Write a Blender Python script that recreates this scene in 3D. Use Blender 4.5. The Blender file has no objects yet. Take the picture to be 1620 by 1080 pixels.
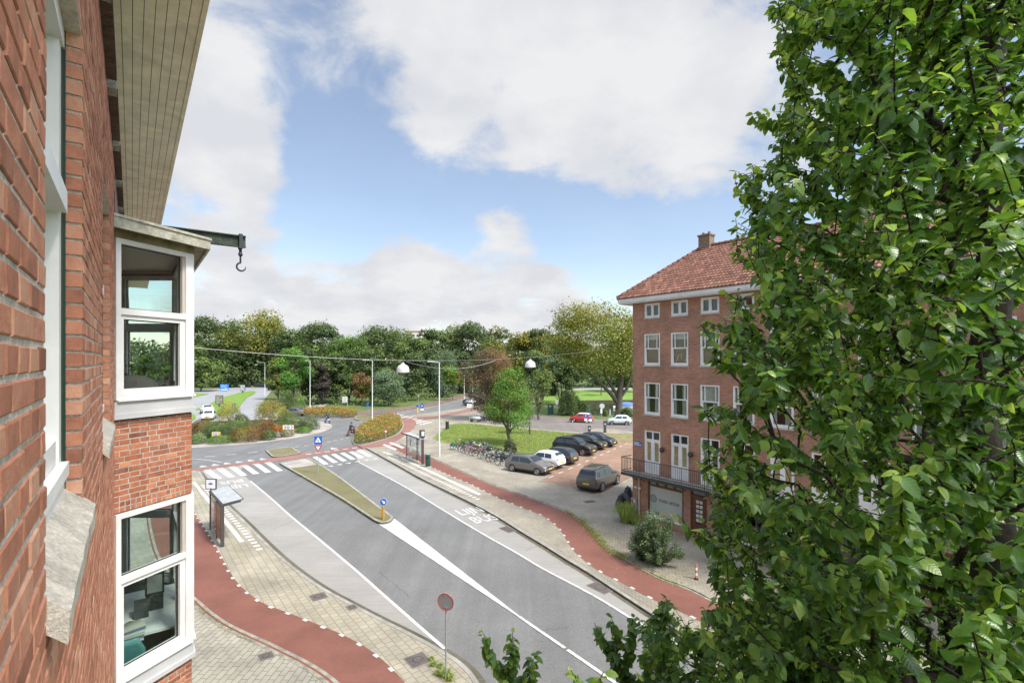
import bpy, bmesh, math, random
import numpy as np
from mathutils import Vector, Matrix, Euler
from mathutils.geometry import tessellate_polygon

R = math.radians
random.seed(7); RNG = np.random.default_rng(7)
S = bpy.context.scene
COL = S.collection

# ------------------------------------------------------------ camera, sky, sun, exposure
H = 9.8            # eye height above the street
F = 810.0          # focal length in photograph pixels (18 mm on 36 mm)
HY = 569.0         # row of the horizon in the photograph
cd = bpy.data.cameras.new('camera'); cam = bpy.data.objects.new('camera', cd); COL.objects.link(cam)
cam.location = (0, 0, H); cam.rotation_euler = (R(90), 0, 0)
cd.sensor_width = 36; cd.lens = 18; cd.shift_y = (HY - 540) / 1620
cd.clip_start = .05; cd.clip_end = 5000
S.camera = cam

SUN_EL, SUN_AZ = 54, 124      # azimuth clockwise from +Y: veiled sun high on the right, facing the left facade
w = bpy.data.worlds.new('World'); S.world = w; w.use_nodes = True
nt = w.node_tree; nt.nodes.clear()
def N(nt, typ, **kw):
    n = nt.nodes.new(typ)
    for k, v in kw.items():
        if k == 'inp':
            for a, b in v.items(): n.inputs[a].default_value = b
        else: setattr(n, k, v)
    return n
def build_world():
    L = nt.links.new
    out = N(nt, 'ShaderNodeOutputWorld'); bg = N(nt, 'ShaderNodeBackground', inp={'Strength': .1})
    sky = N(nt, 'ShaderNodeTexSky', sky_type='NISHITA', sun_disc=False)
    sky.sun_elevation = R(SUN_EL); sky.sun_rotation = R(SUN_AZ); sky.dust_density = .25; sky.air_density = 1.0; sky.ozone_density = 1.4
    tc = N(nt, 'ShaderNodeTexCoord')
    # clouds: noise on a flat layer above the viewer, thickened where the photograph's banks lie
    sep = N(nt, 'ShaderNodeSeparateXYZ'); L(tc.outputs['Generated'], sep.inputs[0])
    zc = N(nt, 'ShaderNodeMath', operation='MAXIMUM', inp={1: 0.0}); L(sep.outputs['Z'], zc.inputs[0])
    za = N(nt, 'ShaderNodeMath', operation='ADD', inp={1: .35}); L(zc.outputs[0], za.inputs[0])
    dv = N(nt, 'ShaderNodeVectorMath', operation='DIVIDE')
    cb = N(nt, 'ShaderNodeCombineXYZ')
    for i in range(3): L(za.outputs[0], cb.inputs[i])
    L(tc.outputs['Generated'], dv.inputs[0]); L(cb.outputs[0], dv.inputs[1])
    nz = N(nt, 'ShaderNodeTexNoise', inp={'Scale': 4.6, 'Detail': 13, 'Roughness': .62, 'Distortion': .25}); L(dv.outputs[0], nz.inputs['Vector'])
    nz2 = N(nt, 'ShaderNodeTexNoise', inp={'Scale': 4.2, 'Detail': 8, 'Roughness': .55}); L(dv.outputs[0], nz2.inputs['Vector'])
    acc = None
    def add(o):
        nonlocal acc
        if acc is None: acc = o; return
        a = N(nt, 'ShaderNodeMath', operation='ADD'); L(acc, a.inputs[0]); L(o, a.inputs[1]); acc = a.outputs[0]
    # (x, y in the photograph, radius in degrees, weight)
    blobs = [(1000, 40, 15, .20), (1180, 200, 11, .22), (640, 40, 13, .16), (870, 225, 7, .22), (1030, 190, 11, .28), (350, 170, 8, .34), (360, 300, 7, .26),
             (330, 20, 8, .1), (560, 480, 8, .36), (400, 470, 9, .36), (700, 490, 9, .34), (850, 480, 7, .34), (800, 370, 4.5, .22), (640, 430, 5, .22), (450, 330, 5, .16), (720, 240, 5, .1), (930, 510, 6, .2), (780, 30, 15, .28),
             (560, 290, 9, -.20), (720, 330, 7, -.12), (960, 400, 8, -.24), (1100, 370, 9, -.16), (490, 30, 4, -.08), (500, 370, 7, -.25), (890, 310, 6, -.15), (610, 100, 3.5, -.08), (1010, 450, 5, -.1)]
    for px, py, rad, wt in blobs:
        d = Vector(((px - 810) / F, 1, (HY - py) / F)).normalized()
        dt = N(nt, 'ShaderNodeVectorMath', operation='DOT_PRODUCT'); dt.inputs[1].default_value = d; L(tc.outputs['Generated'], dt.inputs[0])
        mr = N(nt, 'ShaderNodeMapRange', interpolation_type='SMOOTHSTEP', inp={'From Min': math.cos(R(rad)), 'From Max': 1, 'To Min': 0, 'To Max': wt})
        L(dt.outputs['Value'], mr.inputs['Value']); add(mr.outputs[0])
    s1 = N(nt, 'ShaderNodeMath', operation='ADD'); L(nz.outputs[0], s1.inputs[0]); L(acc, s1.inputs[1])
    mask = N(nt, 'ShaderNodeMapRange', interpolation_type='SMOOTHSTEP', inp={'From Min': .50, 'From Max': .80, 'To Min': .14, 'To Max': 1}); L(s1.outputs[0], mask.inputs['Value'])
    # cloud brightness
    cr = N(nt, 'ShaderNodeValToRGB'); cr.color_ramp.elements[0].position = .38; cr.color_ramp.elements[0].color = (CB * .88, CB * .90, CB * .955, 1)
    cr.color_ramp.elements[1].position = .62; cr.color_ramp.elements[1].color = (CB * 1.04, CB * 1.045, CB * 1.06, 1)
    L(nz2.outputs[0], cr.inputs[0])
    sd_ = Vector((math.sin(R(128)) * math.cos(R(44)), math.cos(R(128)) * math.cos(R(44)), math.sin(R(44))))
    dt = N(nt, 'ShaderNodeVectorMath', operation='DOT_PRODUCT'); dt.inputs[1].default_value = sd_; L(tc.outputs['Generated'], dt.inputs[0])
    gl_ = N(nt, 'ShaderNodeMapRange', interpolation_type='SMOOTHSTEP', inp={'From Min': .30, 'From Max': 1, 'To Min': 10, 'To Max': 10 * FILL_GLOW}); L(dt.outputs['Value'], gl_.inputs['Value'])
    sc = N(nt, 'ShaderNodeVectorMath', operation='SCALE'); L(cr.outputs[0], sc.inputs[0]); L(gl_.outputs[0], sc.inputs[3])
    tint = N(nt, 'ShaderNodeMix', data_type='RGBA', blend_type='MULTIPLY'); tint.inputs[0].default_value = 1
    L(sky.outputs[0], tint.inputs[6]); tint.inputs[7].default_value = SKYT
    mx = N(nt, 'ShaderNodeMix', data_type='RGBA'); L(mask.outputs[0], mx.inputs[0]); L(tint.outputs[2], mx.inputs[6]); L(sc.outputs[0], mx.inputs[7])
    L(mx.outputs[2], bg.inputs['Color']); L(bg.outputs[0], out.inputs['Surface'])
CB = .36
FILL_GLOW = 12      # added fill light: cloud glow boosted round the sun, mostly out of view
SKYT = (1.0, .92, .86, 1)
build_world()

sd = bpy.data.lights.new('sun', 'SUN'); sun = bpy.data.objects.new('sun', sd); COL.objects.link(sun)
sd.energy = 2.1; sd.angle = R(11); sd.color = (1, .955, .88)
az, el = R(SUN_AZ), R(SUN_EL)
sv = Vector((math.sin(az) * math.cos(el), math.cos(az) * math.cos(el), math.sin(el)))
sun.rotation_euler = sv.to_track_quat('Z', 'Y').to_euler()
sun.location = (0, 0, 40)
S.view_settings.view_transform = 'Standard'; S.view_settings.look = 'None'
S.view_settings.exposure = 1.2; S.view_settings.gamma = 1
S.cycles.max_bounces = 8; S.cycles.transparent_max_bounces = 16; S.cycles.diffuse_bounces = 4

# ------------------------------------------------------------ helpers
def G(px, py, z=0.0):
    """ground point that the photograph shows at a pixel, on a level z"""
    Y = F * (H - z) / (py - HY)
    return Vector(((px - 810) / F * Y, Y, z))
def P3(px, py, Y):
    return Vector(((px - 810) / F * Y, Y, H + (HY - py) / F * Y))
LD = Vector((-.5959, .8031, 0)); LN = Vector((.8031, .5959, 0))
def W(s, b, h):     # left facade coordinates: along, out of the wall, height over the eye
    return LD * s + LN * b + Vector((0, 0, H + h))
RO = Vector((7.37, 31.25, 0)); RG = Vector((.6047, -.7965, 0)); RN = Vector((-.7965, -.6047, 0))
def B(t, o, z):     # right facade coordinates: along, out of the wall, height over the ground
    return RO + RG * t + RN * o + Vector((0, 0, z))

def tag(o, label=None, cat=None, group=None, kind=None):
    if label: o['label'] = label
    if cat: o['category'] = cat
    if group: o['group'] = group
    if kind: o['kind'] = kind
    return o
def empty(name, loc, rz=0, label=None, cat=None, group=None):
    o = bpy.data.objects.new(name, None); COL.objects.link(o)
    o.location = loc; o.rotation_euler = (0, 0, rz); o.empty_display_size = .2
    return tag(o, label, cat, group)
def link(name, me, mats, parent=None, smooth=False):
    for m in (mats if isinstance(mats, (list, tuple)) else [mats]): me.materials.append(m)
    o = bpy.data.objects.new(name, me); COL.objects.link(o)
    if parent: o.parent = parent
    if smooth: me.polygons.foreach_set('use_smooth', [True] * len(me.polygons))
    return o
def copy_tree(o, parent=None):
    c = o.copy(); COL.objects.link(c); c.parent = parent
    for ch in [x for x in KIDS.get(o.name, [])]: copy_tree(ch, c)
    return c
KIDS = {}
def kids(root):
    KIDS.clear()
    for x in bpy.data.objects:
        if x.parent: KIDS.setdefault(x.parent.name, []).append(x)

class MB:
    def __init__(s): s.v = []; s.f = []; s.m = []; s.uv = None
    def add(s, vs, fs, mi=0):
        k = len(s.v); s.v += [tuple(v) for v in vs]
        for f in fs: s.f.append(tuple(i + k for i in f)); s.m.append(mi)
        return s
    def box(s, c, d, rz=0, mi=0, M=None):
        x, y, z = d[0] / 2, d[1] / 2, d[2] / 2; ca, sa = math.cos(rz), math.sin(rz); vs = []
        for dz in (-z, z):
            for dx, dy in ((-x, -y), (x, -y), (x, y), (-x, y)):
                p = Vector((dx * ca - dy * sa, dx * sa + dy * ca, dz))
                if M: p = M @ Vector((dx, dy, dz))
                vs.append((c[0] + p[0], c[1] + p[1], c[2] + p[2]))
        return s.add(vs, [(3, 2, 1, 0), (4, 5, 6, 7), (0, 1, 5, 4), (1, 2, 6, 5), (2, 3, 7, 6), (3, 0, 4, 7)], mi)
    def obox(s, o, a, b, c, mi=0):          # corner and three edge vectors
        o, a, b, c = Vector(o), Vector(a), Vector(b), Vector(c)
        if a.cross(b).dot(c) < 0: a, b = b, a
        vs = [o, o + a, o + a + b, o + b, o + c, o + a + c, o + a + b + c, o + b + c]
        return s.add(vs, [(3, 2, 1, 0), (4, 5, 6, 7), (0, 1, 5, 4), (1, 2, 6, 5), (2, 3, 7, 6), (3, 0, 4, 7)], mi)
    def tube(s, pts, r, n=8, mi=0, cap=True):
        pts = [Vector(p) for p in pts]; rs = r if isinstance(r, (list, tuple)) else [r] * len(pts)
        k = len(s.v); up = None
        for i, p in enumerate(pts):
            t = (pts[min(i + 1, len(pts) - 1)] - pts[max(i - 1, 0)])
            if t.length < 1e-9: t = Vector((0, 0, 1))
            t.normalize()
            if up is None: up = t.orthogonal().normalized()
            up = (up - t * up.dot(t))
            up = up.normalized() if up.length > 1e-6 else t.orthogonal().normalized()
            q = t.cross(up)
            for j in range(n):
                a = 2 * math.pi * j / n; s.v.append(tuple(p + (up * math.cos(a) + q * math.sin(a)) * rs[i]))
        for i in range(len(pts) - 1):
            for j in range(n):
                a, b = k + i * n + j, k + i * n + (j + 1) % n
                s.f.append((a, b, b + n, a + n)); s.m.append(mi)
        if cap:
            s.f.append(tuple(range(k + n - 1, k - 1, -1))); s.m.append(mi)
            e = k + (len(pts) - 1) * n; s.f.append(tuple(range(e, e + n))); s.m.append(mi)
        return s
    def prism(s, poly, z0, z1, mi=0, top=None, sides=True):
        n = len(poly); A = sum(poly[i][0] * poly[(i + 1) % n][1] - poly[(i + 1) % n][0] * poly[i][1] for i in range(n))
        if A < 0: poly = poly[::-1]
        k = len(s.v); s.v += [(p[0], p[1], z0) for p in poly] + [(p[0], p[1], z1) for p in poly]
        tris = tessellate_polygon([[Vector((p[0], p[1], 0)) for p in poly]])
        for t in tris:
            a, b, c = t
            cr = (poly[b][0] - poly[a][0]) * (poly[c][1] - poly[a][1]) - (poly[b][1] - poly[a][1]) * (poly[c][0] - poly[a][0])
            if cr < 0: t = (a, c, b)
            s.f.append(tuple(i + k + n for i in t)); s.m.append(mi)
        if sides:
            for i in range(n):
                j = (i + 1) % n; s.f.append((k + i, k + j, k + n + j, k + n + i)); s.m.append(mi)
        return s
    def plate(s, pts, th=.01, mi=0):        # flat polygon in space given thickness along its normal
        pts = [Vector(p) for p in pts]; nn = Vector((0, 0, 0))
        for i in range(len(pts)): nn += pts[i].cross(pts[(i + 1) % len(pts)])
        nn = nn.normalized() * th / 2; n = len(pts)
        vs = [p + nn for p in pts] + [p - nn for p in pts]
        fs = [tuple(range(n)), tuple(range(2 * n - 1, n - 1, -1))] + [(i, i + n, (i + 1) % n + n, (i + 1) % n) for i in range(n)]
        return s.add(vs, fs, mi)
    def ball(s, c, r, nu=10, nv=6, mi=0, z0=-1, z1=1):
        r = r if isinstance(r, (list, tuple)) else (r, r, r); k = len(s.v)
        a0, a1 = math.asin(z0), math.asin(z1)
        for i in range(nv + 1):
            a = a0 + (a1 - a0) * i / nv
            for j in range(nu):
                b = 2 * math.pi * j / nu
                s.v.append((c[0] + r[0] * math.cos(a) * math.cos(b), c[1] + r[1] * math.cos(a) * math.sin(b), c[2] + r[2] * math.sin(a)))
        for i in range(nv):
            for j in range(nu):
                a, b = k + i * nu + j, k + i * nu + (j + 1) % nu
                s.f.append((a, b, b + nu, a + nu)); s.m.append(mi)
        return s
    def torus(s, c, ax, Rr, r, n=18, m=5, mi=0, squash=1):
        ax = Vector(ax).normalized(); u = ax.orthogonal().normalized(); v = ax.cross(u); k = len(s.v); c = Vector(c)
        for i in range(n):
            a = 2 * math.pi * i / n; d = u * math.cos(a) + v * math.sin(a)
            for j in range(m):
                b = 2 * math.pi * j / m; s.v.append(tuple(c + d * (Rr + r * math.cos(b)) + ax * r * squash * math.sin(b)))
        for i in range(n):
            for j in range(m):
                s.f.append((k + i * m + j, k + ((i + 1) % n) * m + j, k + ((i + 1) % n) * m + (j + 1) % m, k + i * m + (j + 1) % m)); s.m.append(mi)
        return s
    def disc(s, c, ax, r, th, n=20, mi=0):
        ax = Vector(ax).normalized(); c = Vector(c)
        return s.tube([c - ax * th / 2, c + ax * th / 2], r, n, mi)
    def build(s, name, mats, parent=None, smooth=False):
        me = bpy.data.meshes.new(name); me.from_pydata(s.v, [], s.f); me.update()
        o = link(name, me, mats, parent, smooth)
        if any(s.m): me.polygons.foreach_set('material_index', s.m)
        if smooth:
            try: me.set_sharp_from_angle(angle=R(38))
            except Exception: pass
        return o

def wuv(o, f):
    """planar uv in metres: f(world point) -> (u, v)"""
    me = o.data; uv = me.uv_layers.new(name='UVMap')
    for lp in me.loops: uv.data[lp.index].uv = f(me.vertices[lp.vertex_index].co)

def cat(pts, n=5):
    """catmull-rom through ground points"""
    pts = [Vector(p) for p in pts]; out = []
    for i in range(len(pts) - 1):
        p0 = pts[max(i - 1, 0)]; p1 = pts[i]; p2 = pts[i + 1]; p3 = pts[min(i + 2, len(pts) - 1)]
        for j in range(n):
            t = j / n
            out.append(.5 * ((2 * p1) + (p2 - p0) * t + (2 * p0 - 5 * p1 + 4 * p2 - p3) * t * t + (3 * p1 - p0 - 3 * p2 + p3) * t ** 3))
    out.append(pts[-1]); return out
def gl(pts, z=0, n=0):
    q = [G(a, b, z) for a, b in pts]
    return cat(q, n) if n else q
def offset(pl, d):
    out = []
    for i, p in enumerate(pl):
        t = pl[min(i + 1, len(pl) - 1)] - pl[max(i - 1, 0)]; t.z = 0; t.normalize()
        out.append(p + Vector((-t.y, t.x, 0)) * d)
    return out
def resample(pl, step):
    out = [(pl[0].copy(), (pl[1] - pl[0]).normalized())]; acc = 0
    for i in range(len(pl) - 1):
        a, b = pl[i], pl[i + 1]; L = (b - a).length; t = (b - a).normalized(); pos = step - acc
        while pos <= L: out.append((a + t * pos, t)); pos += step
        acc = (acc + L) % step
    return out
def strip(mb, A, Bp, z, mi=0):
    k = len(mb.v); n = min(len(A), len(Bp))
    for i in range(n): mb.v.append((A[i][0], A[i][1], z)); mb.v.append((Bp[i][0], Bp[i][1], z))
    for i in range(n - 1): mb.f.append((k + 2 * i, k + 2 * i + 1, k + 2 * i + 3, k + 2 * i + 2)); mb.m.append(mi)
def wall_strip(mb, pl, d, z0, z1, mi=0):
    """a kerb: box section following a line"""
    A, C = pl, offset(pl, d); k = len(mb.v); n = len(A)
    for i in range(n):
        for q, z in ((A[i], z0), (A[i], z1), (C[i], z1), (C[i], z0)): mb.v.append((q[0], q[1], z))
    for i in range(n - 1):
        for j in range(4):
            a, b = k + 4 * i + j, k + 4 * i + (j + 1) % 4
            mb.f.append((a, b, b + 4, a + 4)); mb.m.append(mi)
    mb.f.append((k, k + 1, k + 2, k + 3)); mb.m.append(mi)
    e = k + 4 * (n - 1); mb.f.append((e + 3, e + 2, e + 1, e)); mb.m.append(mi)

# ------------------------------------------------------------ materials
MC = {}
def mat(name, col, rough=.6, metal=0, var=.0, vs=3.0, bump=0, bs=40, spec=.5, coat=0, col2=None, dirt=0, ds=.6):
    if name in MC: return MC[name]
    m = bpy.data.materials.new(name); m.use_nodes = True; t = m.node_tree; L = t.links.new
    p = t.nodes['Principled BSDF']; p.inputs['Roughness'].default_value = rough; p.inputs['Metallic'].default_value = metal
    p.inputs['Specular IOR Level'].default_value = spec; p.inputs['Coat Weight'].default_value = coat; p.inputs['Coat Roughness'].default_value = .08
    p.inputs['Base Color'].default_value = (*col, 1)
    if var or bump or dirt:
        tc = N(t, 'ShaderNodeTexCoord')
    cur = None
    if var:
        nz = N(t, 'ShaderNodeTexNoise', inp={'Scale': vs, 'Detail': 6, 'Roughness': .62}); L(tc.outputs['Object'], nz.inputs['Vector'])
        cr = N(t, 'ShaderNodeValToRGB'); cr.color_ramp.elements[0].position = .3; cr.color_ramp.elements[1].position = .7
        c2 = col2 or tuple(min(1, c * (1 + var)) for c in col); c1 = tuple(c * (1 - var) for c in col)
        cr.color_ramp.elements[0].color = (*c1, 1); cr.color_ramp.elements[1].color = (*c2, 1)
        L(nz.outputs[0], cr.inputs[0]); cur = cr.outputs[0]
    if dirt:
        nz = N(t, 'ShaderNodeTexNoise', inp={'Scale': ds, 'Detail': 8, 'Roughness': .7, 'Distortion': .6}); L(tc.outputs['Object'], nz.inputs['Vector'])
        mr = N(t, 'ShaderNodeMapRange', inp={'From Min': .35, 'From Max': .7, 'To Min': 1 - dirt, 'To Max': 1 + dirt * .3}); L(nz.outputs[0], mr.inputs[0])
        mx = N(t, 'ShaderNodeMix', data_type='RGBA', blend_type='MULTIPLY'); mx.inputs[0].default_value = 1
        if cur is None: mx.inputs[6].default_value = (*col, 1)
        else: L(cur, mx.inputs[6])
        cc = N(t, 'ShaderNodeCombineColor')
        for i in range(3): L(mr.outputs[0], cc.inputs[i])
        L(cc.outputs[0], mx.inputs[7]); cur = mx.outputs[2]
    if cur is not None: L(cur, p.inputs['Base Color'])
    if bump:
        nb = N(t, 'ShaderNodeTexNoise', inp={'Scale': bs, 'Detail': 4}); L(tc.outputs['Object'], nb.inputs['Vector'])
        bp = N(t, 'ShaderNodeBump', inp={'Strength': bump, 'Distance': .02}); L(nb.outputs[0], bp.inputs['Height']); L(bp.outputs[0], p.inputs['Normal'])
    MC[name] = m; return m

def paving(name, c1, c2, mortar, bw, rh, ms, rz, rough=.85, moss=None, offset=.5, sq=1, streak=0, coord='Object', bump=.35, mossk=(.52, .7), blend=.35):
    """laid units: brick texture in metres with stains"""
    if name in MC: return MC[name]
    m = bpy.data.materials.new(name); m.use_nodes = True; t = m.node_tree; L = t.links.new
    p = t.nodes['Principled BSDF']; p.inputs['Roughness'].default_value = rough; p.inputs['Specular IOR Level'].default_value = .3
    tc = N(t, 'ShaderNodeTexCoord'); mp = N(t, 'ShaderNodeMapping'); mp.inputs['Rotation'].default_value = (0, 0, rz); L(tc.outputs[coord], mp.inputs[0])
    wob = N(t, 'ShaderNodeTexNoise', inp={'Scale': 1.3, 'Detail': 1}); L(mp.outputs[0], wob.inputs['Vector'])
    ws = N(t, 'ShaderNodeVectorMath', operation='SCALE', inp={3: .022 if coord == 'Object' else .004}); L(wob.outputs[1], ws.inputs[0])
    wa = N(t, 'ShaderNodeVectorMath', operation='ADD'); L(mp.outputs[0], wa.inputs[0]); L(ws.outputs[0], wa.inputs[1])
    br = N(t, 'ShaderNodeTexBrick', inp={'Scale': 1, 'Mortar Size': ms, 'Mortar Smooth': .2, 'Bias': 0, 'Brick Width': bw, 'Row Height': rh, 'Color1': (*c1, 1), 'Color2': (*c2, 1), 'Mortar': (*mortar, 1)})
    br.offset = offset; br.squash = sq; L(wa.outputs[0], br.inputs['Vector'])
    nz = N(t, 'ShaderNodeTexNoise', inp={'Scale': .35 if coord == 'Object' else .8, 'Detail': 8, 'Roughness': .65}); L(tc.outputs[coord], nz.inputs['Vector'])
    mr = N(t, 'ShaderNodeMapRange', inp={'From Min': .3, 'From Max': .7, 'To Min': 1 - blend, 'To Max': 1 + blend * .5}); L(nz.outputs[0], mr.inputs[0])
    cc = N(t, 'ShaderNodeCombineColor'); [L(mr.outputs[0], cc.inputs[i]) for i in range(3)]
    mx = N(t, 'ShaderNodeMix', data_type='RGBA', blend_type='MULTIPLY'); mx.inputs[0].default_value = 1; L(br.outputs[0], mx.inputs[6]); L(cc.outputs[0], mx.inputs[7]); cur = mx.outputs[2]
    if moss:
        n2 = N(t, 'ShaderNodeTexNoise', inp={'Scale': .9, 'Detail': 8, 'Roughness': .75}); L(tc.outputs[coord], n2.inputs['Vector'])
        m2 = N(t, 'ShaderNodeMapRange', inp={'From Min': mossk[0], 'From Max': mossk[1]}); L(n2.outputs[0], m2.inputs[0])
        x2 = N(t, 'ShaderNodeMix', data_type='RGBA'); L(m2.outputs[0], x2.inputs[0]); L(cur, x2.inputs[6]); x2.inputs[7].default_value = (*moss, 1); cur = x2.outputs[2]
    L(cur, p.inputs['Base Color'])
    n3 = N(t, 'ShaderNodeTexNoise', inp={'Scale': 60, 'Detail': 3}); L(tc.outputs[coord], n3.inputs['Vector'])
    ad = N(t, 'ShaderNodeMath', operation='MULTIPLY_ADD', inp={1: -1.0}); L(br.outputs['Fac'], ad.inputs[0]); L(n3.outputs[0], ad.inputs[2])
    bp = N(t, 'ShaderNodeBump', inp={'Strength': bump, 'Distance': .008}); L(ad.outputs[0], bp.inputs['Height']); L(bp.outputs[0], p.inputs['Normal'])
    MC[name] = m; return m

def asphalt(name, base, var, streak=0.0, ang=0, grain=.25, rough=.9, spots=0, bands=None):
    if name in MC: return MC[name]
    m = bpy.data.materials.new(name); m.use_nodes = True; t = m.node_tree; L = t.links.new
    p = t.nodes['Principled BSDF']; p.inputs['Roughness'].default_value = rough; p.inputs['Specular IOR Level'].default_value = .25
    tc = N(t, 'ShaderNodeTexCoord')
    mp = N(t, 'ShaderNodeMapping'); mp.inputs['Rotation'].default_value = (0, 0, ang); L(tc.outputs['Object'], mp.inputs[0])
    def noise(scale, det, rough_, vec, lo, hi, a=.35, b=.65):
        n = N(t, 'ShaderNodeTexNoise', inp={'Scale': scale, 'Detail': det, 'Roughness': rough_}); L(vec, n.inputs['Vector'])
        r = N(t, 'ShaderNodeMapRange', inp={'From Min': a, 'From Max': b, 'To Min': lo, 'To Max': hi}); L(n.outputs[0], r.inputs[0]); return r.outputs[0]
    def mul(a, b):
        q = N(t, 'ShaderNodeMath', operation='MULTIPLY'); L(a, q.inputs[0]); L(b, q.inputs[1]); return q.outputs[0]
    f = mul(noise(.25, 7, .7, tc.outputs['Object'], 1 - var, 1 + var), noise(14, 6, .8, tc.outputs['Object'], 1 - grain, 1 + grain, .3, .7))
    if streak:
        st = N(t, 'ShaderNodeMapping'); st.inputs['Rotation'].default_value = (0, 0, ang); st.inputs['Scale'].default_value = (1.1, .04, 1); L(tc.outputs['Object'], st.inputs[0])
        f = mul(f, noise(1.0, 4, .6, st.outputs[0], 1 - streak, 1 + streak))
    if bands:                                # fine cross grooves of brushed concrete
        st = N(t, 'ShaderNodeMapping'); st.inputs['Rotation'].default_value = (0, 0, ang); st.inputs['Scale'].default_value = (.25, 6, 1); L(tc.outputs['Object'], st.inputs[0])
        f = mul(f, noise(1.0, 3, .6, st.outputs[0], 1 - bands, 1 + bands))
    sc = N(t, 'ShaderNodeVectorMath', operation='SCALE'); sc.inputs[0].default_value = base; L(f, sc.inputs[3])
    cur = sc.outputs[0]
    if spots:
        n = N(t, 'ShaderNodeTexVoronoi', inp={'Scale': 2.2}); L(tc.outputs['Object'], n.inputs['Vector'])
        r = N(t, 'ShaderNodeMapRange', inp={'From Min': .03, 'From Max': .06, 'To Min': spots, 'To Max': 0}); L(n.outputs[0], r.inputs[0])
        x2 = N(t, 'ShaderNodeMix', data_type='RGBA'); L(r.outputs[0], x2.inputs[0]); L(cur, x2.inputs[6]); x2.inputs[7].default_value = (.5, .48, .44, 1); cur = x2.outputs[2]
    L(cur, p.inputs['Base Color'])
    n3 = N(t, 'ShaderNodeTexNoise', inp={'Scale': 90, 'Detail': 3}); L(tc.outputs['Object'], n3.inputs['Vector'])
    bp = N(t, 'ShaderNodeBump', inp={'Strength': .4, 'Distance': .006}); L(n3.outputs[0], bp.inputs['Height']); L(bp.outputs[0], p.inputs['Normal'])
    MC[name] = m; return m

def foliage(name, dark, mid, light, trans=.3, rough=.5, spec=.4, vein=False, under=None):
    """leaves: colour by the per-leaf value 'v', some light passing through"""
    if name in MC: return MC[name]
    m = bpy.data.materials.new(name); m.use_nodes = True; t = m.node_tree; L = t.links.new
    p = t.nodes['Principled BSDF']; p.inputs['Roughness'].default_value = rough; p.inputs['Specular IOR Level'].default_value = spec
    at = N(t, 'ShaderNodeAttribute', attribute_name='v')
    cr = N(t, 'ShaderNodeValToRGB'); e = cr.color_ramp.elements
    e[0].position = 0; e[0].color = (*dark, 1); e[1].position = 1; e[1].color = (*light, 1)
    x = e.new(.55); x.color = (*mid, 1)
    L(at.outputs['Fac'], cr.inputs[0]); colr = cr.outputs[0]
    if vein:
        uv = N(t, 'ShaderNodeAttribute', attribute_name='luv'); sp = N(t, 'ShaderNodeSeparateXYZ'); L(uv.outputs['Vector'], sp.inputs[0])
        ab = N(t, 'ShaderNodeMath', operation='ABSOLUTE'); L(sp.outputs[1], ab.inputs[0])
        sm = N(t, 'ShaderNodeMath', operation='MULTIPLY_ADD', inp={1: -.55}); L(ab.outputs[0], sm.inputs[0]); L(sp.outputs[0], sm.inputs[2])
        sn = N(t, 'ShaderNodeMath', operation='MULTIPLY', inp={1: 44}); L(sm.outputs[0], sn.inputs[0])
        si = N(t, 'ShaderNodeMath', operation='SINE'); L(sn.outputs[0], si.inputs[0])
        bp = N(t, 'ShaderNodeBump', inp={'Strength': .14, 'Distance': .003}); L(si.outputs[0], bp.inputs['Height']); L(bp.outputs[0], p.inputs['Normal'])
        rb = N(t, 'ShaderNodeMapRange', inp={'From Min': 0, 'From Max': .05, 'To Min': .55, 'To Max': 0}); L(ab.outputs[0], rb.inputs[0])
        mx = N(t, 'ShaderNodeMix', data_type='RGBA'); L(rb.outputs[0], mx.inputs[0]); L(colr, mx.inputs[6]); mx.inputs[7].default_value = (.16, .26, .06, 1); colr = mx.outputs[2]
    L(colr, p.inputs['Base Color'])
    tr = N(t, 'ShaderNodeBsdfTranslucent'); hs = N(t, 'ShaderNodeMix', data_type='RGBA', blend_type='MULTIPLY'); hs.inputs[0].default_value = 1
    L(colr, hs.inputs[6]); hs.inputs[7].default_value = (1.9, 1.7, .7, 1); L(hs.outputs[2], tr.inputs[0])
    ms = N(t, 'ShaderNodeMixShader'); ms.inputs[0].default_value = trans
    L(p.outputs[0], ms.inputs[1]); L(tr.outputs[0], ms.inputs[2]); L(ms.outputs[0], t.nodes['Material Output'].inputs[0])
    MC[name] = m; return m

def glass(name, tint=(.9, .95, .93), refl=1.0):
    if name in MC: return MC[name]
    m = bpy.data.materials.new(name); m.use_nodes = True; t = m.node_tree; L = t.links.new; t.nodes.remove(t.nodes['Principled BSDF'])
    a = N(t, 'ShaderNodeBsdfTransparent'); a.inputs[0].default_value = (*tint, 1); b = N(t, 'ShaderNodeBsdfGlossy', inp={'Roughness': .01})
    lw = N(t, 'ShaderNodeLayerWeight', inp={'Blend': .5}); pw = N(t, 'ShaderNodeMath', operation='POWER', inp={1: 4.0}); L(lw.outputs['Facing'], pw.inputs[0]); mu = N(t, 'ShaderNodeMath', operation='MULTIPLY_ADD', use_clamp=True, inp={1: .75 * refl, 2: .045 * refl}); L(pw.outputs[0], mu.inputs[0])
    ms = N(t, 'ShaderNodeMixShader'); L(mu.outputs[0], ms.inputs[0]); L(a.outputs[0], ms.inputs[1]); L(b.outputs[0], ms.inputs[2]); L(ms.outputs[0], t.nodes['Material Output'].inputs[0])
    MC[name] = m; return m

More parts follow.
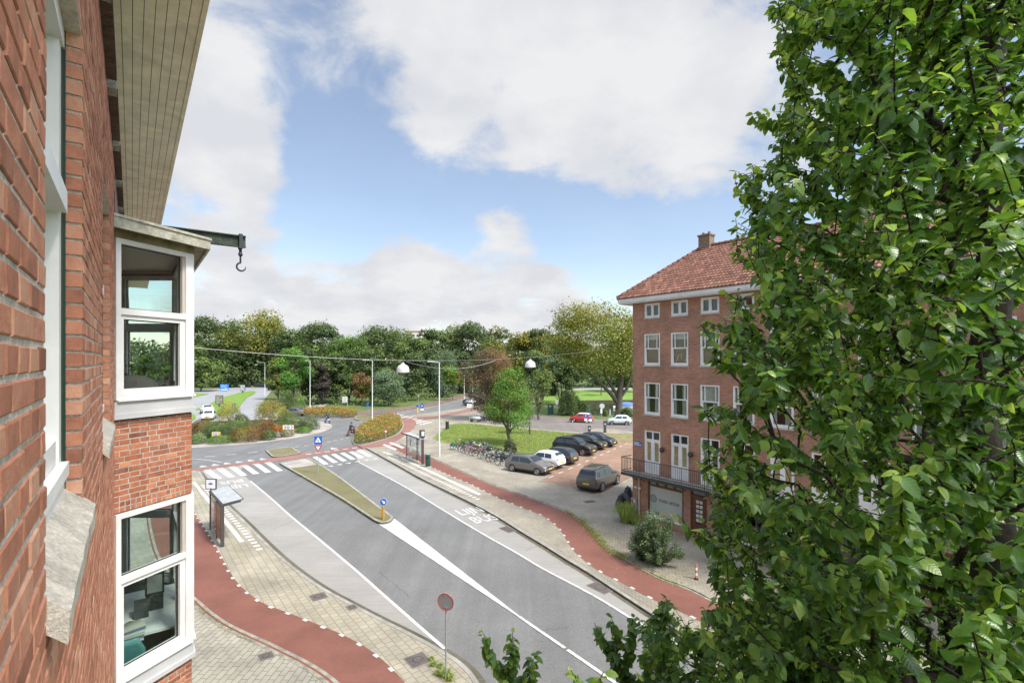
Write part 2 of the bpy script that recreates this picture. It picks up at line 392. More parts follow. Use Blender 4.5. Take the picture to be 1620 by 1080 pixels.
SA = math.atan2(LD.y, LD.x)        # street direction
M_white = mat('white_paint', (.78, .78, .76), .45, var=.06, vs=2, dirt=.12, ds=2)
M_offw = mat('weathered_white', (.66, .65, .60), .6, var=.06, vs=3, dirt=.25, ds=4)
M_mark = mat('road_paint', (.68, .67, .64), .75, var=.10, vs=8, dirt=.4, ds=5)
M_black = mat('black_metal', (.02, .022, .022), .45)
M_dark = mat('dark_grey_metal', (.06, .063, .062), .5)
M_galv = mat('galvanised_steel', (.42, .44, .44), .45, .4, var=.1, vs=5)
M_lamp = mat('lamp_grey', (.62, .63, .61), .5, .2, var=.05)
M_rubber = mat('rubber', (.018, .018, .018), .8)
M_bark = mat('bark', (.10, .085, .062), .9, var=.4, vs=12, bump=.8, bs=30)
M_bark2 = mat('dark_bark', (.045, .035, .028), .9, var=.4, vs=20, bump=.8, bs=60)
M_blue = mat('sign_blue', (.02, .12, .45), .4)
M_signw = mat('sign_white', (.8, .8, .8), .4)
M_red = mat('sign_red', (.5, .02, .02), .4)
M_yel = mat('sign_yellow', (.75, .45, .03), .45)
M_green = mat('bin_green', (.01, .055, .04), .45)
M_kerb = mat('kerb_stone', (.36, .345, .30), .85, var=.2, vs=2.5, bump=.3, dirt=.3, ds=1.5)
# ------------------------------------------------------------ the setting: ground, roads, paths, water
def struct(mb, name, m, label=None, smooth=False):
    return tag(mb.build(name, m, smooth=smooth), label, kind='structure')
PT = .12                      # top of the raised pavements
M_soil = mat('meadow', (.085, .135, .03), .95, var=.3, vs=.6, col2=(.16, .21, .055), bump=.5, bs=8, dirt=.2, ds=.2)
M_asph = asphalt('asphalt', (.176, .175, .169), .10, .09, -SA, .28, spots=.35)
M_conc = asphalt('bus_lane_concrete', (.31, .295, .27), .10, 0, -SA, .06, bands=.05)
M_redp = asphalt('red_asphalt', (.215, .095, .072), .18, 0, 0, .14)
M_redold = asphalt('old_red_asphalt', (.27, .14, .115), .16, 0, 0, .2)
M_oldas = asphalt('old_brick_road', (.20, .175, .16), .14, .05, 0, .2)
M_lightas = asphalt('pale_asphalt', (.31, .31, .315), .10, .05, 0, .1)
M_tileL = paving('tiles_left', (.40, .36, .27), (.34, .31, .24), (.21, .19, .14), .30, .30, .014, -SA, moss=(.24, .22, .12), mossk=(.56, .8))
M_tileH = paving('tiles_house', (.40, .38, .31), (.34, .325, .27), (.18, .17, .135), .42, .21, .014, -SA + R(38), moss=(.22, .21, .13), mossk=(.6, .85))
M_clink = paving('clinkers', (.42, .375, .295), (.35, .315, .25), (.19, .17, .13), .21, .105, .012, -SA + R(5), moss=(.22, .21, .12), mossk=(.58, .85))
M_park = paving('parking_clinkers', (.40, .22, .15), (.30, .19, .135), (.22, .18, .13), .21, .105, .012, R(45), moss=(.22, .2, .09), mossk=(.54, .74))
M_med = paving('median_bricks', (.26, .21, .14), (.20, .175, .11), (.13, .12, .06), .21, .105, .012, -SA, moss=(.17, .17, .055), mossk=(.42, .62))
M_apron = paving('apron', (.47, .42, .37), (.41, .37, .33), (.28, .25, .22), .3, .15, .012, 0)
M_brown = paving('brown_clinkers', (.24, .165, .125), (.20, .14, .11), (.14, .12, .09), .21, .105, .012, R(20))

g = MB(); nr = 40; ring = [(0, 60)] + [(0 + 1900 * math.cos(2 * math.pi * i / nr), 60 + 1900 * math.sin(2 * math.pi * i / nr)) for i in range(nr)]
g.add([(x, y, 0) for x, y in ring], [(0, i + 1, (i + 1) % nr + 1) for i in range(nr)])
struct(g, 'ground', M_soil, 'green meadow ground reaching to the horizon')

# left kerb (edge of the road) and right kerb, in photograph pixels
KL = [(316, 745), (330, 765), (352, 790), (386, 822), (418, 854), (440, 875), (470, 900), (512, 929), (560, 955), (600, 976), (645, 998), (690, 1022), (722, 1041), (745, 1061), (762, 1085), (800, 1130), (900, 1240), (1180, 1560)]
KR = [(579, 708), (621, 731), (662, 754), (713, 779), (744, 794), (785, 816), (825, 841), (860, 862), (895, 884), (927, 903), (976, 935), (1030, 970), (1106, 1018), (1200, 1078), (1400, 1210), (1800, 1480)]
kl, kr = gl(KL, PT, 4), gl(KR, PT, 4)
RC = Vector((-35.3, 66.0, 0))      # centre of the roundabout; refitted for the horizon below
def fit_circle(pts):
    A = np.array([[2 * p.x, 2 * p.y, 1] for p in pts]); b = np.array([p.x ** 2 + p.y ** 2 for p in pts])
    s = np.linalg.lstsq(A, b, rcond=None)[0]; return Vector((s[0], s[1], 0)), math.sqrt(s[2] + s[0] ** 2 + s[1] ** 2)
RC, RI = fit_circle([G(301, 701.7, .1), G(345.6, 700, .1), G(401, 695, .1), G(456.7, 688, .1), G(484, 680, .1), G(501, 673, .1)])
RA = sum((G(x, y) - RC).length for x, y in ((301, 709), (364, 705), (420, 700), (475, 690.5), (512, 678.5), (521, 671))) / 6
print('roundabout', RC, RI, RA)
def circ(r, n=72, c=None, a0=0, a1=2 * math.pi):
    c = c or RC; return [Vector((c.x + r * math.cos(a0 + (a1 - a0) * i / n), c.y + r * math.sin(a0 + (a1 - a0) * i / n), 0)) for i in range(n + (a1 - a0 < 6.2))]
RO_ = (G(559, 698) - RC).length
# street between the kerbs
m = MB(); m.prism([*kl, *reversed(kr), G(560, 690), G(540, 680), G(400, 690), G(280, 722), G(270, 745)], 0, .016, sides=False)
struct(m, 'road', M_asph, 'grey asphalt street with worn wheel tracks between the two kerbs')
m = MB(); m.prism(circ(RO_ + 1.0), 0, .012, sides=False); m.prism([G(x, y) for x, y in ((100, 735), (100, 700), (330, 690), (330, 735))], 0, .008, sides=False)
struct(m, 'road', M_asph, 'circular asphalt lane round the planted island')
m = MB(); m.prism([G(x, y) for x, y in ((200, 645), (255, 618), (306, 617), (365, 613.3), (393, 610.8), (421, 606.3), (470, 600), (520, 596), (540, 597), (470, 604), (438, 612), (428, 620), (418, 632), (408, 645), (410, 655), (430, 664), (330, 676), (200, 672))], 0, .020, sides=False)
struct(m, 'road', M_lightas, 'pale asphalt dual carriageway leaving the roundabout towards the wood')
m = MB(); m.prism([G(x, y) for x, y in ((560, 675), (560, 664), (607, 655.5), (651, 649), (696, 640.8), (735, 630.4), (800, 614), (860, 606), (860, 614), (800, 628), (745, 646), (700, 657), (664, 671), (637, 672), (600, 680))], 0, .024, sides=False)
struct(m, 'road', M_asph, 'asphalt street leading away to the right past the crossings')
m = MB(); m.prism([G(x, y) for x, y in ((690, 662), (745, 642), (790, 650), (840, 655.6), (899, 661), (945, 663), (1000, 663.3), (1100, 664), (1200, 666), (1200, 694), (1100, 690), (1000, 684), (971, 680), (940, 679), (924, 685), (840, 679), (790, 673), (742, 668), (715, 668))], 0, .028, sides=False)
struct(m, 'road', M_oldas, 'brown grey side street behind the lawn')
m = MB(); m.prism([G(x, y) for x, y in ((634, 660), (660, 655), (700, 650), (745, 643), (760, 655), (760, 672), (700, 672), (664, 678), (650, 672), (640, 668))], 0, .0305, sides=False)
struct(m, 'pavement', M_clink, 'pale paving at the corner of the far crossing')
# concrete bus lanes
WL = [(381, 745), (396, 761), (431, 790.5), (460, 816.7), (505, 853.7), (560, 900), (605, 940), (640, 971), (671, 998.5), (704, 1027)]
WR = [(566.5, 730.6), (600, 748.5), (642, 771), (709, 812), (764, 845), (812, 872), (859, 900), (900, 921.5), (949, 948), (995, 976.5), (1020, 992), (1080, 1026), (1137, 1056), (1250, 1122), (1500, 1270)]
wl, wr = gl(WL, .03, 4), gl(WR, .03, 4)
kl2 = [G(x, y, .03) for x, y in ((316, 749), (330, 769), (352, 795), (386, 827), (418, 859), (440, 881), (470, 906), (512, 935), (560, 960), (600, 981), (645, 1003), (690, 1027), (705, 1036))]
m = MB(); m.prism([*wl, *reversed(kl2), G(322, 741, .03), G(384, 736, .03)], 0, .028, sides=False)
struct(m, 'bus_lane', M_conc, 'pale concrete bus lane along the left pavement, tapering to a point')
m = MB(); m.prism([*wr, *reversed(offset(kr, 0)), G(566, 709, .03), G(560, 716, .03)], 0, .028, sides=False)
struct(m, 'bus_lane', M_conc, 'pale concrete bus lane along the right pavement')
# raised pavements
m = MB(); m.prism([*kl, Vector((10, -8, 0)), Vector((-40, -12, 0)), Vector((-62, 50, 0)), G(200, 752), G(280, 744)], -.2, PT)
struct(m, 'pavement', M_tileL, 'pavement of square tan tiles along the left side of the street')
m = MB(); m.prism([*kr, Vector((40, 3, 0)), Vector((75, 10, 0)), Vector((80, 62, 0)), *[G(x, y) for x, y in ((1200, 694), (1100, 690), (1000, 684), (971, 680), (940, 679), (924, 685), (840, 679), (790, 673), (742, 668), (715, 668), (692, 670), (664, 676), (650, 669), (641, 668), (636, 664), (628, 662), (618, 664), (596, 679), (572, 694), (562, 700), (566, 706))]], -.2, PT)
struct(m, 'pavement', M_clink, 'pavement of small tan bricks along the right side of the street')
# kerbs
m = MB(); wall_strip(m, kl, -.16, -.1, PT + .012); o = struct(m, 'kerb', M_kerb, 'grey stone kerb of the left pavement')
m = MB(); wall_strip(m, kr, .16, -.1, PT + .013)
wall_strip(m, offset(kr, .34), .03, PT - .02, PT + .008); struct(m, 'kerb', M_kerb, 'grey stone kerb of the right pavement')
m = MB(); strip(m, offset(kl, .26), offset(kl, .005), .033); strip(m, offset(kr, -.005), offset(kr, -.2), .033)
M_gut = asphalt('gutter', (.13, .12, .09), .35, 0, 0, .35); struct(m, 'gutter', M_gut, 'dirty gutter strips along both kerbs')

def island(poly, name, m_top, label, h=.14, n=4, kw=.16):
    q = [G(x, y, h) for x, y in poly]; q = cat(q + [q[0]], n)
    m = MB(); m.prism(q[:-1], 0, h); struct(m, name, m_top, label)
    m = MB(); A = sum(q[i].x * q[i + 1].y - q[i + 1].x * q[i].y for i in range(len(q) - 1))
    wall_strip(m, q, kw if A > 0 else -kw, 0, h + .014); struct(m, 'kerb', M_kerb, 'stone kerb round the ' + label.split(' of ')[0].split(',')[0])
    return q
island([(442, 732), (462, 728), (483, 724.5), (492, 726), (512, 737), (540, 755.5), (571, 778.5), (598, 799), (616, 812), (622, 818), (616, 824), (604, 826), (594, 823), (578, 813), (540, 788), (500, 765), (470, 748), (452, 738)], 'traffic_island', M_med, 'long tapering island, mossy brown bricks', .15)
m = MB(); m.prism([G(x, y, .16) for x, y in ((445, 732), (463, 728.7), (483, 725.4), (491, 728), (500, 734), (478, 738), (459, 740))], .1, .1545, sides=False)
struct(m, 'pavement', M_apron, 'pale crossing refuge on the tip of the long island')
island([(420, 712), (437, 708.8), (461, 707), (468, 711), (475, 715.5), (455, 719.5), (433, 721.8), (426, 717.5)], 'traffic_island', M_med, 'small mossy island beside the red crossing')
island([(560, 661.5), (568, 664.3), (585, 662.5), (607, 660), (603, 657), (585, 656.5), (566, 657)], 'traffic_island', M_med, 'thin pale green island beyond the roundabout')
# roundabout
m = MB(); m.prism(circ(RA), 0, .05); struct(m, 'roundabout_apron', M_apron, 'pale paved overrun ring round the planted island')
M_bed = mat('planting_soil', (.09, .075, .045), .95, var=.4, vs=3, col2=(.13, .15, .06), bump=.6, bs=20)
m = MB(); m.prism(circ(RI), 0, .14); struct(m, 'roundabout_bed', M_bed, 'raised planting bed of the roundabout')
m = MB(); q = circ(RI); wall_strip(m, q + [q[0]], .2, 0, .17); struct(m, 'kerb', M_kerb, 'dark kerb ring of the planted roundabout island')
# green medians and verges
def lawn(poly, z, label, m_=None, n=0):
    q = [G(x, y, z) for x, y in poly]; q = cat(q + [q[0]], n)[:-1] if n else q
    m = MB(); m.prism(q, 0, z); return q, struct(m, 'lawn', m_ or M_lawn, label)
M_lawn = mat('lawn_grass', (.155, .215, .04), .9, var=.25, vs=.7, col2=(.23, .27, .065), bump=.7, bs=14, dirt=.25, ds=2.5)
M_lawn2 = mat('bright_grass', (.14, .25, .03), .9, var=.2, vs=.5, col2=(.2, .32, .05), bump=.5, bs=10)
lawn([(300, 650), (330, 639), (345, 631), (362, 625), (383, 620), (399, 618), (405, 618.8), (403, 622), (390, 629), (383, 637), (379, 643), (370, 652), (352, 658), (340, 652), (331, 645)], .14, 'green median between the two carriageways', M_lawn2, 0)
lawn([(220, 640), (230, 622), (300, 621.5), (330, 622.2), (322, 624.5), (306, 628), (270, 640)], .14, 'green strip on the far side of the left carriageway', M_lawn2)
lawn([(250, 670), (280, 655), (302, 653), (310, 657), (308, 662), (300, 667)], .14, 'small green patch beside the white cars', M_lawn2)
lawn([(684, 693), (697, 682), (709, 672), (724, 669), (752, 670), (778, 673), (810, 676), (849, 680), (890, 683), (922, 687), (945, 689), (951, 692), (930, 697), (905, 704), (880, 711), (852, 719), (836, 724), (818, 722), (800, 716), (757, 706), (720, 702), (698, 699)], .14, 'triangular lawn with a leafy tree beside the car park', None, 0)
q, o = lawn([(921, 691), (945, 686), (960, 685), (1000, 685), (1100, 690), (1100, 700), (1000, 697), (965, 697)], .135, 'yellowing grass verge beside the car park', mat('tired_grass', (.22, .2, .075), .95, var=.4, vs=1.2, col2=(.3, .26, .12), bump=.5, bs=14))
# car park
m = MB(); m.prism([G(x, y, .126) for x, y in ((851, 761), (900, 770.5), (953, 781), (985, 764), (1001, 756), (1100, 740), (1100, 694), (1000, 690), (960, 690), (925, 694), (880, 710), (836, 722), (836, 736), (867, 752.5))], .05, .1275, sides=False)
struct(m, 'parking_lot', M_park, 'car park of reddish brown bricks')
m = MB(); wall_strip(m, gl([(836, 736), (867, 752.5), (851, 761), (900, 770.5), (953, 781), (985, 764), (1001, 756)], PT), .12, .1, PT + .022); struct(m, 'kerb', M_kerb, 'low kerb along the near edge of the car park')
# cycle paths
PLr = [(262, 745), (285, 775), (301, 798), (314, 820), (330, 843), (350, 879), (366, 908), (381, 927), (399, 942), (419, 954.7), (447, 965.5), (475, 976), (505, 988), (538, 1001.5), (568, 1017), (594, 1034), (619, 1056), (642, 1080), (670, 1110), (730, 1180), (880, 1360), (1200, 1700)]
PLl = [(215, 768), (225, 800), (230, 840), (240, 880), (262, 915), (283, 938), (300, 953), (323, 973.6), (348, 991), (378.6, 1006.5), (411.5, 1021.7), (442, 1037), (467, 1049.6), (492.5, 1065), (513, 1080), (530, 1096), (545, 1115), (560, 1140), (590, 1190), (650, 1300), (760, 1500), (960, 1800)]
def even(pl, n):
    d = [0]
    for i in range(len(pl) - 1): d.append(d[-1] + (pl[i + 1] - pl[i]).length)
    out = []; j = 0
    for k in range(n):
        x = d[-1] * k / (n - 1)
        while j < len(d) - 2 and d[j + 1] < x: j += 1
        t = (x - d[j]) / max(1e-6, d[j + 1] - d[j]); out.append(pl[j].lerp(pl[j + 1], min(1, t)))
    return out
def perp_pairs(A, Bl):
    """for a ribbon: nearest point on B for each point of A"""
    out = []
    for p in A:
        best = None
        for i in range(len(Bl) - 1):
            a, b = Bl[i], Bl[i + 1]; d = b - a; t = max(0, min(1, (p - a).dot(d) / max(1e-9, d.dot(d)))); q = a + d * t
            if best is None or (q - p).length < best[0]: best = ((q - p).length, q)
        out.append(best[1])
    return out
plr, pll = gl(PLr, PT, 5), gl(PLl, PT, 5)
m = MB(); strip(m, perp_pairs(plr, pll), plr, PT + .006); struct(m, 'cycle_path', M_redp, 'smooth red cycle path winding along the left pavement')
PRr = [(628, 699), (640, 705), (655, 713), (668, 719), (683, 725), (723, 743), (764, 761), (805, 776.5), (850, 792), (887, 806.5), (900, 813), (917, 823), (928, 833), (942, 850), (950, 860), (961, 870), (976, 879), (1006, 895), (1042, 915.5), (1083, 930.5), (1122, 950), (1200, 992), (1400, 1100), (1700, 1260)]
PRl = [(612, 705), (628, 713), (650, 724), (683, 739), (715, 753.5), (744, 765.5), (785, 786), (825, 802.5), (850, 812), (864, 819), (879, 831), (888, 841), (896, 854), (906, 869), (919, 882), (943, 900), (962, 911), (992, 926), (1023, 943), (1067, 963), (1108, 983), (1190, 1030), (1380, 1140), (1680, 1320)]
prr, prl = gl(PRr, PT, 5), gl(PRl, PT, 5)
m = MB(); strip(m, prl, perp_pairs(prl, prr), PT + .006); struct(m, 'cycle_path', M_redp, 'smooth red cycle path winding along the right pavement')
m = MB()      # pale edging bricks beside the cycle paths
wall_strip(m, offset(pll, -.01), .13, PT - .05, PT + .012); wall_strip(m, offset(pll, .2), .12, PT - .05, PT + .011)
wall_strip(m, offset(prr, .01), .10, PT - .05, PT + .012); wall_strip(m, offset(prr, .13), .05, PT - .05, PT + .05)
struct(m, 'path_edging', mat('edging', (.36, .34, .28), .9, var=.25, vs=3, dirt=.4, ds=2), 'stone edging of the cycle paths')
m = MB(); m.prism([G(x, y) for x, y in ((200, 756), (301, 742.5), (376, 733.4), (408, 728.6), (436, 723.6), (476, 718), (520, 712.6), (560, 705.4), (566, 704), (575, 709.5), (560, 711.8), (520, 717.4), (493, 721.8), (463, 726.2), (442, 729.2), (388, 735.7), (354, 740.3), (301, 748), (200, 764))], 0, .032, sides=False)
m.prism([G(x, y, .12) for x, y in ((564, 703), (578, 701), (600, 694), (617, 687), (628, 680), (636, 672.5), (637.5, 667), (635, 662), (648, 661), (657, 665), (659, 670), (655, 677), (643, 687), (628, 697), (612, 705.5), (590, 707), (574, 709))], 0, .1265)
struct(m, 'cycle_path', M_redold, 'faded red cycle crossing sweeping round the roundabout')
m = MB(); m.prism([G(x, y) for x, y in ((635, 662), (672, 664.5), (735, 653), (800, 640), (860, 625), (860, 619), (800, 634), (735, 648), (690, 658), (650, 660))], 0, .034, sides=False)
struct(m, 'cycle_path', M_redold, 'faded red cycle path beside the street on the right')
m = MB(); strip(m, gl([(540, 661), (575, 656.5), (607, 654.2), (651, 648.4), (696, 640), (735, 629.8), (800, 614), (860, 606)], .1), gl([(540, 655), (575, 649.5), (612, 646.5), (653, 641), (697, 632.5), (735, 622.5), (800, 607), (850, 600)], .1), .1)
struct(m, 'footpath', M_brown, 'brown brick footpath along the edge of the wood')
m = MB(); wall_strip(m, gl([(560, 660.4), (607, 655.2), (651, 649), (696, 640.8), (735, 630.4), (800, 614)], .1), .15, 0, .14); struct(m, 'kerb', M_kerb, 'kerb of the brown footpath at the edge of the wood')
m = MB(); m.prism([G(x, y) for x, y in ((430, 655), (445, 652), (478, 646), (500, 641), (515, 638), (517, 641), (500, 645.5), (480, 651), (455, 656), (436, 659))], 0, .05); struct(m, 'footpath', M_apron, 'pale footpath entering the wood behind the roundabout')
# house paving beside the left facade
m = MB(); strip(m, [p + LN * -14 for p in offset(pll, .34)], offset(pll, .34), PT + .004); struct(m, 'pavement', M_tileH, 'pavement of long grey tan tiles under the house')
# hedge beds
HB1 = [(559, 697), (562, 688), (568, 680), (583, 671), (600, 664.5), (614, 661), (628, 661), (635, 665), (637, 674), (629, 685), (614, 692), (601, 696), (586, 700), (571, 703), (562, 702)]
HB2 = [(478, 658), (480, 652), (500, 650.5), (530, 650.2), (562, 652.5), (567, 656.5), (555, 659.5), (530, 660), (500, 660.5)]
q1 = [G(x, y, .14) for x, y in HB1]; m = MB(); m.prism(cat(q1 + [q1[0]], 3)[:-1], 0, .14); struct(m, 'planting_bed', M_bed, 'planting bed beside the red cycle crossing')
m = MB(); qq = cat(q1 + [q1[0]], 3); wall_strip(m, qq, .15, 0, .16); struct(m, 'kerb', M_kerb, 'kerb round the near flower bed')
# canal and far bank
M_water = mat('canal_water', (.045, .055, .03), .08, var=.2, vs=.4, bump=.12, bs=3)
m = MB(); m.prism([G(x, y) for x, y in ((905, 649), (905, 637), (1000, 636), (1600, 633), (1600, 652), (1000, 653))], 0, .012, sides=False); struct(m, 'water', M_water, 'still green canal water behind the side street')
m = MB(); m.prism([G(x, y) for x, y in ((860, 637), (860, 622), (930, 619), (1600, 615), (1600, 633), (1000, 635.5), (912, 636.5))], 0, .5); struct(m, 'lawn', M_lawn2, 'sunlit green bank on the far side of the canal')
m = MB(); m.prism([G(x, y) for x, y in ((860, 622), (860, 618.5), (930, 616), (1600, 612), (1600, 615), (930, 619))], 0, .52); struct(m, 'footpath', M_lightas, 'pale path along the far canal bank')
m = MB(); wall_strip(m, gl([(905, 637), (1000, 636), (1600, 633)], 0), .3, -.1, .5); struct(m, 'canal_bank', mat('bank_wood', (.08, .06, .04), .9, var=.3), 'dark timber edge of the far canal bank')

# ------------------------------------------------------------ road markings
Z = .036
def quadg(m, pts, z): m.add([(p.x, p.y, z) for p in pts], [(0, 1, 2, 3)] if ((pts[1] - pts[0]).cross(pts[2] - pts[0])).z > 0 else [(3, 2, 1, 0)])
def zebra(A0, A1, B0, B1, n, frac=.5):
    """n bars between the near-side line A and far-side line B"""
    m = MB()
    for i in range(n):
        t = i / (n - 1); a = A0.lerp(A1, t); b = B0.lerp(B1, t); hw = (A1 - A0) / (n - 1) * frac / 2; hb = (B1 - B0) / (n - 1) * frac / 2
        quadg(m, [a - hw, a + hw, b + hb, b - hb], Z)
    return m
struct(zebra(G(328, 744.5), G(424.8, 732.6), G(346, 757.7), G(443, 745.2), 6, .52), 'zebra_crossing', M_mark, 'six white zebra bars across the left lanes')
struct(zebra(G(498, 722.5), G(568, 712.6), G(516, 734.8), G(586, 722.2), 6, .52), 'zebra_crossing', M_mark, 'six white zebra bars across the right lanes')
m = MB()
for a, b, c, d in (((605, 703.4), (609, 702.3), (629, 710.2), (624, 711.8)), ((615, 700.3), (619.5, 699.2), (641, 707.5), (636, 709))): quadg(m, [G(*a, .13), G(*b, .13), G(*c, .13), G(*d, .13)], .133)
struct(m, 'zebra_crossing', M_mark, 'two white bars across the cycle path at the shelter')
m = MB()
for i in range(9):
    t = i / 8; x = 606 + (664 - 606) * t; y = 655.4 + (672 - 655.4) * t
    a = G(x, y); d = (G(700, 641) - G(651, 650)).normalized() * 3.6; n_ = Vector((-d.y, d.x, 0)).normalized() * .27
    quadg(m, [a - n_, a + d - n_, a + d + n_, a + n_], Z)
struct(m, 'zebra_crossing', M_mark, 'white zebra bars across the far street on the right')
def line(m, pl, wd, z=Z, dash=None):
    if not dash: strip(m, offset(pl, -wd / 2), offset(pl, wd / 2), z); return
    for p, t in resample(pl, sum(dash)):
        n_ = Vector((-t.y, t.x, 0)) * wd / 2; quadg(m, [p - n_, p + t * dash[0] - n_, p + t * dash[0] + n_, p + n_], z)
m = MB(); line(m, gl(WL[1:], 0, 4), .13); struct(m, 'road_marking', M_mark, 'white line along the left bus lane')
m = MB(); line(m, gl(WR, 0, 4), .13); struct(m, 'road_marking', M_mark, 'white line along the right bus lane')
m = MB(); m.prism([G(x, y) for x, y in ((597, 828), (609, 828), (624.5, 821), (823.5, 976), (820, 976.4))], 0, Z, sides=False)
line(m, gl([(822, 976.3), (910, 1037), (975, 1080), (1100, 1165), (1300, 1300)], 0), .13, Z, (2.6, .12)); struct(m, 'road_marking', M_mark, 'white tapering wedge and centre line of the street')
m = MB()
def dashpx(a, b, wd=.12):
    a, b = G(*a), G(*b); t = (b - a).normalized(); n_ = Vector((-t.y, t.x, 0)) * wd / 2; quadg(m, [a - n_, b - n_, b + n_, a + n_], Z)
line(m, gl([(301, 726), (315, 726.5), (335, 729), (351, 731.5)], 0, 3), .12)
for a, b in (((324, 722.6), (340, 721.6)), ((358.5, 719.6), (374, 718.6)), ((392, 716.4), (408, 714.8)), ((467, 707.3), (473.3, 706.7)), ((480.5, 705.5), (487.2, 705)), ((495, 703), (500, 702.6)), ((517, 699), (523, 698.5)), ((528, 696.8), (533.5, 696.3)), ((538, 695), (542.8, 694.4)), ((547.5, 693), (551.5, 692.4)),
             ((529.6, 661.8), (533, 661.8)), ((543, 662.2), (547, 662.2)), ((551, 662.8), (555, 663)), ((568, 665.4), (572.5, 666.2)), ((575, 667.4), (579, 668.4)), ((517, 661.4), (521, 661.2)), ((622, 656.6), (650, 652))): dashpx(a, b, .18)
struct(m, 'road_marking', M_mark, 'short white dashes round the roundabout')
m = MB(); e = (G(424.8, 732.6) - G(328, 744.5)).normalized(); nn_ = Vector((-e.y, e.x, 0))
for i in range(6):
    for base in (G(322.4 + 18.9 * i, 739.2 - 2.36 * i), G(329.5 + 18.9 * i, 744 - 2.33 * i)):
        quadg(m, [base - e * .28, base + e * .28, base + e * .28 + nn_ * .28, base - e * .28 + nn_ * .28], .0385)
    b = G(322.4 + 18.9 * i, 739.2 - 2.36 * i) + nn_ * .42
    m.add([(*(b - e * .3).xy, Z), (*(b + e * .3).xy, Z), (*(b + nn_ * .55).xy, Z)], [(0, 1, 2)])
for i in range(7):
    b = G(489 + 14.6 * i, 718.7 - 1.95 * i); quadg(m, [b - e * .28, b + e * .28, b + e * .28 + nn_ * .28, b - e * .28 + nn_ * .28], .0385)
    b = G(519 + 14 * i, 735.6 - 2.3 * i) - nn_ * .5; m.add([(*(b + e * .3).xy, Z), (*(b - e * .3).xy, Z), (*(b - nn_ * .5).xy, Z)], [(0, 1, 2)])
b = G(530, 710.5); m.add([(*(b - e * .4).xy, Z), (*(b + e * .4).xy, Z), (*(b + nn_ * 1.3).xy, Z)], [(0, 1, 2)])
struct(m, 'road_marking', M_mark, 'shark teeth and white blocks beside the red crossing')
m = MB()
for pl, sgn in ((plr, 1), (prl, -1)):
    for p, t in resample(pl, 1.0)[2:]:
        n_ = Vector((t.y, -t.x, 0)) * sgn; a = p - n_ * .02 + Vector((0, 0, 0))
        quadg(m, [a, a + t * .24, a + t * .24 + n_ * .12, a + n_ * .12], PT + .0085)
struct(m, 'road_marking', M_mark, 'white edge blocks spaced along both cycle paths')
m = MB(); strip(m, gl([(304, 762.5), (379, 857.5)], PT), gl([(309, 762), (372, 838), (387, 856)], PT)[::2], PT + .005)
strip(m, gl([(605, 715), (629, 723.6)], PT), gl([(607.5, 713.8), (632, 722.4)], PT), PT + .005)
strip(m, gl([(633.5, 725), (757, 783)], PT), gl([(636.5, 723.8), (761.5, 781)], PT), PT + .005)
struct(m, 'tactile_strip', mat('tactile_white', (.66, .64, .57), .8, var=.08, dirt=.25, ds=3), 'white ribbed guide strips of the two bus stops')
m = MB()
for (a, b, n, s) in (((321, 767), (414, 872), 30, 1), ((614, 722.5), (760, 791), 36, 1)):
    a, b = G(*a, PT), G(*b, PT); t = (b - a).normalized(); n_ = Vector((-t.y, t.x, 0)); L = (b - a).length / n
    for i in range(n):
        p = a + t * L * i; quadg(m, [p - n_ * .15, p + t * L * .5 - n_ * .15, p + t * L * .5 + n_ * .15, p + n_ * .15], PT + .005)
struct(m, 'tactile_strip', M_mark, 'rows of white blocks along the bus stop kerbs')
m = MB(); a, b = G(868, 755.5, .13), G(997, 699, .13); t = (b - a).normalized(); L = (b - a).length / 11
for i in range(11):
    p = a + t * L * i; n_ = Vector((-t.y, t.x, 0)) * .06; quadg(m, [p - n_, p + t * L * .45 - n_, p + t * L * .45 + n_, p + n_], .1315)
line(m, gl([(958, 696), (985, 701), (1010, 703)], .13), .1, .1315); line(m, gl([(700, 722), (735, 715)], .12), .1, .1245)
struct(m, 'road_marking', M_mark, 'white dashed line through the car park')
rd = (G(860, 857) - G(744, 792)).normalized() * -1; rr_ = Vector((rd.y, -rd.x, 0))
m = MB(); rn = random.Random(3)
def crack(a, b, n=16, amp=.12, z=.0335):
    a, b = G(*a), G(*b); t = (b - a); nn2 = Vector((-t.y, t.x, 0)).normalized(); pts = [a + t * (i / n) + nn2 * rn.uniform(-amp, amp) for i in range(n + 1)]; line(m, pts, .018, z)
crack((831, 872), (872, 849)); crack((775, 846), (800, 836), 9, .05); crack((432, 838), (470, 822), 10, .1); crack((668, 745), (690, 760), 8, .1); crack((610, 735), (640, 731), 10, .08)
crack((600, 905), (650, 945), 20, .06, .019); crack((850, 1000), (900, 990), 10, .1, .019)
struct(m, 'road_crack', mat('crack_dark', (.06, .055, .05), .95), 'thin dark cracks across the bus lanes and asphalt')
# LIJN BUS
def text_obj(s, size, loc, right, up, m_, name, parent=None, kind=None, label=None, ext=0, align='CENTER', sx=1, off=0):
    cu = bpy.data.curves.new('tmp', 'FONT'); cu.body = s; cu.size = size; cu.align_x = align; cu.align_y = 'CENTER'; cu.extrude = ext; cu.resolution_u = 2; cu.offset = off
    to = bpy.data.objects.new('tmp', cu); COL.objects.link(to); bpy.context.view_layer.update()
    me = bpy.data.meshes.new_from_object(to.evaluated_get(bpy.context.evaluated_depsgraph_get())); bpy.data.objects.remove(to); bpy.data.curves.remove(cu)
    right = Vector(right).normalized(); up = Vector(up); lu = up.length; up = up.normalized(); nrm = right.cross(up)
    Mx = Matrix((right * sx, up * lu, nrm)).transposed().to_4x4(); Mx.translation = loc
    me.transform(Mx); me.materials.clear(); o = link(name, me, m_, parent)
    return tag(o, label, kind=kind)
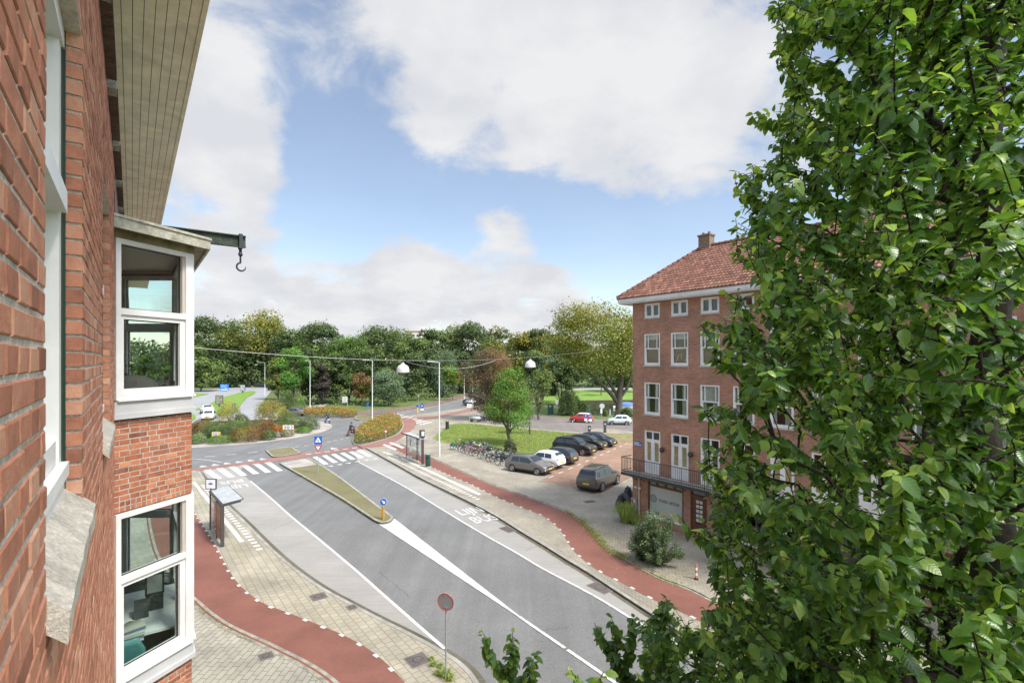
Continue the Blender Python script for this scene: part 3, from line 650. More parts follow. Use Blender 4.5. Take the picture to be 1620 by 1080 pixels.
rd = (G(860, 857) - G(744, 792)).normalized() * -1; rr = Vector((rd.y, -rd.x, 0))
ld = (G(430.7, 790.7) - G(505, 853.7)).normalized(); lr = Vector((ld.y, -ld.x, 0))
def zup(v, z): v = v.copy(); v.z = z; return v
text_obj('LIJN', 1.0, zup(G(744, 809), .037), rr, rd * 1.75, M_mark, 'road_marking', None, 'structure', 'white letters LIJN on the right bus lane', off=.012)
text_obj('BUS', 1.0, zup(G(766, 821), .037), rr, rd * 1.75, M_mark, 'road_marking', None, 'structure', 'white letters BUS on the right bus lane', off=.012)
text_obj('LIJN', 1.0, zup(G(372.5, 770), .037), -lr, ld * -1.55, M_mark, 'road_marking', None, 'structure', 'worn upside-down letters LIJN on the left bus lane', off=.012)
text_obj('BUS', 1.0, zup(G(366.5, 762.2), .037), -lr, ld * -1.55, M_mark, 'road_marking', None, 'structure', 'worn upside-down letters BUS on the left bus lane', off=.012)
# ------------------------------------------------------------ the brick house on the left, close to the viewer
def brickmat(name, c_dark, c_mid, c_light, mortar=False):
    if name in MC: return MC[name]
    m = bpy.data.materials.new(name); m.use_nodes = True; t = m.node_tree; L = t.links.new
    p = t.nodes['Principled BSDF']; p.inputs['Roughness'].default_value = .88; p.inputs['Specular IOR Level'].default_value = .25
    at = N(t, 'ShaderNodeAttribute', attribute_name='v'); tc = N(t, 'ShaderNodeTexCoord')
    cr = N(t, 'ShaderNodeValToRGB'); e = cr.color_ramp.elements; e[0].color = (*c_dark, 1); e[1].color = (*c_light, 1); x = e.new(.5); x.color = (*c_mid, 1)
    nz = N(t, 'ShaderNodeTexNoise', inp={'Scale': 9, 'Detail': 9, 'Roughness': .72, 'Distortion': .4}); L(tc.outputs['Object'], nz.inputs['Vector'])
    mr = N(t, 'ShaderNodeMapRange', inp={'From Min': .3, 'From Max': .7, 'To Min': -.28, 'To Max': .28}); L(nz.outputs[0], mr.inputs[0])
    ad = N(t, 'ShaderNodeMath', operation='ADD', use_clamp=True); L(at.outputs['Fac'], ad.inputs[0]); L(mr.outputs[0], ad.inputs[1]); L(ad.outputs[0], cr.inputs[0])
    n2 = N(t, 'ShaderNodeTexNoise', inp={'Scale': 70, 'Detail': 5, 'Roughness': .7}); L(tc.outputs['Object'], n2.inputs['Vector'])
    m2 = N(t, 'ShaderNodeMapRange', inp={'From Min': .62, 'From Max': .74, 'To Min': 0, 'To Max': .5}); L(n2.outputs[0], m2.inputs[0])
    mx = N(t, 'ShaderNodeMix', data_type='RGBA'); L(m2.outputs[0], mx.inputs[0]); L(cr.outputs[0], mx.inputs[6]); mx.inputs[7].default_value = (.13, .06, .045, 1)
    n3 = N(t, 'ShaderNodeTexNoise', inp={'Scale': 2.2, 'Detail': 6, 'Roughness': .7}); L(tc.outputs['Object'], n3.inputs['Vector'])
    m3 = N(t, 'ShaderNodeMapRange', inp={'From Min': .56, 'From Max': .8, 'To Min': 0, 'To Max': .35}); L(n3.outputs[0], m3.inputs[0])
    x3 = N(t, 'ShaderNodeMix', data_type='RGBA'); L(m3.outputs[0], x3.inputs[0]); L(mx.outputs[2], x3.inputs[6]); x3.inputs[7].default_value = (.42, .31, .26, 1)
    L(x3.outputs[2], p.inputs['Base Color'])
    n4 = N(t, 'ShaderNodeTexNoise', inp={'Scale': 45, 'Detail': 7, 'Roughness': .75}); L(tc.outputs['Object'], n4.inputs['Vector'])
    bp = N(t, 'ShaderNodeBump', inp={'Strength': .85, 'Distance': .006}); L(n4.outputs[0], bp.inputs['Height']); L(bp.outputs[0], p.inputs['Normal'])
    MC[name] = m; return m
M_brick = brickmat('red_brick', (.23, .095, .06), (.44, .185, .112), (.58, .33, .22))
M_brickB = brickmat('bay_brick', (.19, .07, .045), (.40, .145, .078), (.58, .25, .13))
M_mortar = mat('mortar', (.52, .47, .40), .95, var=.25, vs=50, bump=.5, bs=120, dirt=.3, ds=5)
M_concsill = mat('weathered_concrete', (.52, .48, .41), .95, var=.28, vs=75, bump=.35, bs=140, dirt=.35, ds=7)

def set_attr(o, vals, name='v'):
    a = o.data.attributes.new(name, 'FLOAT', 'FACE'); a.data.foreach_set('value', vals)

def bricks(name, frame, s0, s1, h0, h1, holes, parent, m_, rec=.0036, course=.0625, L=.2175, joint=.0115, seed=1, backdepth=.09, header=None, mortar=True, wid=.105, mor_d=None):
    """real bricks on a wall plane; frame(s, d, h): along, depth out of the face, height. Holes: (s0, s1, h0, h1)."""
    rnd = random.Random(seed); mb = MB(); vals = []; nrow = int(math.ceil((h1 - h0) / course))
    lo = -backdepth
    for r in range(nrow):
        a = h0 + r * course; c = min(a + course - joint, h1)
        if c - a < .012: continue
        runs = [(s0, s1)]
        for (x0, x1, y0, y1) in holes:
            if c > y0 + .004 and a < y1 - .004:
                nr_ = []
                for (u0, u1) in runs:
                    if x1 <= u0 or x0 >= u1: nr_.append((u0, u1)); continue
                    if x0 > u0: nr_.append((u0, x0))
                    if x1 < u1: nr_.append((x1, u1))
                runs = nr_
        hd = (r % 2 == 0)
        for (u0, u1) in runs:
            u = u0 - (0 if u0 > s0 + 1e-6 else 0)
            first = True
            while u < u1 - .02:
                if hd: ln = wid + joint if not first else wid * .5 + joint
                else: ln = L if not first else L * .75
                if header and header[0] <= a <= header[1]: ln = .0625
                if rnd.random() < .12 and not hd: ln = wid + joint
                first = False
                e = min(u + ln - joint, u1)
                if u1 - e < .05: e = u1
                j = lambda q: rnd.uniform(-q, q)
                dd = j(.0014); bv = .0032
                y0_, y1_ = a + j(.0015), c + j(.0015); x0_, x1_ = u + j(.0012), e + j(.0012) if e < u1 else e
                k = len(mb.v)
                for (ins, d) in ((0, lo), (0, dd - bv * .8), (bv, dd)):
                    for (sx, hy) in ((x0_ + ins, y0_ + ins), (x1_ - ins, y0_ + ins), (x1_ - ins, y1_ - ins), (x0_ + ins, y1_ - ins)):
                        mb.v.append(tuple(frame(sx, d + (j(.0008) if ins else 0), hy)))
                for q in (0, 4):
                    for i in range(4):
                        i2 = (i + 1) % 4; mb.f.append((k + q + i, k + q + i2, k + q + 4 + i2, k + q + 4 + i)); mb.m.append(0)
                mb.f.append((k + 8, k + 9, k + 10, k + 11)); mb.m.append(0)
                v = min(1, max(0, rnd.gauss(.5, .17))); vals += [v] * 9
                u = e + joint
    o = mb.build(name, m_, parent); set_attr(o, vals)
    if mortar:
        mb = MB(); holes = [(q[0] - .007, q[1] + .007, q[2] - .004, q[3] + .004) for q in holes]; s1 -= .004; xs = sorted({s0, s1, *[h[0] for h in holes], *[h[1] for h in holes]}); ys = sorted({h0, h1, *[h[2] for h in holes], *[h[3] for h in holes]})
        xs = [x for x in xs if s0 <= x <= s1]; ys = [y for y in ys if h0 <= y <= h1]
        for i in range(len(xs) - 1):
            for j_ in range(len(ys) - 1):
                cx, cy = (xs[i] + xs[i + 1]) / 2, (ys[j_] + ys[j_ + 1]) / 2
                if any(h[0] < cx < h[1] and h[2] < cy < h[3] for h in holes): continue
                mb.obox(frame(xs[i], mor_d or -rec - .08, ys[j_]), frame(xs[i + 1], 0, ys[j_]) - frame(xs[i], 0, ys[j_]), frame(0, (0 if not mor_d else 0) + .08 if not mor_d else -rec - mor_d, 0) - frame(0, 0, 0), frame(0, 0, ys[j_ + 1]) - frame(0, 0, ys[j_]))
        mb.build('mortar', M_mortar, o)
    return o

house = empty('brick_house', W(3, -.157, -H), 0, 'red brick house seen at a grazing angle along the left edge, with bay window', 'house')
hi = house.matrix_world.inverted() if False else None
def hb(o):                       # keep parts in world coordinates under the house empty
    o.matrix_parent_inverse = Matrix.Translation(-house.location); return o
WB = -.157
fr = lambda s, d, h: W(s, WB + d, h)
win1 = (1.567, 2.63, -.56, 1.27); win2 = (4.35, 5.75, -.56, 1.27)
wins = [win1, win2]
o = bricks('brick_wall', fr, .35, 7.16, -3.4, 2.14, wins, house, M_brick, seed=3); hb(o)
# the rest of the facade, above, below and beyond, with the same coursing as a texture
M_brickT = paving('red_brick_courses', (.38, .115, .062), (.22, .07, .045), (.36, .32, .27), .22, .0625, .010, 0, coord='UV', bump=.6, blend=.3)
def wallmesh(name, frame, s0, s1, h0, h1, holes, d, m_, parent, reveal=.1, m_rev=None):
    mb = MB(); xs = sorted({s0, s1, *[h[0] for h in holes], *[h[1] for h in holes]}); ys = sorted({h0, h1, *[h[2] for h in holes], *[h[3] for h in holes]})
    xs = [x for x in xs if s0 <= x <= s1]; ys = [y for y in ys if h0 <= y <= h1]; uvs = []
    def q(a, b, c, e, uvq): mb.add([a, b, c, e], [(0, 1, 2, 3)]); uvs.extend(uvq)
    for i in range(len(xs) - 1):
        for j in range(len(ys) - 1):
            cx, cy = (xs[i] + xs[i + 1]) / 2, (ys[j] + ys[j + 1]) / 2
            if any(h[0] < cx < h[1] and h[2] < cy < h[3] for h in holes): continue
            x0, x1, y0, y1 = xs[i], xs[i + 1], ys[j], ys[j + 1]
            q(frame(x0, d, y0), frame(x1, d, y0), frame(x1, d, y1), frame(x0, d, y1), [(x0, y0), (x1, y0), (x1, y1), (x0, y1)])
    for (x0, x1, y0, y1) in holes:
        r = reveal
        q(frame(x0, d, y0), frame(x0, d, y1), frame(x0, d - r, y1), frame(x0, d - r, y0), [(0, y0), (0, y1), (r, y1), (r, y0)])
        q(frame(x1, d, y1), frame(x1, d, y0), frame(x1, d - r, y0), frame(x1, d - r, y1), [(0, y1), (0, y0), (r, y0), (r, y1)])
        q(frame(x0, d, y1), frame(x1, d, y1), frame(x1, d - r, y1), frame(x0, d - r, y1), [(x0, 0), (x1, 0), (x1, r), (x0, r)])
        q(frame(x1, d, y0), frame(x0, d, y0), frame(x0, d - r, y0), frame(x1, d - r, y0), [(x1, 0), (x0, 0), (x0, r), (x1, r)])
    o = mb.build(name, m_, parent); uv = o.data.uv_layers.new(name='UVMap')
    for i, c in enumerate(uvs): uv.data[i].uv = c
    return o
bay_s0, bay_s1 = 7.15, 10.5
hb(wallmesh('brick_wall', fr, -8, 30, -9.8, -3.4, [(4.35, 5.75, -6.4, -4.6), (12, 13.4, -6.4, -4.6), (16, 17.4, -6.4, -4.6), (20, 21.4, -6.4, -4.6), (bay_s0 + .2, bay_s1 - .2, -9.7, -3.41)], 0, M_brickT, house))
hb(wallmesh('brick_wall', fr, 7.16, 30, -3.4, 2.14, [(12, 13.4, -.56, 1.27), (16, 17.4, -.56, 1.27), (20, 21.4, -.56, 1.27), (bay_s0 + .2, bay_s1 - .2, -3.39, 1.36)], 0, M_brickT, house))
hb(wallmesh('brick_wall', fr, -8, .35, -3.4, 2.14, [], 0, M_brickT, house))
mb = MB(); mb.obox(W(-8, WB - .02, -H), LD * 38, LN * -.3, Vector((0, 0, .001))); 
# inner shell so that the rooms behind the panes are real
M_room = mat('room_plaster', (.72, .71, .68), .9); M_floor = mat('room_floor', (.50, .42, .34), .5)
mb = MB()
for hz in (-9.75, -4.3, -1.3, 1.75): mb.obox(W(-8, WB - 4.2, hz), LD * 38, LN * 4.05, Vector((0, 0, .12)))
mb.obox(W(-8, WB - 4.3, -9.8), LD * 38, LN * .1, Vector((0, 0, 12))); mb.obox(W(-8, WB - 4.2, -9.8), LD * .1, LN * 4.05, Vector((0, 0, 12))); mb.obox(W(29.9, WB - 4.2, -9.8), LD * .1, LN * 4.05, Vector((0, 0, 12)))
mb.obox(W(6.2, WB - 4.2, -9.8), LD * .1, LN * 4.05, Vector((0, 0, 12))); mb.obox(W(11.4, WB - 4.2, -9.8), LD * .1, LN * 4.05, Vector((0, 0, 12)))
hb(mb.build('interior_wall', M_room, house))
# stone sills
def sill(s0, s1):
    mb = MB(); n = 14; a = []
    rn = random.Random(int(s0 * 10))
    for i in range(n + 1):
        s = s0 + (s1 - s0) * i / n; jt = lambda: rn.uniform(-.003, .003)
        a += [W(s, WB + .04 + jt(), -.578 + jt()), W(s, -.225, -.485), W(s, -.225, -.56), W(s, WB + .037 + jt(), -.655 + jt())]
    fs = []
    for i in range(n):
        for j in range(4):
            fs.append((4 * i + j, 4 * i + (j + 1) % 4, 4 * i + 4 + (j + 1) % 4, 4 * i + 4 + j))
    fs += [(3, 2, 1, 0), (4 * n, 4 * n + 1, 4 * n + 2, 4 * n + 3)]
    mb.add(a, fs); o = mb.build('window_sill', M_concsill, house); return hb(o)
sill(1.56, 2.66); sill(4.34, 5.77)
# windows of the flat facade: white jambs, transom and bottom rail, dark green inner edge
M_dgreen = mat('dark_green_paint', (.012, .035, .022), .35)
M_gl = glass('window_glass')
def flat_window(s0, s1):
    mb = MB(); d0 = WB - .05
    def fb(sa, sb, ha, hc, b0, b1, mi=0): mb.obox(W(sa, b0, ha), LD * (sb - sa), LN * (b1 - b0), Vector((0, 0, hc - ha)), mi)
    fb(s1 - .005, s1 + .06, -.60, 1.34, -.36, d0, 1); fb(s0 - .06, s0 + .005, -.60, 1.34, -.36, d0, 1)
    fb(s1 - .02, s1 - .006, -.50, 1.27, -.34, d0 - .006, 1)
    fb(s1 - .09, s1 - .021, -.50, 1.26, -.34, d0 - .012); fb(s0 + .006, s0 + .09, -.50, 1.26, -.34, d0 - .012)
    fb(s0 + .006, s1 - .006, 1.20, 1.30, -.34, d0 - .003)
    fb(s0 + .09, s1 - .09, .55, .63, -.34, d0 + .012)
    fb(s0 + .09, s1 - .09, -.385, -.30, -.30, d0 - .02); fb(s0 + .006, s1 - .022, -.44, -.39, -.33, d0 + .012); fb(s0 + .006, s1 - .022, -.55, -.445, -.33, d0 - .002)
    o = mb.build('window', [M_white, M_dgreen], house); hb(o)
    mb = MB(); mb.obox(W(s0 + .08, -.30, -.40), LD * (s1 - s0 - .16), LN * .006, Vector((0, 0, 1.65))); mb.build('pane', M_gl, o)
flat_window(1.567, 2.63); flat_window(4.35, 5.75)
for s0 in (12, 16, 20):
    for h in (-.56, -6.4):
        mb = MB()
        for a, b, c, d in ((0, .08, 0, 1.8), (1.32, 1.4, 0, 1.8), (.08, 1.32, 0, .1), (.08, 1.32, 1.7, 1.8), (.08, 1.32, 1.05, 1.12)): mb.obox(W(s0 + a, WB - .14, h + c), LD * (b - a), LN * .06, Vector((0, 0, d - c)))
        o = hb(mb.build('window', M_white, house)); mb = MB(); mb.obox(W(s0 + .07, WB - .11, h + .05), LD * 1.26, LN * .006, Vector((0, 0, 1.7))); mb.build('pane', M_gl, o)
# small projecting attic ledges under the eaves, with stone blocks between them
M_ledge = mat('dark_glazed_brick', (.10, .06, .035), .8, var=.5, vs=12, bump=.8, bs=40, dirt=.4, ds=6)
mb = MB(); mb2 = MB(); s = 1.2; M_stone2 = mat('grey_stone', (.30, .29, .26), .9, var=.35, vs=30, bump=.8, bs=60)
while s < 29:
    mb2 = MB()
    mb.obox(W(s, WB - .1, 2.14), LD * 1.05, LN * .163, Vector((0, 0, .07))); mb2.obox(W(s + 1.17, WB - .1, 2.13), LD * .16, LN * .155, Vector((0, 0, .11))); s += 1.36; hb(mb2.build('stone_block', M_stone2, house))
hb(mb.build('eaves_ledge', M_ledge, house))
mb = MB(); mb.obox(W(-8, WB - .15, 2.22), LD * 38, LN * .14, Vector((0, 0, 1.25))); hb(mb.build('brick_frieze', M_brickT, house))
# boarded soffit and roof
M_soff = mat('soffit_boards', (.93, .88, .67), .75, var=.06, vs=6, dirt=.22, ds=3, bump=.12, bs=30)
hs = 3.4; b0, b1 = WB - .02, .585
mb = MB(); nb = 8; bw = (b1 - b0 - .04) / nb; rn = random.Random(5)
for i in range(nb):
    s = -8.0
    while s < 29.9:
        e = min(30, s + rn.uniform(3.2, 5.5)); dz = rn.uniform(0, .004)
        mb.obox(W(s, b0 + i * bw + .003, hs + dz), LD * (e - s - .004), LN * (bw - .006), Vector((0, 0, .02))); s = e
mb.obox(W(-8, b0, hs + .015), LD * 38, LN * (b1 - b0 - .01), Vector((0, 0, .02)), 1)
mb.obox(W(-8, b1 - .04, hs - .012), LD * 38, LN * .045, Vector((0, 0, .22)))
o = hb(mb.build('soffit', [M_soff, mat('dark_gap', (.06, .055, .04), .9)], house))
mb = MB(); mb.add([W(-8, b1, hs + .2), W(30, b1, hs + .2), W(30, -3.6, hs + 3.2), W(-8, -3.6, hs + 3.2), W(-8, b1, hs + .12), W(30, b1, hs + .12), W(30, -3.6, hs + 3.1), W(-8, -3.6, hs + 3.1)], [(0, 1, 2, 3), (7, 6, 5, 4), (0, 4, 5, 1), (1, 5, 6, 2), (2, 6, 7, 3), (3, 7, 4, 0)])
hb(mb.build('roof', mat('roof_tile_plain', (.3, .09, .05), .8, var=.2), house))

# --- the bay window: side, front and far side rising through the storeys
A = W(bay_s0, WB, 0); E1 = Vector((.287, .958, 0)); C = A + E1 * .96
sC, bC = C.dot(LD), C.dot(LN); sA = bay_s0
D = W(2 * (sA + bay_s1) / 2 - sC, bC, 0); Ez = W(bay_s1, WB, 0)
A.z = C.z = D.z = Ez.z = 0
sides = [(A, C), (C, D), (D, Ez)]
def side_frame(P, Q):
    u = (Q - P).normalized(); n = Vector((u.y, -u.x, 0));
    if n.dot(LN) < 0 and n.dot(Vector((1, -.4, 0))) < 0: n = -n
    return lambda s, d, h: P + u * s + n * d + Vector((0, 0, H + h)), (Q - P).length, u, n
bay = empty('bay', W(bay_s0, WB, -H), 0); bay.parent = house; bay.matrix_parent_inverse = Matrix.Translation(-house.location)
bay.name = 'bay_window'
def bb(o, par=None): 
    o.parent = par or bay
    if (par or bay) is bay: o.matrix_parent_inverse = Matrix.Translation(-bay.location)
    return o
for si, (P, Q) in enumerate(sides):
    f, Ls, u, n = side_frame(P, Q)
    if si == 0:
        o = bricks('brick_spandrel', f, .0, Ls + .005, -1.70, -.68, [], None, M_brickB, seed=11, header=(-1.70, -1.60), backdepth=.05); bb(o)
        o = bricks('brick_spandrel', f, .0, Ls + .005, -4.55, -3.83, [], None, M_brickB, seed=12, backdepth=.05); bb(o)
    else:
        for (h0, h1) in ((-1.70, -.68), (-4.55, -3.83)): bb(wallmesh('brick_spandrel', f, 0, Ls, h0, h1, [], 0, M_brickT, None))
    bb(wallmesh('brick_spandrel', f, 0, Ls, -9.8, -6.6, [], 0, M_brickT, None))
    for (h0, h1, up) in ((-.446, 1.35, True), (-3.58, -1.715, False), (-6.4, -4.57, False)):
        nwin = 1 if si != 1 else 2
        for wi in range(nwin):
            a0 = Ls * wi / nwin; a1 = Ls * (wi + 1) / nwin
            mb = MB()
            def fb(sa, sb, ha, hc, d0, d1, mi=0): mb.obox(f(sa, d0, ha), u * (sb - sa), n * (d1 - d0), Vector((0, 0, hc - ha)), mi)
            hr = h0 + (h1 - h0) * (.55 if up else .60)
            fb(a0, a0 + .055, h0, h1, -.09, .028); fb(a1 - .10, a1, h0, h1, -.09, .028)
            fb(a0 + .055, a1 - .10, h1 - .055, h1, -.088, .026); fb(a0 + .055, a1 - .10, hr - .035, hr + .035, -.088, .024)
            fb(a0 + .055, a1 - .10, h0, h0 + .06, -.088, .026); fb(a0 + .01, a1 - .02, h0 - .018, h0 - .001, -.08, .05)
            # lower sash frame
            fb(a0 + .056, a0 + .10, h0 + .061, hr - .036, -.08, .004); fb(a1 - .165, a1 - .101, h0 + .061, hr - .036, -.08, .004)
            fb(a0 + .10, a1 - .165, h0 + .061, h0 + .12, -.08, .004); fb(a0 + .10, a1 - .165, hr - .085, hr - .036, -.08, .004)
            # grey inner jamb
            fb(a1 - .135, a1 - .101, hr + .036, h1 - .056, -.08, .006, 1)
            o = mb.build('window', [M_white, mat('stone_paint', (.50, .46, .40), .6, var=.08)], None); bb(o)
            for (ha, hc, x0, x1) in ((hr + .03, h1 - .05, a0 + .05, a1 - .13), (h0 + .115, hr - .08, a0 + .095, a1 - .16)):
                mb = MB(); mb.obox(f(x0, -.045, ha), u * (x1 - x0), n * .006, Vector((0, 0, hc - ha))); g_ = mb.build('pane', M_gl, None); g_.parent = o
            mb = MB(); fb2 = lambda x0, x1, y0, y1: mb.obox(f(x0, -.04, y0), u * (x1 - x0), n * .012, Vector((0, 0, y1 - y0)))
            for (y0, y1, x0, x1) in ((hr + .036, h1 - .056, a0 + .056, a1 - .136), (h0 + .121, hr - .086, a0 + .101, a1 - .166)):
                fb2(x0, x1, y0, y0 + .01); fb2(x0, x1, y1 - .01, y1); fb2(x0, x0 + .01, y0 + .01, y1 - .01); fb2(x1 - .01, x1, y0 + .01, y1 - .01)
            g_ = mb.build('gasket', M_rubber, None); g_.parent = o
# sill boards and roof following the bay's outline
def ring_poly(off):
    pts = []; fs = [side_frame(P, Q) for P, Q in sides]
    lines = [(P + f_[3] * off, f_[2]) for (P, Q), f_ in zip(sides, fs)]
    def inter(l1, l2):
        p, r_ = l1; q, s_ = l2; cr = r_.x * s_.y - r_.y * s_.x; t_ = ((q.x - p.x) * s_.y - (q.y - p.y) * s_.x) / cr; return p + r_ * t_
    wl_ = (W(0, WB + .002, 0), LD)
    c0 = inter(wl_, lines[0]); c1 = inter(lines[0], lines[1]); c2 = inter(lines[1], lines[2]); c3 = inter(lines[2], wl_)
    return [c0, c1, c2, c3]
def band(name, off, h0, h1, m_, off_in=-.07):
    o1, o2 = ring_poly(off), ring_poly(off_in); mb = MB()
    for i in range(3):
        a, b, c, d = o1[i], o1[i + 1], o2[i + 1], o2[i]
        mb.add([(*p.xy, H + h) for h in (h0, h1) for p in (a, b, c, d)], [(3, 2, 1, 0), (4, 5, 6, 7), (0, 1, 5, 4), (1, 2, 6, 5), (2, 3, 7, 6), (3, 0, 4, 7)])
    return bb(mb.build(name, m_, None))
M_alu = mat('pale_sill_metal', (.55, .55, .55), .5, var=.06, vs=2, dirt=.12, ds=2)
for h in (-.446, -3.58):
    band('sill_board', .022, h - .16, h - .020, M_alu); band('sill_board', .045, h - .215, h - .161, M_alu)
band('sill_board', .03, -6.6, -6.42, M_white)
M_bayroof = mat('mossy_fascia', (.52, .50, .40), .85, var=.15, vs=9, dirt=.5, ds=7, bump=.4, bs=50)
band('fascia', .20, 1.42, 1.55, M_bayroof, .17); band('fascia', .215, 1.535, 1.565, M_bayroof, .1)
band('bay_soffit', .17, 1.46, 1.475, mat('bay_soffit', (.36, .33, .22), .85, var=.2, vs=4, dirt=.4, ds=4), -.07)
band('bay_architrave', .03, 1.35, 1.46, mat('mossy_wood', (.30, .28, .16), .9, var=.3, vs=5, dirt=.5, ds=3), -.07)
rp = ring_poly(.19); mb = MB(); mb.prism([rp[0].xy, rp[1].xy, rp[2].xy, rp[3].xy], H + 1.50, H + 1.545); bb(mb.build('bay_roof', mat('zinc', (.3, .31, .3), .6, var=.15), None))
ip = ring_poly(-.1); mb = MB()
for h in (-1.5, -1.22, 1.38, -4.5, -4.25, -9.7): mb = MB(); mb.prism([ip[i].xy for i in range(4)], H + h, H + h + .05); bb(mb.build('bay_floor', M_floor, None))
# flashing where the bay roof meets the wall
mb = MB(); mb.plate([W(7.02, WB + .003, 1.78), W(7.16, WB + .003, 1.56), W(7.24, WB + .003, 1.56), W(7.06, WB + .003, 1.84)], .006); hb(mb.build('lead_flashing', M_dark, house))
# hoist beam with hook
M_beam = mat('mossy_green_iron', (.012, .026, .02), .6, var=.6, vs=9, col2=(.05, .075, .045), bump=.4, bs=30)
s_ = 8.79; mb = MB()
for d0, d1, h0, h1 in ((-.045, .045, 1.885, 1.90), (-.045, .045, 1.725, 1.74), (-.006, .006, 1.74, 1.885)): mb.obox(W(s_ + d0, WB + .002, h0), LD * (d1 - d0), LN * 1.56, Vector((0, 0, h1 - h0)))
beam = hb(mb.build('hoist_beam', M_beam, house))
mb = MB(); M_hook = mat('hook_iron', (.045, .055, .06), .5, .5)
mb.obox(W(s_ - .06, 1.31, 1.70), LD * .12, LN * .05, Vector((0, 0, .22)))
mb.tube([W(s_, 1.335, 1.70), W(s_, 1.335, 1.62)], .022, 8); mb.ball(W(s_, 1.335, 1.615), .034, 8, 6)
pts = [W(s_, 1.335, 1.60), W(s_, 1.335, 1.50)]
for i in range(15):
    a = R(100 + i * 19.5); pts.append(W(s_, 1.345 + .062 * math.cos(a) * 1.0, 1.425 + .062 * math.sin(a)))
mb.tube(pts, [.014] * 12 + [.013, .011, .009, .006, .003], 8); o = mb.build('hook', M_hook, None, smooth=True); o.parent = beam

# things behind the panes of the bay
M_desk = mat('white_desk', (.7, .7, .68), .4); M_chair = mat('teal_shell', (.10, .26, .26), .35); M_wood = mat('oak', (.35, .22, .11), .5, var=.2, vs=6)
fs_ = -4.2 + H - .0; fl = -4.2      # floor of the lower room (relative to the eye)
dk = empty('desk', W(8.35, .05, fl), math.atan2(LD.y, LD.x), 'white desk standing inside the lower bay window', 'desk')
mb = MB(); mb.box((.35, -.1, .74), (1.5, .9, .03)); mb.build('desk_top', M_desk, dk)
for x in (-.33, 1.03):
    for y in (-.45, .25): mb = MB(); mb.box((x, y, .362), (.05, .05, .722)); mb.build('leg', M_desk, dk)
mb = MB(); mb.box((.35, .36, .62), (1.4, .02, .2)); mb.build('modesty_panel', M_desk, dk)
ch = empty('chair', W(7.85, -.1, fl), math.atan2(LD.y, LD.x), 'teal shell chair at the desk behind the lower bay window', 'chair')
mb = MB(); n = 10; vs = []; fs = []
for i in range(n + 1):
    t = i / n
    if t < .5: y, z = -.22 + t * 2 * .42, .45 + .02 * math.cos(t * 12)
    else: y, z = .20 + (t - .5) * .18, .47 + (t - .5) * 2 * .42
    for j in range(9):
        x = (j / 8 - .5) * (.46 if t < .8 else .46 * (1 - (t - .8) * 1.5)); vs.append((y * -1, x, z + .25 * x * x + (0)))
for i in range(n):
    for j in range(8): fs.append((i * 9 + j, i * 9 + j + 1, i * 9 + 10 + j, i * 9 + 9 + j))
mb.add(vs, fs); o = mb.build('shell', M_chair, ch, smooth=True); md = o.modifiers.new('t', 'SOLIDIFY'); md.thickness = .015
for a in range(4): mb = MB(); an = R(45 + 90 * a); mb.tube([(0, 0, .44), (.22 * math.cos(an), .22 * math.sin(an), 0)], .013, 6); mb.build('leg', M_wood, ch)
def small(name, mbf, m_, label, c, group=None):
    mb = MB(); mbf(mb); return tag(mb.build(name, m_), label, c, group)
dz = H + fl + .757
def wp(s, b, z): p = W(s, b, 0); p.z = z; return p
for i in range(6):
    small('book', lambda m_: m_.box(wp(7.86, -.02, dz + .014 + i * .03), (.2, .27, .024), SA + .06 * i), mat('book%d' % (i % 3), ((.6, .6, .58), (.15, .2, .28), (.5, .48, .42))[i % 3], .6), ('book at the bottom of', 'second book from the bottom of', 'third book from the bottom of', 'third book from the top of', 'second book from the top of', 'book on top of')[i] + ' the stack on the desk in the lower bay', 'book', 'books stacked on the bay desk')
small('cup', lambda m_: m_.tube([wp(8.1, -.02, dz), wp(8.1, -.02, dz + .11)], [.045, .055], 14), mat('gold_cup', (.25, .17, .05), .3, .5), 'small brass cup on the desk in the lower bay', 'cup')
small('box', lambda m_: m_.box(wp(8.5, .1, dz + .1), (.16, .16, .2), SA), M_dark, 'black box standing on the desk in the lower bay', 'box')
pf = empty('picture_frame', wp(8.62, .25, dz), SA, 'black picture frame leaning at the corner of the lower bay', 'picture frame')
mb = MB(); mb.box((0, 0, .36), (.02, .22, .3)); mb.build('frame', M_dark, pf); mb = MB(); mb.box((-.013, 0, .36), (.01, .17, .24)); mb.build('print', M_offw, pf); mb = MB(); mb.box((.03, 0, .105), (.1, .2, .21)); mb.build('stand', M_dark, pf)
small('sofa_cushion', lambda m_: m_.ball(wp(7.75, .0, H - .42), (.35, .25, .24), 14, 8), mat('grey_fabric', (.07, .065, .06), .95, var=.2), 'dark grey cushion behind the lower pane of the upper bay', 'cushion')
pl = empty('potted_plant', wp(8.05, .12, H - 1.17), 0, 'green pot plant standing inside the corner of the upper bay', 'plant')
mb = MB(); mb.tube([(0, 0, 0), (0, 0, .35)], [.1, .13], 12); mb.build('pot', M_offw, pl); plant_root = pl
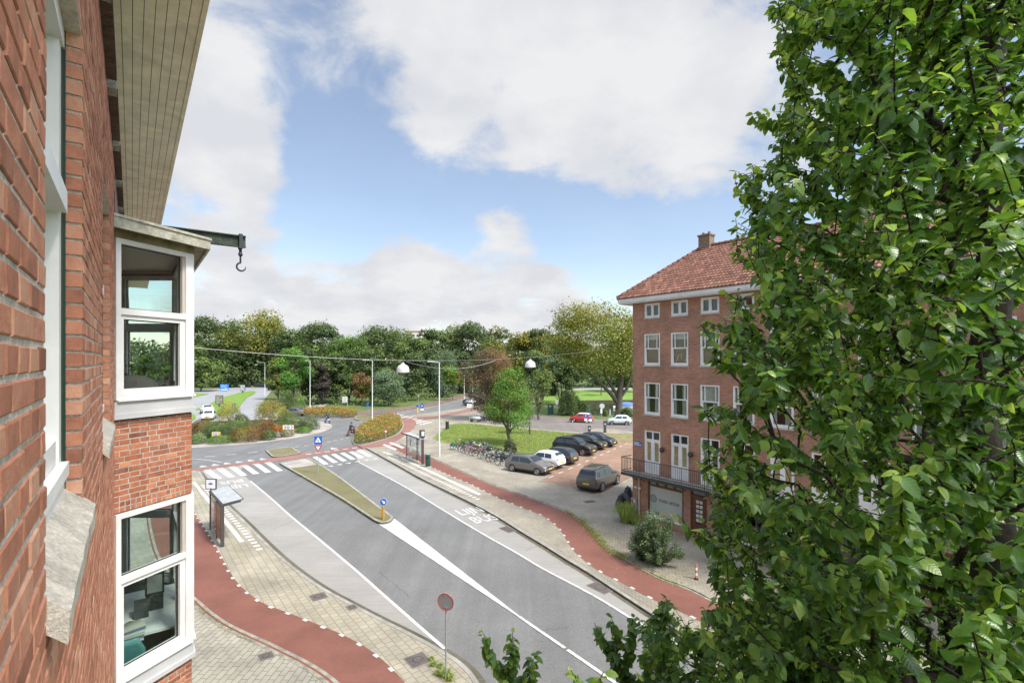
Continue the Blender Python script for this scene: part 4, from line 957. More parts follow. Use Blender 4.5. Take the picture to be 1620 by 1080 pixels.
# ------------------------------------------------------------ apartment building on the right
M_brickR = paving('facade_bricks', (.47, .205, .125), (.28, .12, .08), (.40, .30, .22), .22, .0625, .011, 0, coord='UV', bump=.4, blend=.3)
M_tileR = None
flat = empty('apartment_building', RO, 0, 'four storey brick apartment building with an orange tiled hip roof, partly behind the big tree', 'building')
def fbk(o, par=None):
    o.parent = par or flat
    if par is None: o.matrix_parent_inverse = Matrix.Translation(-flat.location)
    return o
LEN, DEP, EV = 27.0, 8.0, 13.25
f_fr = lambda t, d, z: B(t, d, z)
holes = []; WN = []
for k in range(13):
    t0 = .87 + 1.86 * k
    if t0 + 1.15 > LEN: break
    WN.append(('attic', t0 + .02, t0 + 1.10, 12.27, 13.12)); WN.append(('sash', t0, t0 + 1.12, 9.47, 11.33)); WN.append(('sash', t0, t0 + 1.12, 6.57, 8.46)); WN.append(('door', t0 + .02, t0 + 1.14, 3.1, 5.62))
shops = [(1.12, 3.55, .62, 2.95), (3.98, 4.98, .16, 2.95), (5.6, 8.0, .62, 2.95), (8.6, 9.6, .16, 2.95), (10.2, 13.2, .62, 2.95), (13.8, 16.8, .62, 2.95), (17.4, 20.4, .62, 2.95), (21, 24, .62, 2.95)]
hl = [w_[1:] for w_ in WN] + shops
fbk(wallmesh('facade', f_fr, 0, LEN, -.2, EV, hl, 0, M_brickR, None, reveal=.12))
side_fr = lambda s, d, z: RO - RN * s - RG * d + Vector((0, 0, z))
fbk(wallmesh('side_wall', side_fr, 0, DEP, -.2, EV, [], 0, M_brickR, None))
mb = MB(); mb.obox(B(0, -DEP, -.2), RG * LEN, RN * .1, Vector((0, 0, EV))); mb.obox(B(LEN, -DEP, -.2), RG * .1, RN * DEP, Vector((0, 0, EV))); fbk(mb.build('rear_wall', mat('rear_brick', (.28, .14, .1), .9), None))
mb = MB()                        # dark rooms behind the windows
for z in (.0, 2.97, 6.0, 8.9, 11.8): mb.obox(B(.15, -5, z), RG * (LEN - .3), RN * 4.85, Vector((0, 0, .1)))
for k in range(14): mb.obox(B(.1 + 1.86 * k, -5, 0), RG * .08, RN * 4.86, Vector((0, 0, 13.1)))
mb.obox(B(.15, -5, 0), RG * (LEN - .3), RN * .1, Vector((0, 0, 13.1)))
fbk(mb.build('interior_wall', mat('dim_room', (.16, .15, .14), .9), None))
M_glr = glass('facade_glass', (.86, .89, .88), 1.2)
M_curt = mat('curtain', (.55, .54, .50), .9, var=.15, vs=3); M_blind = mat('yellow_blind', (.66, .47, .20), .8, var=.08, vs=6); M_stsill = mat('sill_stone', (.50, .46, .38), .85, var=.12, dirt=.3, ds=4)
rnd = random.Random(4)
def bar(mb, t0, t1, d0, d1, z0, z1, mi=0): mb.obox(B(t0, d0, z0), RG * (t1 - t0), RN * (d1 - d0), Vector((0, 0, z1 - z0)), mi)
for i, (ty, t0, t1, z0, z1) in enumerate(WN):
    mb = MB(); fw = .075; g_rects = []
    for a in ((t0, t0 + fw, z0, z1), (t1 - fw, t1, z0, z1), (t0 + fw, t1 - fw, z1 - fw, z1), (t0 + fw, t1 - fw, z0, z0 + fw + .02)): bar(mb, a[0], a[1], -.14, -.012, a[2], a[3])
    tm = (t0 + t1) / 2
    if ty == 'attic':
        bar(mb, tm - .035, tm + .035, -.13, -.02, z0 + fw + .02, z1 - fw)
        for c in ((t0 + fw, tm - .035), (tm + .035, t1 - fw)):
            for q in ((c[0], c[0] + .045, z0 + .095, z1 - fw), (c[1] - .045, c[1], z0 + .095, z1 - fw), (c[0] + .045, c[1] - .045, z1 - fw - .045, z1 - fw), (c[0] + .045, c[1] - .045, z0 + .095, z0 + .14)): bar(mb, q[0], q[1], -.12, -.03, q[2], q[3])
    elif ty == 'sash':
        zm = z0 + (z1 - z0) * .53
        bar(mb, t0 + fw, t1 - fw, -.13, -.018, zm - .035, zm + .035)
        for tt in (t0 + .23, t1 - .26): bar(mb, tt, tt + .028, -.12, -.03, zm + .036, z1 - fw)
        for q in ((t0 + fw, t0 + fw + .05, z0 + .095, zm - .036), (t1 - fw - .05, t1 - fw, z0 + .095, zm - .036), (t0 + fw + .05, t1 - fw - .05, z0 + .095, z0 + .16)): bar(mb, q[0], q[1], -.12, -.025, q[2], q[3])
    else:
        zt = z1 - .55
        bar(mb, t0 + fw, t1 - fw, -.13, -.014, zt - .05, zt + .05); bar(mb, tm - .03, tm + .03, -.13, -.02, zt + .05, z1 - fw)
        bar(mb, tm - .05, tm + .05, -.12, -.022, z0 + .095, zt - .05)
        for c in ((t0 + fw, tm - .05), (tm + .05, t1 - fw)):
            bar(mb, c[0], c[0] + .06, -.12, -.026, z0 + .095, zt - .05); bar(mb, c[1] - .06, c[1], -.12, -.026, z0 + .095, zt - .05)
            bar(mb, c[0] + .06, c[1] - .06, -.12, -.028, z0 + .095, z0 + .75)
            bar(mb, c[0] + .06, c[1] - .06, -.12, -.028, zt - .13, zt - .051)
    wo = fbk(mb.build('window' if ty != 'door' else 'balcony_door', M_white, None))
    mb = MB(); bar(mb, t0 + .06, t1 - .06, -.105, -.098, z0 + .08 if ty != 'door' else z0 + .7, z1 - .06); fbk(mb.build('pane', M_glr, None), wo)
    if ty != 'door':
        mb = MB(); bar(mb, t0 - .06, t1 + .06, -.12, .05, z0 - .07, z0 - .004); fbk(mb.build('sill', M_stsill, None), wo)
    k = i // 4
    if ty == 'door' and k in (0, 1, 4, 5):
        mb = MB()
        for c in ((t0 + fw + .06, tm - .11), (tm + .11, t1 - fw - .06)): bar(mb, c[0] - .02, c[1] + .02, -.118, -.112, z0 + .72, z1 - .65)
        fbk(mb.build('blind', M_blind, None), wo)
    elif ty == 'door': mb = MB(); bar(mb, t0 + .1, tm - .1, -.13, -.12, z0 + 1.2, z1 - .6); fbk(mb.build('curtain', M_curt, None), wo)
    elif ty == 'sash':
        mb = MB()
        if z0 < 8:
            for a, b in ((t0 + .1, t0 + .1 + .18), (t1 - .45, t1 - .1)): 
                n = 6
                for j in range(n): bar(mb, a + (b - a) * j / n, a + (b - a) * (j + .8) / n, -.16 - .02 * (j % 2), -.14, z0 + .1, z1 - .08)
            if k % 3 == 2: bar(mb, t0 + .09, t1 - .09, -.13, -.12, z0 + (z1 - z0) * .5, z1 - .08)
        else:
            if rnd.random() < .7: bar(mb, t0 + .09, t1 - .09, -.14, -.13, z1 - .3 - .5 * rnd.random(), z1 - .08)
            else: bar(mb, t0 + .09, t0 + .35, -.14, -.13, z0 + .1, z1 - .08)
        fbk(mb.build('curtain', M_curt, None), wo)
# white zigzag lamp figure seen behind one upper window
mb = MB(); t0 = 2.73; mb.tube([B(t0 + .2, -.22, 9.75), B(t0 + .28, -.22, 9.8), B(t0 + .36, -.22, 10.1), B(t0 + .52, -.22, 10.15), B(t0 + .54, -.22, 9.85)], .016, 5); mb.tube([B(t0 + .95, -.22, 10.35), B(t0 + .84, -.22, 9.85), B(t0 + .7, -.22, 9.8), B(t0 + .92, -.22, 9.72)], .016, 5)
tag(mb.build('window_sculpture', M_white), 'white bent wire figure hanging behind the second upper window of the brick building', 'ornament')
# cornice, gutter, roof
mb = MB()
def ringbox(o0, o1, z0, z1, mi=0):
    a = [(-o1, o1), (LEN + o1, o1), (LEN + o1, -DEP - o1), (-o1, -DEP - o1)]
    mb.prism([B(t, d, 0).xy for t, d in a], z0, z1, mi)
ringbox(0, .62, 13.22, 13.30, 1); ringbox(0, .64, 13.301, 13.50); ringbox(0, .55, 13.16, 13.219)
fbk(mb.build('cornice', [M_white, M_white], None))
mb = MB(); q = [B(t, d, 13.56) for t, d in ((-.68, .68), (LEN + .68, .68), (LEN + .68, -DEP - .68), (-.68, -DEP - .68))]; wall_strip(mb, [*q, q[0]], .12, 13.46, 13.53); fbk(mb.build('gutter', mat('gutter_zinc', (.3, .3, .3), .6), None))
def roof_mat():
    m = bpy.data.materials.new('roof_tiles'); m.use_nodes = True; t = m.node_tree; L = t.links.new; p = t.nodes['Principled BSDF']; p.inputs['Roughness'].default_value = .75
    at = N(t, 'ShaderNodeAttribute', attribute_name='v'); cr = N(t, 'ShaderNodeValToRGB'); e = cr.color_ramp.elements
    e[0].color = (.08, .034, .022, 1); e[1].color = (.28, .13, .085, 1); x = e.new(.5); x.color = (.18, .07, .042, 1); L(at.outputs['Fac'], cr.inputs[0])
    tc = N(t, 'ShaderNodeTexCoord'); nz = N(t, 'ShaderNodeTexNoise', inp={'Scale': 1.2, 'Detail': 8, 'Roughness': .7}); L(tc.outputs['Object'], nz.inputs['Vector'])
    mr = N(t, 'ShaderNodeMapRange', inp={'From Min': .5, 'From Max': .75, 'To Max': .5}); L(nz.outputs[0], mr.inputs[0]); mx = N(t, 'ShaderNodeMix', data_type='RGBA'); L(mr.outputs[0], mx.inputs[0]); L(cr.outputs[0], mx.inputs[6]); mx.inputs[7].default_value = (.16, .12, .07, 1)
    L(mx.outputs[2], p.inputs['Base Color']); return m
M_roof = roof_mat()
RZ, RB, RH1 = 16.75, 4.0, 2.2
ridge0, ridge1 = B(RH1, -RB, RZ), B(LEN - RH1, -RB, RZ)
e0, e1, e2, e3 = B(-.66, .66, 13.5), B(LEN + .66, .66, 13.5), B(LEN + .66, -DEP - .66, 13.5), B(-.66, -DEP - .66, 13.5)
mb = MB(); mb.add([e0, e1, e2, e3, ridge0, ridge1], [(0, 1, 5, 4), (1, 2, 5), (2, 3, 4, 5), (3, 0, 4), (3, 2, 1, 0)]); fbk(mb.build('roof_deck', mat('dark_gap', (.06, .055, .04), .9), None))
def tile_slope(a, b, c, d, name):
    """pan tiles on the slope a-b (eave) to d-c (ridge), clipped by the hips"""
    ex = (b - a).normalized(); nrm = ex.cross((d - a)).normalized(); 
    if nrm.z < 0: nrm = -nrm
    up = nrm.cross(ex); up = up if up.z > 0 else -up
    def co(p): return (p - a).dot(ex), (p - a).dot(up)
    W_, (xd, Hh), (xc, _) = co(b)[0], co(d), co(c)
    mb = MB(); vals = []; tw, th = .215, .31; ny = int(Hh / th) + 1
    for r in range(ny):
        y = r * th; fy = min(1, (y + th * .5) / Hh); xa = xd * fy; xb = W_ + (xc - W_) * fy
        n0, n1 = int(math.floor(xa / tw)), int(math.ceil(xb / tw))
        for i in range(n0, n1):
            x = i * tw
            if x + tw * .5 < xa or x + tw * .5 > xb or y > Hh - .05: continue
            k = len(mb.v); cols = 5
            for (yy, lift) in ((y - .04, .05), (min(y + th, Hh), .012)):
                for j in range(cols):
                    u = j / (cols - 1); s = math.sin(u * 2 * math.pi) * .028
                    p = a + ex * (x + u * tw) + up * yy + nrm * (lift + s + .035); mb.v.append(tuple(p))
            for j in range(cols): u = j / (cols - 1); p = a + ex * (x + u * tw) + up * (y - .04) + nrm * .02; mb.v.append(tuple(p))
            for j in range(cols - 1):
                mb.f.append((k + j, k + j + 1, k + cols + j + 1, k + cols + j)); mb.m.append(0)
                mb.f.append((k + 2 * cols + j, k + 2 * cols + j + 1, k + j + 1, k + j)); mb.m.append(0)
            v = min(1, max(0, rnd.gauss(.5, .2))); vals += [v] * 8
    o = mb.build(name, M_roof, None); set_attr(o, vals); return fbk(o)
tile_slope(e0, e1, ridge1, ridge0, 'roof'); tile_slope(e3, e0, ridge0, ridge0, 'roof')
mb = MB()
for a, b in ((e0, ridge0), (ridge0, ridge1), (e3, ridge0)):
    L_ = (b - a).length; n = int(L_ / .36); d = (b - a) / n
    for i in range(n): mb.tube([a + d * i + Vector((0, 0, .09)), a + d * (i + 1.05) + Vector((0, 0, .07))], [.12, .095], 8)
o = mb.build('ridge_tiles', M_roof, None); set_attr(o, [min(1, max(0, rnd.gauss(.42, .2))) for _ in o.data.polygons]); fbk(o)
M_chim = mat('chimney_brick', (.20, .14, .10), .9, var=.35, vs=8, bump=.6, bs=30)
mb = MB(); c = ridge0 + RG * .25; mb.box((c.x, c.y, RZ + .05), (.75, .55, 1.3), math.atan2(RG.y, RG.x)); mb.box((c.x, c.y, RZ + .73), (.85, .65, .1), math.atan2(RG.y, RG.x)); ch_ = fbk(mb.build('chimney', M_chim, None))
for i in (-.2, .2): mb = MB(); p = c + RG * i; mb.tube([(p.x, p.y, RZ + .75), (p.x, p.y, RZ + .95)], [.1, .08], 8); fbk(mb.build('chimney_pot', M_chim, None), ch_)
# shop front, brown entrance door
M_brown_ = mat('brown_joinery', (.11, .035, .018), .45, var=.2, vs=4); M_frost = mat('frosted_film', (.42, .46, .43), .25, var=.06, vs=1.2, spec=.6); M_ylw = mat('pale_yellow_film', (.55, .47, .26), .4, var=.12, vs=5)
def shopfront(t0, t1, z0, z1, first):
    mb = MB(); zt = z1 - .52
    for q in ((t0, t0 + .09, z0, z1), (t1 - .09, t1, z0, z1), (t0 + .09, t1 - .09, z1 - .07, z1), (t0 + .09, t1 - .09, zt - .05, zt + .05)): bar(mb, q[0], q[1], -.13, -.02, q[2], q[3], 0)
    bar(mb, t0 - .02, t1 + .02, -.13, .04, z0 - .05, z0 + .05, 1)
    nmul = 4
    for i in range(1, nmul): tt = t0 + (t1 - t0) * i / nmul; bar(mb, tt - .04, tt + .04, -.125, -.025, zt + .05, z1 - .07)
    wo = fbk(mb.build('shop_window', [M_brown_, M_white], None))
    mb = MB(); bar(mb, t0 + .08, t1 - .08, -.10, -.085, z0 + .05, zt - .04); fbk(mb.build('pane', M_frost if first else M_glr, None), wo)
    mb = MB(); bar(mb, t0 + .08, t1 - .08, -.10, -.09, zt + .04, z1 - .06); fbk(mb.build('transom_pane', mat('stained_glass', (.30, .29, .17), .15, var=.6, vs=14, spec=.7), None), wo)
    mb = MB(); n = 26
    for i in range(n): tt = t0 + .09 + (t1 - t0 - .18) * i / n; bar(mb, tt, tt + .012, -.089, -.083, zt + .05, z1 - .07)
    for zz in (zt + .17, zt + .29): bar(mb, t0 + .09, t1 - .09, -.088, -.084, zz, zz + .012)
    fbk(mb.build('leading', M_dark, None), wo)
    return wo
wo = shopfront(*shops[0], True)
fbk(text_obj('PIONEERS', .205, B(2.16, -.083, 1.62), RG, Vector((0, 0, 1.15)), mat('grey_lettering', (.14, .14, .14), .5), 'lettering', off=.006, sx=.68), wo)
fbk(text_obj('AMSTERDAM', .205, B(2.89, -.083, 1.62), RG, Vector((0, 0, 1.15)), mat('grey_lettering', (.14, .14, .14), .5), 'lettering', off=.006, sx=.56), wo)
wo.children[-2].data.transform(Matrix.Identity(4))
mb = MB(); mb.torus(B(1.47, -.083, 1.66), RN, .215, .012, 28, 4); mb.disc(B(1.47, -.084, 1.66), RN, .2, .002, 28, 1); fbk(mb.build('round_logo', [mat('logo_dark', (.10, .11, .11), .5), mat('logo_grey', (.27, .29, .28), .5)], None), wo)
mb = MB(); bar(mb, 1.95, 2.55, -.084, -.080, .70, .98); bar(mb, 2.68, 3.4, -.084, -.080, .70, .98); fbk(mb.build('film_panel', M_ylw, None), wo)
mb = MB(); bar(mb, 1.62, 1.86, -.083, -.080, .86, .91); bar(mb, 1.62, 1.86, -.083, -.080, .78, .82); fbk(mb.build('film_marks', M_dark, None), wo)
for i in (2, 4, 5, 6, 7): shopfront(*shops[i], False)
for i in (1, 3):
    t0, t1, z0, z1 = shops[i]; mb = MB()
    for q in ((t0, t0 + .08, z0, z1), (t1 - .08, t1, z0, z1), (t0 + .08, t1 - .08, z1 - .07, z1), (t0 + .08, t1 - .08, z1 - .6, z1 - .5)): bar(mb, q[0], q[1], -.13, -.02, q[2], q[3])
    for q in ((t0 + .08, t0 + .28, z0, z1 - .6), (t1 - .28, t1 - .08, z0, z1 - .6), (t0 + .28, t1 - .28, z0, z0 + .75), (t0 + .28, t1 - .28, z1 - .75, z1 - .6)): bar(mb, q[0], q[1], -.12, -.06, q[2], q[3])
    do = fbk(mb.build('front_door', M_brown_, None))
    mb = MB(); bar(mb, t0 + .27, t1 - .27, -.1, -.09, z0 + .74, z1 - .74); bar(mb, t0 + .08, t1 - .08, -.1, -.09, z1 - .5, z1 - .07); fbk(mb.build('pane', M_glr, None), do)
    mb = MB()
    for j in range(5): zz = z0 + .85 + j * .25; bar(mb, t0 + .30, t0 + .48, -.085, -.08, zz, zz + .17); bar(mb, t0 + .52, t1 - .3, -.085, -.08, zz, zz + .17)
    fbk(mb.build('letter_pattern', M_offw, None), do)
# balcony with iron railing
M_iron = mat('balcony_iron', (.03, .035, .033), .5)
bl = empty('balcony', B(3, .0, 2.98), 0); bl.parent = flat; bl.matrix_parent_inverse = Matrix.Translation(-flat.location)
def blp(o): o.parent = bl; o.matrix_parent_inverse = Matrix.Translation(-bl.location); return o
BW, BL_ = .92, 8.3
mb = MB(); bar(mb, -.1, BL_, .003, BW, 2.97, 3.07); blp(mb.build('slab', mat('balcony_slab', (.36, .35, .32), .85, var=.15, dirt=.3, ds=3), None))
mb = MB(); bar(mb, -.13, BL_, BW, BW + .03, 2.93, 3.08); bar(mb, -.13, -.10, .003, BW, 2.93, 3.08)
for z in (3.17, 3.97): bar(mb, -.12, BL_, BW - .02, BW + .02, z, z + .035); bar(mb, -.12, -.09, .01, BW - .02, z, z + .035)
t = -.1
while t < BL_: mb.tube([B(t, BW, 3.08), B(t, BW, 3.98)], .0095 if int((t + .1) / .115 + .5) % 12 else .02, 5); t += .115
for i in range(1, 8): mb.tube([B(-.105, BW * i / 8, 3.08), B(-.105, BW * i / 8, 3.98)], .0095, 5)
for tt in (.35, 1.0, 3.75, 5.3, 8.1): mb.tube([B(tt, .02, 2.55), B(tt, .75, 2.93)], .02, 5)
blp(mb.build('railing', M_iron, None))
b2 = empty('side_balcony', B(-.6, -2.0, 3.6), 0); b2.parent = flat; b2.matrix_parent_inverse = Matrix.Translation(-flat.location)
mb = MB(); mb.obox(B(-.02, -1.1, 3.1), RG * -.85, RN * -1.9, Vector((0, 0, .1)))
for q in range(22): 
    mb.obox(B(-.86, -1.1 - q * .088, 3.2), RG * -.02, RN * -.05, Vector((0, 0, 1.0)))
for q in range(10): mb.obox(B(-.03 - q * .085, -1.1, 3.2), RG * -.05, RN * -.02, Vector((0, 0, 1.0)))
mb.obox(B(-.0, -1.08, 4.2), RG * -.9, RN * -.04, Vector((0, 0, .05))); mb.obox(B(-.86, -1.08, 4.2), RG * -.04, RN * -1.9, Vector((0, 0, .05)))
o = mb.build('railing', M_iron, None); o.parent = b2; o.matrix_parent_inverse = Matrix.Translation(-b2.location)
# small fittings
mb = MB(); bar(mb, .12, .66, .002, .022, 4.62, 4.86); sg = fbk(mb.build('street_name_sign', M_blue, None)); mb = MB()
bar(mb, .14, .64, .023, .025, 4.655, 4.70); bar(mb, .14, .50, .023, .025, 4.76, 4.81); fbk(mb.build('white_band', M_signw, None), sg)
mb = MB(); mb.tube([B(.52, .06, .1), B(.52, .06, 2.8), B(.50, .1, 2.93)], .04, 8); fbk(mb.build('downpipe', mat('pale_pipe', (.55, .52, .47), .6), None))
for k in range(4):
    mb = MB(); tt = 2.22 + 1.86 * k; mb.tube([B(tt, 0.003, 4.63), B(tt, .1, 4.63)], .03, 6); mb.disc(B(tt, .14, 4.63), RN, .15, .07, 12); mb.ball(B(tt, .20, 4.63), .11, 10, 6); fbk(mb.build('wall_lamp', mat('dark_bronze', (.06, .035, .03), .5), None))
mb = MB(); bar(mb, .03, .38, .003, .2, .75, 1.45); cb_ = fbk(mb.build('meter_box', mat('grey_box', (.42, .42, .38), .6, dirt=.3), None))
for (a, b, c, d, cc) in ((.06, .2, 1.15, 1.35, (.5, .08, .05)), (.22, .34, 1.2, 1.38, (.6, .6, .55)), (.08, .18, .9, 1.1, (.6, .5, .1)), (.2, .35, .85, 1.12, (.2, .3, .35))): mb = MB(); bar(mb, a, b, .201, .205, c, d); fbk(mb.build('sticker', mat('sticker%d' % int(cc[0] * 100 + cc[1] * 10), cc, .5), None), cb_)
mb = MB(); p = B(-.02, -.35, 2.35); mb.obox(p, RG * -.3, RN * -.75, Vector((0, 0, .55))); ac = fbk(mb.build('air_conditioner', M_white, None)); mb = MB(); c = B(-.325, -.72, 2.62); mb.torus(c, RG, .2, .02, 20, 4); mb.torus(c, RG, .1, .012, 16, 4); fbk(mb.build('fan_grille', M_dark, None), ac)
for tt in (.34, .62): mb = MB(); mb.tube([B(tt, .003, 2.15), B(tt, .12, 2.15)], .025, 6); mb.tube([B(tt - .06, .15, 2.15), B(tt + .1, .19, 2.1)], .045, 8); fbk(mb.build('camera', M_signw, None))
# ------------------------------------------------------------ trees
def mesh_np(name, V, Fq, v=None, luv=None, mats=None, parent=None, smooth=False):
    """quads/tris as a uniform face array"""
    me = bpy.data.meshes.new(name); V = np.asarray(V, np.float32); Fq = np.asarray(Fq, np.int32); n, k = Fq.shape
    me.vertices.add(len(V)); me.vertices.foreach_set('co', V.ravel()); me.loops.add(n * k); me.loops.foreach_set('vertex_index', Fq.ravel())
    me.polygons.add(n); me.polygons.foreach_set('loop_start', np.arange(0, n * k, k, dtype=np.int32)); me.polygons.foreach_set('loop_total', np.full(n, k, np.int32))
    me.update(calc_edges=True)
    if v is not None: a = me.attributes.new('v', 'FLOAT', 'FACE'); a.data.foreach_set('value', np.asarray(v, np.float32))
    if luv is not None: a = me.attributes.new('luv', 'FLOAT_VECTOR', 'POINT'); a.data.foreach_set('vector', np.asarray(luv, np.float32).ravel())
    return link(name, me, mats, parent, smooth)
def unit(a): return a / np.maximum(1e-9, np.linalg.norm(a, axis=-1, keepdims=True))

LEAF = np.array([[0, 0, 0], [.30, 0, .045], [.66, 0, .035], [1.0, 0, -.10], [.16, .22, .055], [.44, .34, .10], [.78, .22, .03], [.16, -.22, .055], [.44, -.34, .10], [.78, -.22, .03]], np.float32)
LF = np.array([[0, 1, 5, 4], [1, 2, 6, 5], [2, 3, 6, 6], [0, 7, 8, 1], [1, 8, 9, 2], [2, 9, 3, 3]], np.int32)
LT = np.array([[0, 1, 4], [1, 5, 4], [1, 2, 5], [2, 6, 5], [2, 3, 6], [0, 7, 1], [1, 7, 8], [1, 8, 2], [2, 8, 9], [2, 9, 3]], np.int32)
def leaves(P, D, Nn, size, v, name, m_, parent, rng):
    """leaf blades: base points P, pointing D, face normals Nn"""
    D = unit(D); Nn = unit(Nn - D * np.sum(Nn * D, 1, keepdims=True)); S_ = np.cross(Nn, D); n = len(P)
    L = LEAF.copy()
    curl = rng.uniform(.3, 3.2, (n, 1)); wid = rng.uniform(.85, 1.1, (n, 1)); fold = rng.uniform(-.6, 1.7, (n, 1))
    x = L[None, :, 0]; y = L[None, :, 1] * wid; z = (np.abs(L[None, :, 1]) * .33) * fold - curl * .22 * x ** 2
    sz = size[:, None]
    V = P[:, None, :] + (D[:, None, :] * x[..., None] + S_[:, None, :] * y[..., None] + Nn[:, None, :] * z[..., None]) * sz[..., None]
    Fq = (LT[None] + (np.arange(n) * 10)[:, None, None]).reshape(-1, 3)
    luv = np.repeat(L[None] * 1.0, n, 0); luv[..., 2] = 0
    return mesh_np(name, V.reshape(-1, 3), Fq, np.repeat(v, 10), luv.reshape(-1, 3), m_, parent, True)

def grow(root_pts, root_r, tips, rng, step=.22, up=.35, name='trunk', parent=None, m_=None, tipr=.0035, power=.46, minr=.0):
    """limbs from a leader to every tip by joining each to the nearest grown node; returns the last segment of each twig"""
    nodes = [np.array(p, float) for p in root_pts]; par = [-1] + list(range(len(root_pts) - 1)); arr = np.zeros((200000, 3)); arr[:len(nodes)] = nodes; cnt = len(nodes)
    lead = np.array(root_pts); 
    base = lead[:, :2]; dist = np.array([np.min(np.linalg.norm(lead - t, axis=1)) for t in tips]); order = np.argsort(dist); ends = {}
    depth = [0] * cnt
    for ti in order:
        t = tips[ti]; d = arr[:cnt] - t; dd = np.sqrt(d[:, 0] ** 2 + d[:, 1] ** 2 + (np.where(d[:, 2] > -.05, d[:, 2] * 2.2 + .3, d[:, 2])) ** 2)
        j = int(np.argmin(dd)); a = arr[j].copy(); L = np.linalg.norm(t - a); n = max(1, int(L / step)); prev = j
        bow = np.array([0, 0, -.10 * L]) if n > 1 else np.zeros(3)
        perp = rng.normal(0, .05 * L, 3)
        for i in range(1, n + 1):
            s = i / n; p = a + (t - a) * s + (bow + perp) * math.sin(math.pi * s); arr[cnt] = p; par.append(prev); prev = cnt; cnt += 1
        ends[ti] = prev
    w = np.zeros(cnt)
    for e in ends.values(): w[e] += 1
    for i in range(cnt - 1, 0, -1):
        if par[i] >= 0: w[par[i]] += w[i]
    # children are always later than parents except along the leader
    r = tipr * np.maximum(w, 1) ** power; r[:len(root_pts)] = np.maximum(r[:len(root_pts)], np.array(root_r))
    V, Fq = [], []; P = arr[:cnt]
    idx = [i for i in range(1, cnt)]; K = 5
    for i in idx:
        a, b = P[par[i]], P[i]; ra = min(r[par[i]], r[i] * 1.35 + .002) if i >= len(root_pts) else r[par[i]]; rb = r[i]; t = b - a; L = np.linalg.norm(t)
        if L < 1e-6: continue
        t = t / L; u = np.cross(t, [.3, .9, .1] if abs(t[2]) > .8 else [0, 0, 1]); u /= np.linalg.norm(u); q = np.cross(t, u); kk = 10 if rb > .05 else (5 if rb > .01 else 3); k0 = len(V)
        for (c, rr) in ((a, ra), (b + t * rb * .4, rb)):
            for j in range(kk): an = 2 * math.pi * j / kk; V.append(c + (u * math.cos(an) + q * math.sin(an)) * rr)
        for j in range(kk): Fq.append((k0 + j, k0 + (j + 1) % kk, k0 + kk + (j + 1) % kk, k0 + kk + j))
    o = mesh_np(name, V, Fq, None, None, m_, parent, True)
    seg = [(P[par[ends[ti]]], P[ends[ti]]) for ti in range(len(tips))]
    return o, seg, P, par, ends

def project(P): return 810 + P[:, 0] / P[:, 1] * F, HY - (P[:, 2] - H) / P[:, 1] * F

